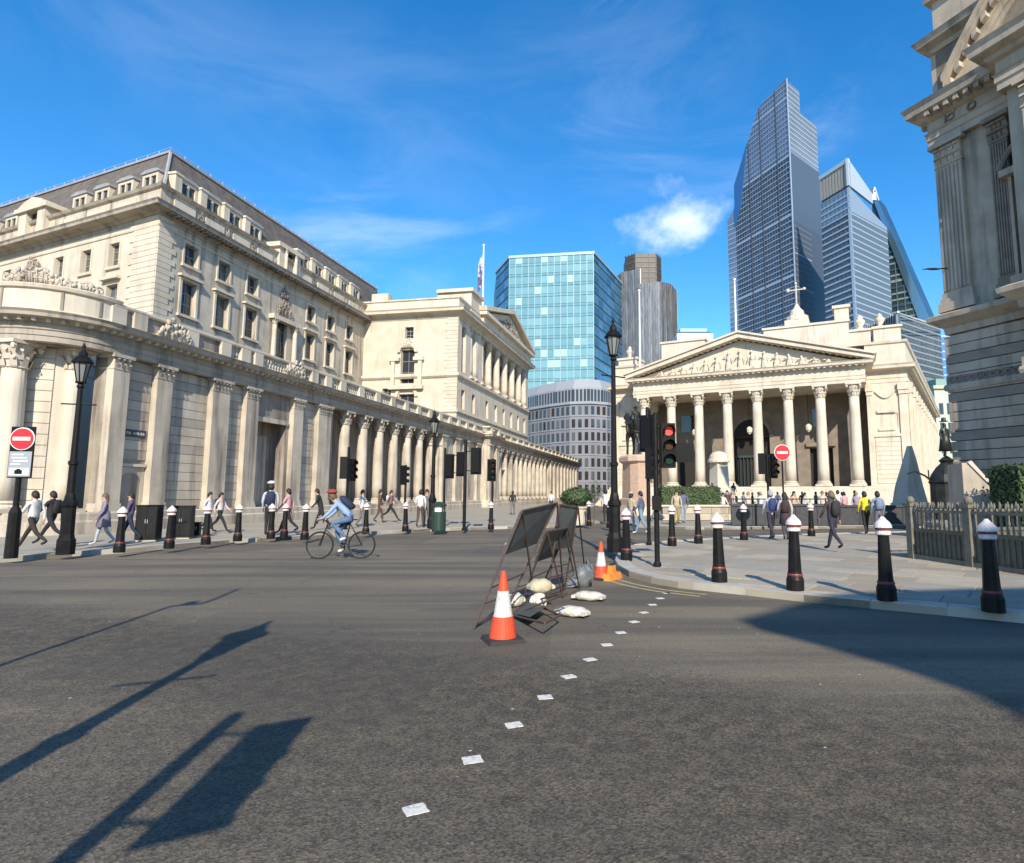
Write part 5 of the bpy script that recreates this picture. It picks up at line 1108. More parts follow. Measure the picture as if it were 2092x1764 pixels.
# thin mast behind left whose kinked shadow crosses the road
tm = thing('unseen_camera_mast', 'thin mast out of view behind left, casting a long kinked shadow', 'mast', (-4.75, 0.95, 0))
MB().path([(0,0,0), (0,0,5.0), (0.0,0,5.1), (0.34,0,5.2), (0.36,0,5.45), (0.30,0,6.1)], 0.035, 7).build('pole', IRON, tm); MB().blob((0.16,0,5.25), 0.1, 0.1, 0.1).build('unseen_camera_dome', IRON, tm)
# ---- traffic signals
LENS = {'red': mat('signal_red_lit', (0.62, 0.07, 0.05), 0.4, emit=0.22), 'red_off': mat('signal_red_dark', (0.06,0.012,0.01), 0.3), 'amber': mat('signal_amber_dark', (0.05,0.03,0.008), 0.3), 'green': mat('signal_green_dark', (0.006,0.035,0.022), 0.3)}
SIGP = mat('signal_black_plastic', (0.006,0.006,0.007), 0.55, spec=0.2)
def signal_head(r, x, z, rz=0.0, lit=False, board=True, s=1.0):
    """three-lamp head facing -y before rotation; children of one part"""
    b = MB(); b.box(-0.15*s, 0.15*s, -0.10, 0.10, -0.47*s, 0.47*s)
    if board: b.box(-0.23*s, 0.23*s, 0.0, 0.025, -0.56*s, 0.56*s)
    h = b.build('signal_head', SIGP, r, False, (x, 0, z), rz)
    for k, c in ((0.30, 'red' if lit else 'red_off'), (0, 'amber'), (-0.30, 'green')):
        l = MB(); l.ring([[(0.10*s*math.cos(t), y, k*s+0.10*s*math.sin(t)) for t in [2*math.pi*i/16 for i in range(16)]] for y in (-0.125, -0.10)]); l.build('lens', LENS[c], h)
        l = MB(); l.ring([[(R*s*math.cos(t), y, k*s+R*s*math.sin(t)) for R in (0.115,) for t in [rad(-30)+rad(240)*i/10 for i in range(11)]] for y in (-0.27, -0.10)], False, 0, False); l.build('visor', SIGP, h)
    return h
def signal(label, p, h, heads, group='traffic signals', r0=0.055):
    r = thing('traffic_signal', label, 'traffic light', p, 0, group)
    MB().lathe([(r0*1.5,0),(r0*1.5,0.06),(r0,0.1),(r0,h-0.04),(r0*0.6,h)], (0,0,0), 10).build('pole', IRON, r)
    for x, z, rz, lit, bd in heads:
        signal_head(r, x, z, rz, lit, bd)
        b = MB(); b.tube((0,0,z+0.4), (x,0,z+0.4), 0.018); b.tube((0,0,z-0.4), (x,0,z-0.4), 0.018); b.build('bracket', IRON, r)
    return r
s1 = signal('black signal pole with red lamp lit in front of the exchange', tuple(G(1343, 1157, PZ_)), 3.2, [(0.25, 2.5, 0.1, True, False)])
MB().box(0.43, 0.82, 0.02, 0.05, 2.15, 2.55).build('backing_plate', SIGP, s1); MB().box(-0.09,0.09,-0.12,0.02,1.15,1.45).build('push_button_box', SIGP, s1)
s2 = signal('dark signal pole standing just behind the one with the red lamp', tuple(G(1326, 1113, PZ_)), 4.1, [(-0.02, 3.3, 2.6, False, True), (0.05, 2.4, 1.2, False, False)])
signal('signal on the plaza below the round red sign', tuple(G(1572, 1078, PZ_)), 3.4, [(-0.25, 2.85, 2.8, False, False), (0.28, 2.75, 0.4, False, True)])
signal('signal with two back-to-back heads behind the cyclist', tuple(G(706, 1082, PZ_)), 3.5, [(-0.18, 2.6, 3.3, False, False), (0.16, 2.5, 1.0, False, False)])
signal('small signal in front of the colonnade, above its own bollard', tuple(G(826, 1073, PZ_)), 2.9, [(-0.12, 2.4, 2.2, False, False)])
signal('signal with wide black board left of the tall plain pole', tuple(G(906, 1077, PZ_)), 3.6, [(0.22, 2.75, 2.9, False, True), (0.75, 2.85, 2.9, False, True)])
s3 = signal('tall plain signal pole with side board before the projecting bank bay', tuple(G(948, 1084, PZ_)), 3.75, [(0.45, 2.85, 3.0, False, True)], r0=0.07)
signal('signal head at the right of the group before the bank entrance bay', tuple(G(1005, 1070, PZ_)), 3.3, [(-0.05, 2.7, 0.4, False, True)])
s4 = signal('signal out of view beside the camera, casting the big signal shadow', (-1.76, -0.85, 0), 3.5, [], r0=0.06)
signal_head(s4, 0.40, 2.92, 0.55, False, True, 0.84); MB().tube((0,0,3.25), (0.44,0,3.25), 0.018).build('bracket', IRON, s4); MB().tube((0,0,2.55), (0.44,0,2.55), 0.018).build('bracket', IRON, s4)
# ---- signs
REDS = mat('sign_red', (0.52, 0.02, 0.03), 0.4); WHT = mat('sign_white', (0.72, 0.72, 0.70), 0.4); GREYS = mat('sign_grey_back', (0.30, 0.33, 0.36), 0.5); BLUS = mat('sign_blue', (0.03, 0.12, 0.35), 0.4)
def disc(r, R, y0, y1, z, m, name, sx=1.0): b = MB(); b.ring([[(R*math.cos(t)*sx, y, z+R*math.sin(t)) for t in [2*math.pi*i/28 for i in range(28)]] for y in (y0, y1)]); return b.build(name, m, r)
p = G(12, 1141, PZ_); Y_ = p.y; pxm = 1250/Y_
ne = thing('no_entry_sign', 'red round no-entry sign above a grey plate on a black post, left edge', 'sign', tuple(p), 0.12)
MB().lathe([(0.13,0),(0.13,0.1),(0.12,1.05),(0.10,1.12),(0.06,1.2),(0.05,3.02),(0.02,3.06)], (0.1,0,0), 10).build('post', IRON, ne)
zs = 2.78; ox = 0.16
o = MB().box(ox-0.26, ox+0.26, -0.085, -0.06, zs-0.92, zs+0.29).build('backing_board', SIGP, ne)
for nm, R, m, y in (('sign_rim', 0.27, WHT, -0.10), ('sign_disc', 0.245, REDS, -0.115)): q = disc(ne, R, y, y+0.013, zs, m, nm); q.location.x = ox
MB().box(ox-0.19, ox+0.19, -0.124, -0.116, zs-0.042, zs+0.042).build('sign_bar', WHT, ne)
MB().box(ox-0.24, ox+0.24, -0.10, -0.087, zs-0.89, zs-0.30).build('time_plate', GREYS, ne)
b = MB()
for k, (a, c) in enumerate(((-0.19, 0.08), (-0.19, 0.15), (-0.15, 0.17), (-0.19, 0.02))): b.box(ox+a, ox+c, -0.108, -0.101, zs-0.39-k*0.075, zs-0.36-k*0.075)
b.build('plate_lines', WHT, ne); MB().box(ox-0.21, ox+0.21, -0.108, -0.101, zs-0.86, zs-0.69).build('symbol_panel', WHT, ne)
b = MB(); b.box(ox-0.09, ox+0.07, -0.115, -0.109, zs-0.83, zs-0.735); b.box(ox-0.05, ox+0.03, -0.116, -0.109, zs-0.735, zs-0.71); b.build('camera_symbol', SIGP, ne)
p = at(1598, 925, 25.0); rs = thing('round_red_sign', 'round red no-entry sign on a thin post in front of the exchange columns', 'sign', (p.x, 25.0, PZ_)); zz = p.z-PZ_
MB().tube((0,0.05,0), (0,0.05,zz+0.32), 0.035).build('post', IRON, rs); disc(rs, 0.33, -0.01, 0.0, zz, WHT, 'sign_rim'); disc(rs, 0.305, -0.025, -0.012, zz, REDS, 'sign_disc'); MB().box(-0.22, 0.22, -0.034, -0.026, zz-0.05, zz+0.05).build('sign_bar', WHT, rs)
# ---- cabinets, bins
CAB = mat('cabinet_black', (0.008,0.008,0.009), 0.5, (0.015,0.015,0.016), 3.0, spec=0.25); GRN = mat('bin_green', (0.02,0.045,0.03), 0.45)
def cabinet(label, u, v, w, h, d, m=CAB, name='street_cabinet', cat='cabinet'):
    p = G(u, v, PZ_); r = thing(name, label, cat, tuple(p), 0.25)
    MB().box(-w/2, w/2, -d/2, d/2, 0.06, h-0.04).build('body', m, r); MB().box(-w/2-0.02, w/2+0.02, -d/2-0.02, d/2+0.02, h-0.04, h).build('lid', m, r); MB().box(-w/2+0.03, w/2-0.03, -d/2+0.03, d/2-0.03, 0, 0.06).build('plinth', KERB, r)
    for s in (-1, 1): d_ = MB().box(min(0, s*(w/2-0.02))+0.01, max(0, s*(w/2-0.02))-0.01, -d/2-0.018, -d/2-0.001, 0.12, h-0.1).build('door', m, r); MB().box(s*0.03-0.01, s*0.03+0.01, -d/2-0.04, -d/2-0.018, h*0.5, h*0.5+0.12).build('handle', GREYS, d_)
    return r
cabinet('wide black street cabinet left of the bollard, beside the arched bank door', 302, 1106, 0.62, 1.14, 0.4); cabinet('black street cabinet right of the bollard, under the second pilaster', 371, 1101, 0.60, 1.1, 0.4); cabinet('small low black box right of the two big cabinets', 400, 1098, 0.24, 0.52, 0.22)
p = G(896, 1086, PZ_); bn = thing('litter_bin', 'dark green litter bin beside the middle lamp post', 'bin', tuple(p), 0.2)
MB().lathe([(0.26,0),(0.28,0.05),(0.28,0.78)], (0,0,0), 14).build('body', GRN, bn); b = MB(); [b.tube((0.25*math.cos(t),0.25*math.sin(t),0.78), (0.25*math.cos(t),0.25*math.sin(t),1.0), 0.03) for t in (0.5, 2.1, 3.7, 5.3)]; b.build('supports', GRN, bn); MB().lathe([(0.29,1.0),(0.30,1.06),(0.12,1.16),(0.02,1.18)], (0,0,0), 14).build('lid', GRN, bn); MB().lathe([(0.2,0.78),(0.2,1.0)], (0,0,0), 10).build('liner', WHT, bn)
# ---- traffic cones
ORNG = mat('cone_orange', (0.70, 0.075, 0.022), 0.55, (0.40, 0.06, 0.035), 16.0, lohi=(0.5, 0.78)); CWHT = mat('cone_sleeve', (0.62, 0.62, 0.57), 0.6, (0.34, 0.33, 0.29), 18.0, lohi=(0.5, 0.78)); RUB = mat('cone_rubber_foot', (0.03, 0.028, 0.026), 0.8)
def cone(label, u, v, h=0.75, rz=0.3, tilt=0.0):
    p = G(u, v); r = thing('traffic_cone', label, 'traffic cone', (p.x, p.y, 0), rz, 'traffic cones by the road-sign frames'); r.rotation_euler = (tilt, 0, rz); k = h/0.75
    MB().box(-0.20*k, 0.20*k, -0.20*k, 0.20*k, 0, 0.045, 0, 0.012).build('foot', RUB, r)
    def R(z): return 0.145*k*(1-z/h)+0.026*k*(z/h)
    for nm, a, c, m, e in (('skirt', 0.045, 0.27*k, ORNG, 0.012), ('sleeve', 0.27*k, 0.54*k, CWHT, 0.003), ('tip', 0.54*k, h, ORNG, 0.0)): MB().lathe([(R(a)+e, a), (R(c)+e, c)]+([(R(h)*0.7, h+0.005)] if nm == 'tip' else []), (0,0,0), 22).build(nm, m, r)
    return r
cone('orange and white traffic cone nearest the camera, left of the sandbags', 1027, 1310, 0.75, 0.4); cone('orange traffic cone farther off beside the yellow lines', 1228, 1184, 0.70, 0.8)
# ---- tubular frames of temporary road signs, seen from behind
RUST = mat('rusty_frame_steel', (0.10, 0.055, 0.04), 0.7, (0.055, 0.04, 0.035), 14.0); BACK = mat('sign_back_grey', (0.075, 0.082, 0.078), 0.6, (0.05, 0.055, 0.052), 5.0)
def sign_frame(label, TL, TR, FL, FR_, RL, RR, f0, f1):
    o = Vector((FL[0], FL[1], 0)); r = thing('road_sign_frame', label, 'road sign', tuple(o), 0, 'temporary road sign frames'); V = lambda q: Vector(q)-o
    TL, TR, FL, FR_, RL, RR = map(V, (TL, TR, FL, FR_, RL, RR))
    for a, c in ((TL, FL), (TR, FR_)): MB().tube(a, c, 0.014).build('front_leg', RUST, r)
    for a, c in ((TL, RL), (TR, RR)): MB().tube(a, c, 0.013).build('rear_leg', RUST, r)
    b = MB(); b.tube(TL, TR, 0.014); b.tube(FL.lerp(TL, 0.03), FR_.lerp(TR, 0.03), 0.012); b.tube(RL, RR, 0.012); b.tube(FL.lerp(TL, 0.33), FR_.lerp(TR, 0.33), 0.012); b.tube(FL.lerp(TL, 0.2), RL.lerp(TL, 0.2), 0.009); b.tube(FR_.lerp(TR, 0.2), RR.lerp(TR, 0.2), 0.009); b.build('cross_bars', RUST, r)
    q = [FL.lerp(TL, f1), FR_.lerp(TR, f1), FR_.lerp(TR, f0), FL.lerp(TL, f0)]; n = (q[1]-q[0]).cross(q[3]-q[0]).normalized()*0.018
    MB().ring([[p_+n*0.9 for p_ in q], [p_+n*1.7 for p_ in q]]).build('sign_plate', BACK, r)
    b = MB()
    for t in (0.25, 0.75): b.tube(q[3].lerp(q[0], t)+n*2.2, q[2].lerp(q[1], t)+n*2.2, 0.015, None, 4)
    b.build('plate_stiffener', GREYS, r)
    return r
def gz(u, v, Y): return tuple(at(u, v, Y))
sign_frame('big dark road sign on rusty splayed frame, nearest, behind the near cone', gz(1067,1044,8.0), gz(1138,1028,9.1), tuple(G(967,1287)), tuple(G(1034,1246)), tuple(G(1092,1228)), tuple(G(1150,1205)), 0.60, 0.99)
sign_frame('second dark road sign behind the first, right half of the pair', gz(1143,1031,9.6), gz(1181,1037,10.0), tuple(G(1118,1226)), tuple(G(1153,1206)), tuple(G(1176,1192)), tuple(G(1196,1180)), 0.52, 0.99)
sign_frame('third low road sign frame with small plate, leaning behind the sandbags', gz(1118,1086,9.0), gz(1160,1078,9.7), tuple(G(1068,1226)), tuple(G(1104,1206)), tuple(G(1150,1222)), tuple(G(1184,1204)), 0.55, 0.97)
p4 = [G(1044,1260), G(1081,1239), G(1144,1278), G(1113,1306)]; c4_ = sum(p4, Vector((0,0,0)))/4
ff_ = thing('folded_sign_frame', 'folded rusty sign frame lying flat on the road beside the near cone', 'road sign', (c4_.x, c4_.y, 0), 0); q4 = [p_-c4_+Vector((0,0,0.02+0.05*i)) for i, p_ in enumerate(p4)]
b = MB(); [b.tube(q4[i], q4[(i+1) % 4], 0.014) for i in range(4)]; b.tube(q4[0].lerp(q4[3], 0.5), q4[1].lerp(q4[2], 0.5), 0.011); b.build('frame', RUST, ff_); b = MB(); b.tube(q4[0], q4[2]+Vector((0.1,0.1,0.25)), 0.012); b.tube(q4[1], q4[2]+Vector((0.1,0.1,0.25)), 0.012); b.build('leg', RUST, ff_); MB().face([q4[1].lerp(q4[3], 0.1)+Vector((0,0,.03)), q4[1].lerp(q4[2], 0.6)+Vector((0,0,.03)), q4[0].lerp(q4[3], 0.6)+Vector((0,0,.03)), q4[0].lerp(q4[3], 0.1)+Vector((0,0,.03))]).build('torn_sheet', BACK, ff_)
# ---- sandbags
SBW = mat('sandbag_white', (0.74, 0.71, 0.63), 0.9, (0.50, 0.46, 0.38), 11.0, 6, 1.0, 26); SBC = mat('sandbag_cream', (0.56, 0.50, 0.35), 0.9, (0.45, 0.38, 0.25), 8.0, 5, 0.6, 40)
def sandbag(label, u, v, L, w, h, rz, z=0.0, tilt=0.0, m=SBW, Y=None):
    p = G(u, v) if Y is None else at(u, v, Y); r = thing('sandbag', label, 'sandbag', (p.x, p.y, p.z if Y else z), rz, 'sandbags weighing down the sign frames'); r.rotation_euler = (tilt, tilt*0.6, rz)
    L, w, h = L*1.0, w*1.05, h*0.88; rs = []; n = 14
    for i in range(9):
        t = i/8*2-1; k = max(0.10, (1-abs(t)**2.6)**0.5); q = []
        for j in range(n):
            a = 2*math.pi*j/n; ca, sa = math.cos(a), math.sin(a); wr = 1+0.07*math.sin(3*a+i*1.7)+random.uniform(-.04, .04)
            q.append((t*L/2, w/2*k*wr*abs(ca)**0.7*(1 if ca > 0 else -1), h/2+h/2*k*wr*abs(sa)**0.8*(1 if sa > 0 else -1)))
        rs.append(q)
    b = MB(); b.ring(rs); b.build('sack', m, r, True)
    for e in (-1, 1):
        b = MB(); b.ring([[(e*L*0.40, y, h/2+z_) for y, z_ in ((-w*0.36,-h*.2),(w*0.36,-h*.2),(w*0.36,h*.2),(-w*0.36,h*.2))], [(e*L*0.53, y, h*0.45+z_) for y, z_ in ((-w*0.40,-.02),(w*0.34,-.025),(w*0.34,.01),(-w*0.40,.02))]]); b.build('folded_end', m, r)
sandbag('white sandbag lying right of the folded frame, nearest the dotted line', 1170, 1260, 0.42, 0.24, 0.15, -0.55); sandbag('white sandbag lying farther right, between dotted line and second sign', 1203, 1227, 0.46, 0.26, 0.15, -0.35)
sandbag('small white sandbag leaning just right of the near cone', 1052, 1240, 0.26, 0.2, 0.22, 1.0); sandbag('narrow white sandbag slumped upright among the frame legs', 1094, 1247, 0.2, 0.16, 0.30, 0.7, tilt=0.25); sandbag('cream sandbag on top of the pile under the signs', 1104, 1212, 0.34, 0.26, 0.22, 0.4, m=SBC, Y=8.75)
gs = thing('grey_sack', 'crumpled dark grey sack at the foot of the second sign', 'sack', tuple(G(1189, 1200))); b = MB(); b.blob((0,0,0.16), 0.17, 0.15, 0.2, 11, 8, 0.22); b.blob((0.09,0.06,0.2), 0.12, 0.1, 0.2, 9, 6, 0.3); b.blob((-0.12,-0.05,0.1), 0.13, 0.12, 0.11, 9, 6, 0.25); b.build('bag', mat('grey_plastic', (0.10, 0.11, 0.12), 0.5, (0.18,0.2,0.21), 9.0), gs, True); MB().blob((-0.2,-0.08,0.05), 0.14, 0.1, 0.05, 9, 6, 0.3).build('loose_fold', MATS['grey_plastic'], gs)
of = thing('barrier_foot', 'orange plastic barrier foot beside the far cone', 'barrier foot', tuple(G(1250, 1184)), -0.5); MB().box(-0.10,0.10,-0.28,0.28,0,0.12,0,0.03).box(-0.05,0.05,-0.1,0.1,0.12,0.26,0,0.01).build('foot', mat('barrier_orange', (0.75, 0.28, 0.04), 0.6, (0.6,0.2,0.04), 8.0), of); MB().box(-0.03,0.03,-0.05,0.05,0.26,0.30).build('socket', RUB, of)
# ---- railing by the mansion
FEN = mat('railing_olive_paint', (0.085, 0.078, 0.058), 0.6, (0.13, 0.12, 0.09), 8.0); FENL = mat('railing_stone_cap', (0.19, 0.175, 0.135), 0.8, (0.125,0.115,0.09), 6.0)
fa_, fb_ = Vector((7.97, 14.47)), Vector((8.41, 11.6)); dv = (fb_-fa_).normalized(); fl_L = 6.2
fn = thing('iron_railing', 'olive-grey ornamental iron railing around the stair at the right edge', 'railing', (fa_.x, fa_.y, PZ_), math.atan2(dv.y, dv.x))
def rail_side(par, L, rot, n, off=(0,0,0)):
    M_ = Matrix.Translation(off) @ Matrix.Rotation(rot, 4, 'Z')
    for nm, z0, z1, t, m in (('top_rail', 1.07, 1.13, 0.045, FENL), ('middle_rail', 0.62, 0.70, 0.04, FEN), ('bottom_rail', 0.0, 0.10, 0.06, FENL)):
        o = MB().box(0, L, -t, t, z0, z1).build(nm, m, par); o.matrix_basis = M_
    bar = MB().lathe([(0.016,0.70),(0.026,0.76),(0.018,0.85),(0.024,0.98),(0.016,1.07)], (0,0,0), 6).lathe([(0.02,1.13),(0.035,1.19),(0.012,1.3)], (0,0,0), 6).mesh('baluster', FENL); low = MB().box(-0.028, 0.028, -0.028, 0.028, 0.10, 0.62).mesh('panel_bar', FEN)
    for i in range(n):
        x = L*(i+0.5)/n; o = put('baluster', bar, par); o.matrix_basis = M_ @ Matrix.Translation((x,0,0)); o = put('panel_bar', low, par); o.matrix_basis = M_ @ Matrix.Translation((x,0,0))
    o = MB().box(0, L, -0.006, 0.006, 0.10, 0.62).build('backing_panel', FEN, par); o.matrix_basis = M_
rail_side(fn, fl_L, 0, 46); rail_side(fn, 4.5, rad(90), 20)
pst = MB().box(-0.09,0.09,-0.09,0.09,0,1.2).box(-0.12,0.12,-0.12,0.12,1.2,1.27).blob((0,0,1.34), 0.09, 0.09, 0.1).mesh('railing_post', FENL)
for x, y in ((0,0), (1.72,0), (3.6,0), (5.6,0), (0,4.5)): put('railing_post', pst, fn, (x, y, 0))
# ================================================================== HEDGES, PLANTERS, MONUMENTS
def leaves(n, fn, size, jit=0.5):
    b = MB()
    for _ in range(n):
        p, nr = fn(); nr = (nr+Vector((random.uniform(-jit,jit), random.uniform(-jit,jit), random.uniform(-jit,jit)+0.2))).normalized(); a = nr.orthogonal().normalized(); a = (Matrix.Rotation(random.uniform(0, 6.28), 3, nr) @ a); c = nr.cross(a); s = size*random.uniform(0.6, 1.3)
        b.face([p-a*s, p+c*s*0.5, p+a*s, p-c*s*0.5])
    return b
def boxfn(x0, x1, y0, y1, z0, z1):
    def f():
        k = random.random(); x, y, z = random.uniform(x0,x1), random.uniform(y0,y1), random.uniform(z0,z1); w = random.choice((0.04, 0.06, 0.12))
        if k < 0.45: return Vector((x, y0+random.uniform(-w,w), z)), Vector((0,-1,0))
        if k < 0.55: return Vector((x0+random.uniform(-w,w), y, z)), Vector((-1,0,0))
        if k < 0.65: return Vector((x1+random.uniform(-w,w), y, z)), Vector((1,0,0))
        return Vector((x, y, z1+random.uniform(-w,w))), Vector((0,0,1))
    return f
def hedge(label, x0, x1, Y, dep, z0, z1, n, base=None):
    r = thing('clipped_hedge', label, 'hedge', ((x0+x1)/2, Y, 0)); L = (x1-x0)/2
    MB().box(-L+0.05, L-0.05, 0.05, dep-0.05, z0, z1-0.06).build('core', HEDGED, r)
    o = leaves(n, boxfn(-L, L, 0, dep, z0, z1), 0.06).build('leaves', HEDGEM, r); setting(o, 'stuff')
    return r
x0, x1 = at(1352, 1010, 35).x, at(1472, 1010, 35).x
hedge('clipped green box hedge on a low wall in front of the exchange steps', x0, x1, 35.0, 1.6, 0.98, 1.98, 7000)
lw = thing('planter_wall', 'low buff stone wall under the clipped box hedge', 'wall', (x0, 34.8, PZ_)); n_ = 6; Lw = x1-x0+2.2
for i in range(n_):
    for j in range(2): piece('stone_block', SLABM[(i+j) % 3] if (i+j) % 2 else STONE, lw, Lw*i/n_+0.01, Lw*(i+1)/n_-0.01, 0, 2.0, 0.02+j*0.38, 0.385+j*0.38)
piece('coping', STONE2, lw, -0.08, Lw+0.08, -0.08, 2.08, 0.78, 0.88)
hedge('dark green hedge behind the railing at the right edge', 12.1, 17.0, 16.6, 1.3, 0.15, 2.35, 9000)
pb = at(1178, 1040, 30); pl_ = thing('round_bush', 'rounded green bush in a stone planter left of the lamp post', 'bush', (pb.x, 30, PZ_))
MB().lathe([(0.42,0),(0.45,0.1),(0.5,0.75),(0.56,0.8),(0.56,0.88),(0.45,0.9)], (0,0,0), 14).build('planter', STONE2, pl_)
MB().blob((0,0,1.32), 0.62, 0.62, 0.34, 12, 8).build('core', HEDGED, pl_)
def bf():
    t, a = math.acos(random.uniform(-0.9, 1)), random.uniform(0, 6.283); d = Vector((math.sin(t)*math.cos(a), math.sin(t)*math.sin(a), math.cos(t))); k = 1+0.1*math.sin(5*a)*math.sin(3*t)+random.choice((random.uniform(-.08, .08), random.uniform(-.05, .22))); return Vector((d.x*0.68*k, d.y*0.70*k, 1.32+d.z*0.42*k)), d
setting(leaves(4200, bf, 0.055).build('leaves', HEDGEM, pl_), 'stuff')
sp_ = at(1214, 1045, 33); sap = thing('sapling', 'thin young tree with sparse leaves right of the round bush', 'tree', (sp_.x, 33, PZ_))
tr = MB().tube((0,0,0), (0.05,0,1.6), 0.03, 0.02, 7); [tr.tube((0.04,0,1.0+0.1*k), (0.04+0.3*math.cos(k*2.1), 0.3*math.sin(k*2.1), 1.5+0.13*k), 0.012, 0.006, 5) for k in range(5)]; tr.build('trunk', mat('sapling_bark', (0.10,0.08,0.055), 0.9), sap)
setting(leaves(500, lambda: (Vector((random.gauss(0.05,.22), random.gauss(0,.22), random.gauss(1.6,.28))), Vector((0,0,1))), 0.05, 1.0).build('crown', HEDGEM, sap), 'stuff')
# ---- continuous skinned bodies
def skin_mesh(name, J, E, mats, bone_mat, root, sub=2, extra=None):
    me = bpy.data.meshes.new('tmp'); keys = list(J); idx = {k: i for i, k in enumerate(keys)}
    me.from_pydata([J[k][0] for k in keys], [(idx[a], idx[b]) for a, b in E], []); o = bpy.data.objects.new('tmp', me); COL.objects.link(o)
    o.modifiers.new('skin', 'SKIN').use_smooth_shade = True
    sv = me.skin_vertices[0].data
    for k in keys: r = J[k][1]; sv[idx[k]].radius = r if isinstance(r, tuple) else (r, r); sv[idx[k]].use_root = (k == root)
    s = o.modifiers.new('sub', 'SUBSURF'); s.levels = sub; s.render_levels = sub
    dg = bpy.context.evaluated_depsgraph_get(); dg.update(); m2 = bpy.data.meshes.new_from_object(o.evaluated_get(dg)); m2.name = name
    bpy.data.objects.remove(o); bpy.data.meshes.remove(me)
    m2.materials.clear(); [m2.materials.append(m) for m in mats]
    segs = [(Vector(J[a][0]), Vector(J[b][0]), bone_mat(a, b)) for a, b in E]
    if len(mats) > 1:
        for p in m2.polygons:
            c = Vector(p.center); best, bi = 9e9, 0
            for a, b_, mi in segs:
                d = b_-a; t = max(0, min(1, (c-a).dot(d)/max(d.length_squared, 1e-9))); q = (c-a-d*t).length
                if q < best: best, bi = q, mi
            p.material_index = bi
    return m2
SKIN = mat('skin', (0.42, 0.26, 0.19), 0.6); SKIND = mat('skin_dark', (0.13, 0.075, 0.05), 0.6)
def joints(h=1.75, swing=0.0, lean=0.0, arm=None, bend=0.25, sit=None):
    k = h/1.75; ar = swing*0.8 if arm is None else arm; V = Vector
    J = {'pelvis': (V((0,0,0.93)), 0.125), 'spine': (V((0,0.01+lean*0.2,1.12)), 0.12), 'chest': (V((0,lean*0.4,1.32)), (0.145,0.12)), 'neck': (V((0,lean*0.55+0.01,1.48)), 0.055), 'head': (V((0,lean*0.62+0.03,1.60)), 0.088), 'crown': (V((0,lean*0.66+0.02,1.69)), 0.072)}
    for s, n in ((-1,'L'), (1,'R')):
        a = swing*s; hip = V((s*0.09,0,0.88)); kn = hip+V((0, math.sin(a)*0.42+0.02, -math.cos(a)*0.42)); b2 = a-(bend*(1.6 if a < 0 else 0.35) if swing else 0.03); an = kn+V((0, math.sin(b2)*0.40, -math.cos(b2)*0.40))
        an.z = max(an.z, 0.075); J['hip'+n] = (hip, 0.088); J['knee'+n] = (kn, 0.062); J['ank'+n] = (an, 0.042); J['toe'+n] = (an+V((0,0.17,-0.035 if an.z < 0.12 else -0.08)), 0.036)
        sh = V((s*0.185, lean*0.45, 1.40)); aa = -ar*s; el = sh+V((s*0.05, math.sin(aa)*0.28, -math.cos(aa)*0.28)); wr = el+V((-s*0.02, math.sin(aa+0.45)*0.25, -math.cos(aa+0.45)*0.25)); hd = wr+(wr-el).normalized()*0.085
        J['sh'+n] = (sh, 0.058); J['el'+n] = (el, 0.045); J['wr'+n] = (wr, 0.030); J['hand'+n] = (hd, (0.036,0.022))
    return {q: (v*k, tuple(x*k for x in r) if isinstance(r, tuple) else r*k) for q, (v, r) in J.items()}
BE = [('pelvis','spine'),('spine','chest'),('chest','neck'),('neck','head'),('head','crown')]+[(a+s, b_+s) for s in 'LR' for a, b_ in (('hip','knee'),('knee','ank'),('ank','toe'),('sh','el'),('el','wr'),('wr','hand'))]+[('pelvis','hipL'),('pelvis','hipR'),('chest','shL'),('chest','shR')]
def fingers(J, k=1.0):
    b = MB()
    for s, n in ((-1,'L'), (1,'R')):
        w, h_ = J['wr'+n][0], J['hand'+n][0]; d = (h_-w).normalized(); side = Vector((0,1,0)) if abs(d.y) < 0.8 else Vector((0,0,1)); side = (side-d*side.dot(d)).normalized(); inn = d.cross(side)*(-s)
        for i, L in enumerate((0.062, 0.075, 0.08, 0.07)):
            a = h_+side*(0.027-i*0.018)*k; m_ = a+d*L*0.55*k; b.tube(a-d*0.02, m_, 0.0085*k, 0.0075*k, 6); b.tube(m_, m_+(d+inn*0.6).normalized()*L*0.5*k, 0.0075*k, 0.006*k, 6)
        a = w.lerp(h_, 0.5)+side*0.03*k; b.tube(a, a+(d*0.7+side).normalized()*0.06*k, 0.01*k, 0.008*k, 6)
    return b
CLOTH = {}
def cloth(c):
    if c not in CLOTH: CLOTH[c] = mat('cloth_%d' % len(CLOTH), c, 0.85, tuple(x*0.72 for x in c), 7.0, 4, 0.35, 22)
    return CLOTH[c]
WHITEC, BLACKC, NAVY, JEANS, GREYC, BEIGE, BROWN, PINK, LBLUE, YEL, PURP = (0.66,0.65,0.64), (0.018,0.018,0.02), (0.02,0.03,0.07), (0.10,0.17,0.30), (0.16,0.16,0.17), (0.48,0.40,0.29), (0.13,0.07,0.04), (0.55,0.33,0.32), (0.30,0.44,0.62), (0.72,0.60,0.03), (0.13,0.09,0.16)
HAIRB = (0.02,0.015,0.012)
NP = [0]
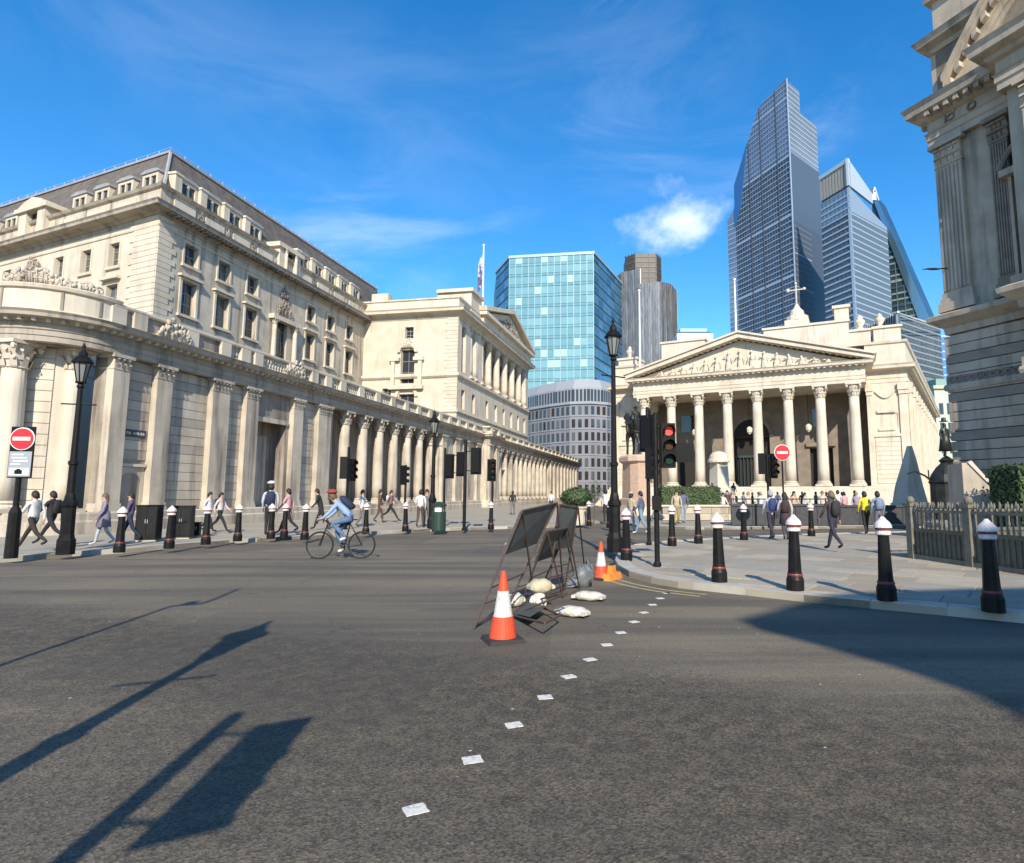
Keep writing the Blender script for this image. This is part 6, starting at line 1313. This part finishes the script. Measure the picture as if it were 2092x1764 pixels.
def person(label, u, v, face, top=WHITEC, legs=BLACKC, shoes=BLACKC, hair=HAIRB, swing=0.0, h=1.74, sleeve=True, skin=SKIN, bag=None, hat=None, J=None, loc=None, arm=None, lean=0.0, skirt=None, group='pedestrians', z=PZ_, mono=None, nm='person', cat='person', long_hair=False):
    p = Vector(loc) if loc else G(u, v, z); r = thing(nm, label, cat, tuple(p), face, group); J = J or joints(h, swing, lean, arm); k = h/1.75
    mats = [cloth(top), cloth(legs), cloth(shoes), skin, cloth(top) if sleeve else skin] if mono is None else [mono]
    def bm_(a, b_):
        if mono is not None: return 0
        if a.startswith('hip') or a.startswith('knee') or b_.startswith('hip'): return 1
        if a.startswith('ank'): return 2
        if a.startswith('wr') or a in ('neck', 'head') or b_ in ('neck',): return 3 if a != 'chest' else 0
        if a.startswith('el'): return 4
        return 0
    me = skin_mesh('body', J, BE, mats, bm_, 'pelvis', 1)
    fb = fingers(J, k); n0 = len(me.vertices)
    bm = bmesh.new(); bm.from_mesh(me); vs_ = [bm.verts.new(q) for q in fb.v]
    for f in fb.f: fc = bm.faces.new([vs_[i] for i in f]); fc.material_index = 0 if mono is not None else 3; fc.smooth = True
    # a nose, so that the face has a front
    hd = J['head'][0]; ns = [bm.verts.new(hd+Vector(q)*k) for q in ((-0.014,0.075,0.0),(0.014,0.075,0.0),(0,0.112,-0.004),(0,0.082,0.04))]
    for f in ((0,1,2),(0,2,3),(1,3,2)): bm.faces.new([ns[i] for i in f]).material_index = 0 if mono is not None else 3
    bm.to_mesh(me); bm.free(); put('body', me, r)
    hm = mono or mat('hair_%d_%d' % (int(hair[0]*1000), int(hair[1]*1000)), hair, 0.7); c = J['head'][0].lerp(J['crown'][0], 0.6)
    b = MB(); rs = []
    for i in range(6):
        t = math.pi*0.56*i/5; rs.append([(c.x+0.098*k*math.sin(t)*math.cos(a)*1.0, c.y-0.016*k+0.108*k*math.sin(t)*math.sin(a)*(0.9 if math.sin(a) > 0 else 1.0), c.z-0.02*k+0.112*k*math.cos(t)-(0.05*k*(1-math.sin(a))*(i/5)**2 if math.sin(a) < 0.3 else -0.01*k)) for a in [2*math.pi*j/12 for j in range(12)]])
    b.ring(rs)
    if long_hair: b.blob((c.x, c.y-0.075*k, c.z-0.13*k), 0.085*k, 0.05*k, 0.17*k, 8, 6)
    b.build('hair', hm, r, True)
    eye = mat('eye_dark', (0.03,0.02,0.02), 0.4)
    if mono is None:
        e = MB(); [e.blob((hd.x+s*0.032*k, hd.y+0.083*k, hd.z+0.022*k), 0.011*k, 0.008*k, 0.008*k, 6, 4) for s in (-1, 1)]; e.blob((hd.x, hd.y+0.082*k, hd.z-0.045*k), 0.022*k, 0.008*k, 0.006*k, 6, 4); e.build('face_features', eye, r)
    if hat: b = MB(); b.lathe([(0.115*k,0),(0.135*k,0.02),(0.11*k,0.07*k),(0.05*k,0.10*k)], (c.x, c.y, c.z+0.055*k), 12); b.box(c.x-0.08*k, c.x+0.08*k, c.y+0.08*k, c.y+0.17*k, c.z+0.05*k, c.z+0.062*k); b.build('cap', mono or cloth(hat), r)
    if skirt: pc = J['pelvis'][0]; MB().lathe([(0.15*k,0.18),(0.18*k,0.0),(0.215*k,-0.32*k),(0.20*k,-0.33*k)], tuple(pc), 14).build('coat_skirt', mono or cloth(skirt), r, True)
    if bag:
        ch, spn = J['chest'][0], J['spine'][0]; m_ = ch.lerp(spn, 0.35); b = MB(); up = (ch-spn).normalized(); bk = up.cross(Vector((1,0,0))).normalized(); bk = -bk if bk.y > 0 else bk
        cc = m_+bk*0.165*k; rs = []
        for t, w, d in ((-0.22,0.10,0.05),(-0.2,0.14,0.075),(0.0,0.15,0.085),(0.17,0.13,0.075),(0.22,0.08,0.04)): rs.append([cc+up*t*k+Vector((w*k*math.cos(a),0,0))+bk*(d*k*math.sin(a)) for a in [2*math.pi*j/10 for j in range(10)]])
        b.ring(rs); b.build('backpack', mono or cloth(bag), r, True)
    NP[0] += 1; return r
# ---- equestrian statue on granite pedestal
es = thing('equestrian_statue', 'dark bronze horseman on a pinkish granite pedestal beside the signal poles', 'statue', (at(1300, 1010, 45).x, 45.0, PZ_), 0.35)
MB().box(-1.5,1.5,-1.9,1.9,0,0.35).box(-1.3,1.3,-1.7,1.7,0.35,0.65).build('step', STONE2, es); b = MB()
def oct_(w, d, z, c=0.55): return [(x*w, y*d, z) for x, y in ((-c,-1),(c,-1),(1,-c),(1,c),(c,1),(-c,1),(-1,c),(-1,-c))]
b.ring([oct_(0.98,1.45,0.65), oct_(0.98,1.45,1.1), oct_(0.82,1.25,1.2), oct_(0.78,1.2,3.7)]); b.build('pedestal', GRANITE, es); MB().ring([oct_(0.80,1.2,3.7), oct_(1.02,1.42,3.85), oct_(1.02,1.42,4.15), oct_(0.86,1.25,4.3)]).build('pedestal_cap', mat('granite_light', (0.50,0.36,0.27), 0.6, (0.58,0.44,0.34), 5.0), es)
Vv = Vector; HJ = {'rump': (Vv((0,-0.62,1.55)), 0.33), 'belly': (Vv((0,-0.05,1.46)), 0.34), 'chest': (Vv((0,0.5,1.52)), 0.33), 'neck': (Vv((0,0.82,1.92)), 0.20), 'poll': (Vv((0,1.0,2.28)), 0.13), 'muzzle': (Vv((0,1.33,2.02)), 0.075), 'tail': (Vv((0,-0.98,1.5)), 0.08), 'tailend': (Vv((0,-1.12,0.8)), 0.06)}
HE = [('rump','belly'),('belly','chest'),('chest','neck'),('neck','poll'),('poll','muzzle'),('rump','tail'),('tail','tailend')]
for s, n in ((-1,'L'), (1,'R')):
    HJ.update({'fk'+n: (Vv((s*0.18,0.62,0.95)), 0.105), 'fc'+n: (Vv((s*0.18,0.60,0.42)), 0.06), 'fh'+n: (Vv((s*0.18,0.64,0.05)), 0.075), 'st'+n: (Vv((s*0.2,-0.52,1.02)), 0.14), 'hk'+n: (Vv((s*0.2,-0.82,0.58)), 0.07), 'hf'+n: (Vv((s*0.2,-0.72,0.05)), 0.075)}); HE += [('chest','fk'+n),('fk'+n,'fc'+n),('fc'+n,'fh'+n),('rump','st'+n),('st'+n,'hk'+n),('hk'+n,'hf'+n)]
put('horse', skin_mesh('horse', HJ, HE, [BRONZE], lambda a, c: 0, 'belly', 2), es, (0,0,4.32), 0, 1.42)
ear = MB(); [ear.tube((s*0.06,0.97,2.36), (s*0.08,0.95,2.52), 0.04, 0.005, 6) for s in (-1,1)]; put('horse_ears', ear.mesh('horse_ears', BRONZE), es, (0,0,4.32), 0, 1.42)
RJ = joints(1.8, 0.0)
for s, n in ((-1,'L'), (1,'R')):
    RJ['hip'+n] = (Vv((s*0.12,0.03,0.9)), 0.10); RJ['knee'+n] = (Vv((s*0.40,0.33,0.72)), 0.075); RJ['ank'+n] = (Vv((s*0.42,0.18,0.30)), 0.055); RJ['toe'+n] = (Vv((s*0.43,0.36,0.26)), 0.045)
    RJ['el'+n] = (Vv((s*0.27,0.10,1.16)), 0.06); RJ['wr'+n] = (Vv((s*0.16,0.36,1.12)), 0.04); RJ['hand'+n] = (Vv((s*0.13,0.44,1.13)), 0.04)
put('rider', skin_mesh('rider', RJ, BE, [BRONZE], lambda a, c: 0, 'pelvis', 2), es, (0,-0.12,5.62), 0, 1.32)
MB().lathe([(0.11,0),(0.26,0.02),(0.12,0.06),(0.10,0.16)], (0,-0.05,7.82), 10).build('rider_hat', BRONZE, es)
# ---- white war memorial
wm_ = thing('war_memorial', 'white stone memorial pillar with domed cap and bronze soldiers before the exchange', 'monument', (at(1470, 1010, 55).x, 55.0, PZ_), 0.4)
MB().box(-1.7,1.7,-1.7,1.7,0,0.4).box(-1.4,1.4,-1.4,1.4,0.4,0.8).build('step', REXS, wm_); MB().box(-0.95,0.95,-0.95,0.95,0.8,2.0,0,0.06).build('pedestal', REXS, wm_); MB().box(-0.62,0.62,-0.62,0.62,2.0,4.3,0,0.06).build('pillar', REXS, wm_); MB().lathe([(0.98,4.3),(1.0,4.5),(0.85,4.62),(0.80,4.9),(0.55,5.2),(0.15,5.32)], (0,0,0), 16).build('domed_cap', REXS, wm_)
for s in (-1, 1): put('bronze_soldier', skin_mesh('soldier', joints(1.75, 0.1*s), BE, [BRONZE], lambda a, c: 0, 'pelvis', 1), wm_, (s*1.15, -0.5, 0.8), math.pi)
# ---- dark statue, grey shade block and stone stair wall near the mansion
ds = thing('standing_statue', 'black bronze figure in a hat on a dark plinth before the mansion', 'statue', (at(1938, 1010, 26).x, 26.0, PZ_), -0.2)
MB().lathe([(0.95,0),(0.95,0.3),(0.75,0.42)], (0,0,0), 8).build('step', MANS2, ds); b = MB(); b.lathe([(0.70,0.42),(0.68,1.9),(0.74,1.98),(0.62,2.3),(0.42,2.6),(0.22,2.8),(0.30,2.9),(0.12,3.05)], (0,0,0), 12); b.build('plinth', BRONZE, ds)
put('figure', skin_mesh('figure', joints(1.55, 0.12), BE, [BRONZE], lambda a, c: 0, 'pelvis', 1), ds, (0,0,3.0), math.pi+0.4); MB().lathe([(0.27,3.3),(0.2,3.75),(0.17,3.95),(0.12,4.0)], (0,0,0), 10).build('cloak', BRONZE, ds, True); MB().lathe([(0.17,4.56),(0.18,4.58),(0.10,4.6),(0.09,4.72),(0.03,4.74)], (0,0,0), 10).build('hat', BRONZE, ds)
b = MB(); b.path([(-0.6,0,2.0), (-0.85,0,2.25), (-1.25,-0.02,2.45), (-1.55,-0.02,2.35)], 0.04, 6); b.tube((-0.72,0,2.1), (-0.72,0,2.5), 0.03); b.build('lamp_arm', BRONZE, ds)
ob = thing('shade_wedge', 'plain grey tapering block standing in for a wedge of shade at the exchange corner', 'monument', (at(1858, 1010, 41).x, 41.0, PZ_), 0.25)  # added block, takes the place of a wedge of shade on the exchange
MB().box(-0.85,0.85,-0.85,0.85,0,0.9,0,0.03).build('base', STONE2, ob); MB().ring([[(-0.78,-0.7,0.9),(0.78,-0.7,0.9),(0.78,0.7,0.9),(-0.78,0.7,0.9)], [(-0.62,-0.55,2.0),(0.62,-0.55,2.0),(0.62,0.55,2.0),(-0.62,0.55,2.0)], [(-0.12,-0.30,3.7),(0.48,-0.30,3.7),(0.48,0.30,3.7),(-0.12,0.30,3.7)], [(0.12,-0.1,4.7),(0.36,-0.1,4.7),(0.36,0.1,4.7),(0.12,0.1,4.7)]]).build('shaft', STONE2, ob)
sw = thing('stair_wall', 'grey stone stair wall with sloping pale coping behind the railing', 'wall', (at(1996, 1010, 19).x, 19.0, PZ_), -0.3); MB().extr([(-0.35,0),(0.5,0),(0.5,1.7),(0.25,1.95),(-0.12,2.45),(-0.35,2.45)], 'y', 0, 1.6).build('wall', MANS, sw); MB().extr([(0.56,1.68),(0.27,2.0),(-0.1,2.52),(-0.2,2.46),(0.22,1.93),(0.5,1.6)], 'y', -0.05, 0.15).build('coping', STONE2, sw)
gw = thing('granite_enclosure', 'low dark granite stair enclosure with rail on the exchange plaza', 'wall', (at(1600, 1010, 29).x, 29.0, PZ_), -0.1); GD = mat('dark_granite', (0.035,0.037,0.042), 0.45, (0.06,0.06,0.065), 8.0)
for i in range(5): piece('granite_panel', GD, gw, -2.4+i*0.98, -1.44+i*0.98, 0, 0.3, 0.04, 0.92)
piece('coping', GD, gw, -2.45, 2.5, -0.05, 0.35, 0.92, 1.02); b = MB(); b.tube((-2.4,0.15,1.25), (2.45,0.15,1.25), 0.025); [b.tube((-2.35+i*1.2,0.15,1.0), (-2.35+i*1.2,0.15,1.25), 0.02) for i in range(5)]; b.build('handrail', IRON, gw)
gw2 = thing('granite_enclosure', 'second dark granite enclosure behind the person in yellow', 'wall', (at(1800, 1010, 30).x, 30.0, PZ_), -0.15)
for i in range(4): piece('granite_panel', GD, gw2, -2.0+i*0.98, -1.04+i*0.98, 0, 0.3, 0.04, 0.85)
piece('coping', GD, gw2, -2.05, 1.98, -0.05, 0.35, 0.85, 0.95)

# ================================================================== CYCLIST AND BICYCLE
bp = G(696, 1142); bk_ = thing('bicycle', 'dark road bicycle ridden to the left across the junction', 'bicycle', (bp.x, bp.y, 0), math.pi/2+0.08)
TYRE = mat('tyre_rubber', (0.012,0.012,0.012), 0.7); ALU = mat('bike_alloy', (0.05,0.05,0.052), 0.5, metal=0.3); BFR = mat('bike_frame_black', (0.014,0.014,0.016), 0.3); WR = 0.34
for y, nm in ((-0.50,'wheel'), (0.52,'wheel')):
    w = MB().torus((0,0,0), WR-0.016, 0.016, (1,0,0), 36, 6).build('wheel', TYRE, bk_, True, (0,y,WR)); MB().torus((0,0,0), WR-0.038, 0.009, (1,0,0), 32, 5).build('rim', ALU, w)
    s_ = MB(); [s_.tube((0.015*(1 if i % 2 else -1), 0, 0), (0, (WR-0.04)*math.cos(i*math.pi/10), (WR-0.04)*math.sin(i*math.pi/10)), 0.0016, None, 3) for i in range(20)]; s_.build('spokes', ALU, w); MB().tube((-0.05,0,0), (0.05,0,0), 0.022).build('hub', ALU, w)
ST, BBp, HT, HB, RA, FA_ = (0,-0.20,0.86), (0,-0.07,0.28), (0,0.34,0.88), (0,0.39,0.72), (0,-0.50,WR), (0,0.52,WR)
b = MB(); [b.tube(a, c, 0.018) for a, c in ((ST,BBp),(ST,HT),(BBp,HB),(HT,HB))]; [b.tube((s*0.05,*RA[1:]), c, 0.010) for s in (-1,1) for c in (ST,BBp)]; b.build('frame', BFR, bk_)
b = MB(); [b.tube((s*0.05,*FA_[1:]), (s*0.03,0.41,0.68), 0.012) for s in (-1,1)]; b.tube((0,0.41,0.68), (0,0.33,0.92), 0.016); b.build('fork', BFR, bk_)
b = MB(); b.tube((-0.22,0.42,0.97), (0.22,0.42,0.97), 0.013); b.tube((0,0.33,0.92), (0,0.42,0.97), 0.013); [b.path([(s*0.22,0.42,0.97), (s*0.22,0.52,0.96), (s*0.22,0.53,0.87)], 0.013) for s in (-1,1)]; b.build('handlebar', BFR, bk_)
MB().tube((0,-0.20,0.86), (0,-0.215,0.94), 0.013).build('seat_post', ALU, bk_); MB().ring([[(x*0.07,-0.36,0.95+z) for x, z in ((-1,0),(1,0),(1,0.03),(-1,0.03))], [(x*0.06,-0.2,0.95+z) for x, z in ((-1,0),(1,0),(1,0.03),(-1,0.03))], [(x*0.018,-0.06,0.95+z) for x, z in ((-1,0),(1,0),(1,0.025),(-1,0.025))]]).build('saddle', BFR, bk_)
b = MB(); b.torus((0.05,-0.07,0.28), 0.09, 0.008, (1,0,0), 20, 4); b.tube((0.06,-0.07,0.28), (0.06,-0.02,0.13), 0.010); b.tube((-0.06,-0.07,0.28), (-0.06,-0.12,0.43), 0.010); b.box(0.06,0.14,-0.06,0.02,0.115,0.135); b.box(-0.14,-0.06,-0.16,-0.08,0.415,0.435); b.build('crank', ALU, bk_)
CJ = joints(1.74)
CJ.update({'pelvis': (Vv((0,-0.22,1.03)), 0.13), 'spine': (Vv((0,-0.10,1.18)), 0.125), 'chest': (Vv((0,0.06,1.32)), (0.15,0.125)), 'neck': (Vv((0,0.19,1.43)), 0.058), 'head': (Vv((0,0.27,1.52)), 0.09), 'crown': (Vv((0,0.28,1.61)), 0.075)})
for s, n, kn, an in ((1,'R',(0.17,0.66),(-0.05,0.22)), (-1,'L',(0.22,0.88),(-0.14,0.52))):
    CJ.update({'hip'+n: (Vv((s*0.09,-0.20,0.98)), 0.098), 'knee'+n: (Vv((s*0.10,*kn)), 0.068), 'ank'+n: (Vv((s*0.10,*an)), 0.045), 'toe'+n: (Vv((s*0.10,an[0]+0.16,an[1]-0.05)), 0.038), 'sh'+n: (Vv((s*0.185,0.10,1.36)), 0.062), 'el'+n: (Vv((s*0.22,0.26,1.14)), 0.046), 'wr'+n: (Vv((s*0.21,0.43,1.0)), 0.032), 'hand'+n: (Vv((s*0.215,0.49,0.985)), 0.034)})
person('cyclist in pale blue shirt and jeans with navy backpack and red cap', 0, 0, math.pi/2+0.08, LBLUE, JEANS, WHITEC, BROWN, h=1.74, J=CJ, loc=(bp.x, bp.y, 0), bag=NAVY, hat=(0.30,0.05,0.04), group='cyclist')
# ================================================================== PEDESTRIANS
L, R_, AW, TO = math.pi/2, -math.pi/2, 0.0, math.pi
person('man in white shirt and dark trousers striding left by the no-entry sign', 62, 1127, L, WHITEC, (0.035,0.025,0.02), swing=0.55, arm=0.45, h=1.58)
person('person in black carrying a backpack, striding left behind the white-shirted man', 100, 1117, L, BLACKC, BLACKC, swing=0.6, bag=BLACKC, h=1.58)
person('woman in grey-lilac coat and pale jeans walking toward the lamp post', 208, 1114, L+0.7, (0.25,0.22,0.27), (0.42,0.46,0.50), (0.5,0.45,0.4), (0.14,0.09,0.05), swing=0.25, skirt=(0.22,0.19,0.25), long_hair=True, h=1.52)
person('person in dark purple jacket half hidden behind the leftmost bank bollard', 262, 1108, L+0.5, PURP, NAVY, swing=0.3, h=1.54)
person('person in white top just left of the bollard beyond the small low box', 424, 1088, R_, WHITEC, BLACKC, swing=0.35, h=1.58)
person('person in white top with dark bag walking right beyond the cabinets', 447, 1090, R_, (0.60,0.52,0.48), BLACKC, swing=0.5, bag=BLACKC, h=1.56)
person('tall officer in white cap, navy vest and white sleeves on the bank pavement', 549, 1095, 0.4, (0.50,0.52,0.56), BLACKC, swing=0.05, h=1.90, hat=WHITEC, skin=SKIND, bag=NAVY)
person('person in pinkish top walking right of the officer', 586, 1092, L, PINK, BLACKC, swing=0.45, h=1.70)
person('person in black leaning forward just left of the cyclist', 655, 1083, L+0.3, BLACKC, BLACKC, swing=0.35, lean=0.3, h=1.72)
person('pedestrian in white top seen behind the cyclist backpack', 738, 1078, R_, WHITEC, GREYC, swing=0.2, h=1.7)
person('person in brown jacket in front of the colonnade', 775, 1068, R_+0.4, BROWN, (0.09,0.06,0.05), swing=0.2, h=1.74)
person('person with white bag striding right in front of the colonnade', 797, 1068, R_, (0.22,0.13,0.13), BLACKC, swing=0.6, bag=WHITEC, h=1.70)
person('person in white shirt left of the middle lamp post', 858, 1078, AW, WHITEC, (0.10,0.06,0.05), swing=0.2, h=1.70)
person('person in grey standing against the middle lamp post', 871, 1076, TO, GREYC, GREYC, h=1.72)
person('woman in cream top and hat left of the equestrian pedestal', 1290, 1088, R_+0.6, BEIGE, (0.40,0.40,0.42), swing=0.1, h=1.66, hat=BEIGE, z=0)
person('person in denim jacket and jeans beside the cream-topped woman', 1310, 1092, L-0.4, (0.10,0.13,0.19), (0.20,0.29,0.40), WHITEC, swing=0.3, h=1.74, z=0)
person('person in beige standing right of the signal poles', 1383, 1073, TO, BEIGE, (0.35,0.30,0.12), swing=0.1, h=1.70)
person('person in white and navy near the hedge end', 1397, 1070, AW, (0.12,0.12,0.2), (0.30,0.33,0.42), swing=0.25, h=1.72)
person('small pedestrian in white left of the central lamp post', 1238, 1067, AW, WHITEC, BLACKC, swing=0.2, h=1.74)
person('man in light shirt with blue backpack walking away across the plaza', 1577, 1104, AW+0.15, (0.45,0.46,0.52), (0.035,0.03,0.05), swing=0.3, h=1.62, bag=(0.03,0.05,0.16), hair=(0.30,0.29,0.28))
person('woman in white top and dark skirt beside the man with blue backpack', 1606, 1106, AW-0.2, (0.55,0.50,0.50), (0.06,0.05,0.06), swing=0.3, h=1.55, bag=(0.05,0.03,0.03), skirt=(0.05,0.035,0.04), long_hair=True)
person('person in dark clothes walking alone on the near pavement', 1704, 1127, AW+0.35, (0.07,0.055,0.06), (0.03,0.028,0.045), swing=0.4, h=1.58, hair=(0.16,0.10,0.06), bag=(0.03,0.03,0.035))
person('person in bright yellow vest with black trousers on the plaza', 1770, 1092, AW, YEL, BLACKC, swing=0.15, h=1.6, skin=SKIND)
person('person in pale blue jacket behind the third near bollard', 1797, 1094, AW-0.1, (0.24,0.31,0.42), (0.12,0.13,0.17), swing=0.1, h=1.6, bag=(0.20,0.26,0.36))
crowd = [(1502,1052,'person in black with white bag left of the memorial crowd',BLACKC,BLACKC,WHITEC), (1520,1049,'person in lilac top near the memorial',(0.35,0.28,0.36),NAVY,None), (1538,1047,'person in dark green coat in the crowd before the arch',(0.06,0.09,0.06),BLACKC,None), (1552,1058,'person in black coat below the plaza signal',BLACKC,GREYC,None), (1590,1046,'person in white in the crowd under the round sign',WHITEC,BEIGE,None), (1622,1046,'person in cream in the crowd at the exchange steps',BEIGE,(0.3,0.2,0.15),None), (1640,1047,'person in red-brown top at the exchange steps',(0.25,0.08,0.06),BLACKC,None), (1668,1049,'person in grey at the right of the steps crowd',GREYC,BLACKC,None), (1690,1050,'person in pink among the group right of the steps',PINK,GREYC,None), (1700,1046,'person in white at the right of the group near the steps',WHITEC,NAVY,None), (1722,1050,'person in navy beside the right-hand columns',NAVY,BLACKC,None), (1748,1052,'person in purple by the exchange corner',PURP,BLACKC,None), (1462,1046,'person in beige at the memorial foot',BEIGE,BROWN,None), (1487,1050,'person in brown right of the memorial',BROWN,BLACKC,None), (1606,1052,'person in pale shirt before the granite enclosure',(0.5,0.48,0.5),GREYC,None)]
for i, (u, v, lab, t, l, bg_) in enumerate(crowd): person(lab, u, v, random.uniform(0, 6.28), t, l, swing=random.choice((0, .2, .4)), h=random.uniform(1.62, 1.8), bag=bg_, group='crowd before the exchange', hair=random.choice((HAIRB, (0.2,0.13,0.07), (0.3,0.24,0.15))))
more = [(1478,1062,'person in white shirt walking right of the hedge end',WHITEC,JEANS), (1498,1064,'person in pale pink left of the memorial crowd front',(0.6,0.45,0.43),GREYC), (1530,1066,'woman in cream dress in the front of the plaza crowd',(0.62,0.55,0.44),(0.55,0.48,0.38)), (1556,1064,'person in white just left of the blue backpack man',WHITEC,BLACKC), (1624,1066,'person in peach top right of the backpack couple',(0.6,0.40,0.30),BEIGE), (1646,1064,'person in pale grey before the dark stair wall',(0.5,0.5,0.5),NAVY), (1682,1063,'person in cream left of the dark-clothed walker',(0.6,0.52,0.42),BROWN), (1714,1063,'person in white behind the dark-clothed walker',WHITEC,(0.3,0.28,0.3)), (1727,1065,'person in pink shirt right of the dark-clothed walker',(0.6,0.36,0.38),BLACKC), (1752,1066,'person in lilac beside the yellow-vested person',(0.38,0.30,0.42),BLACKC), (1342,1066,'person in white between the signal poles and hedge',WHITEC,GREYC)]
for u, v, lab, t, l in more: person(lab, u, v, random.uniform(0, 6.28), t, l, swing=random.choice((0.1, .3, .45)), h=random.uniform(1.58, 1.74), group='crowd before the exchange', hair=random.choice((HAIRB, (0.2,0.13,0.07), (0.3,0.24,0.15))), arm=random.uniform(0, .5))
# two more pedestrians on the far bank pavement
person('person in dark top walking far along the bank colonnade', 1047, 1052, AW, BLACKC, GREYC, swing=0.3); person('person in white walking far along the bank near the round bush', 1126, 1046, TO, WHITEC, NAVY, swing=0.3)
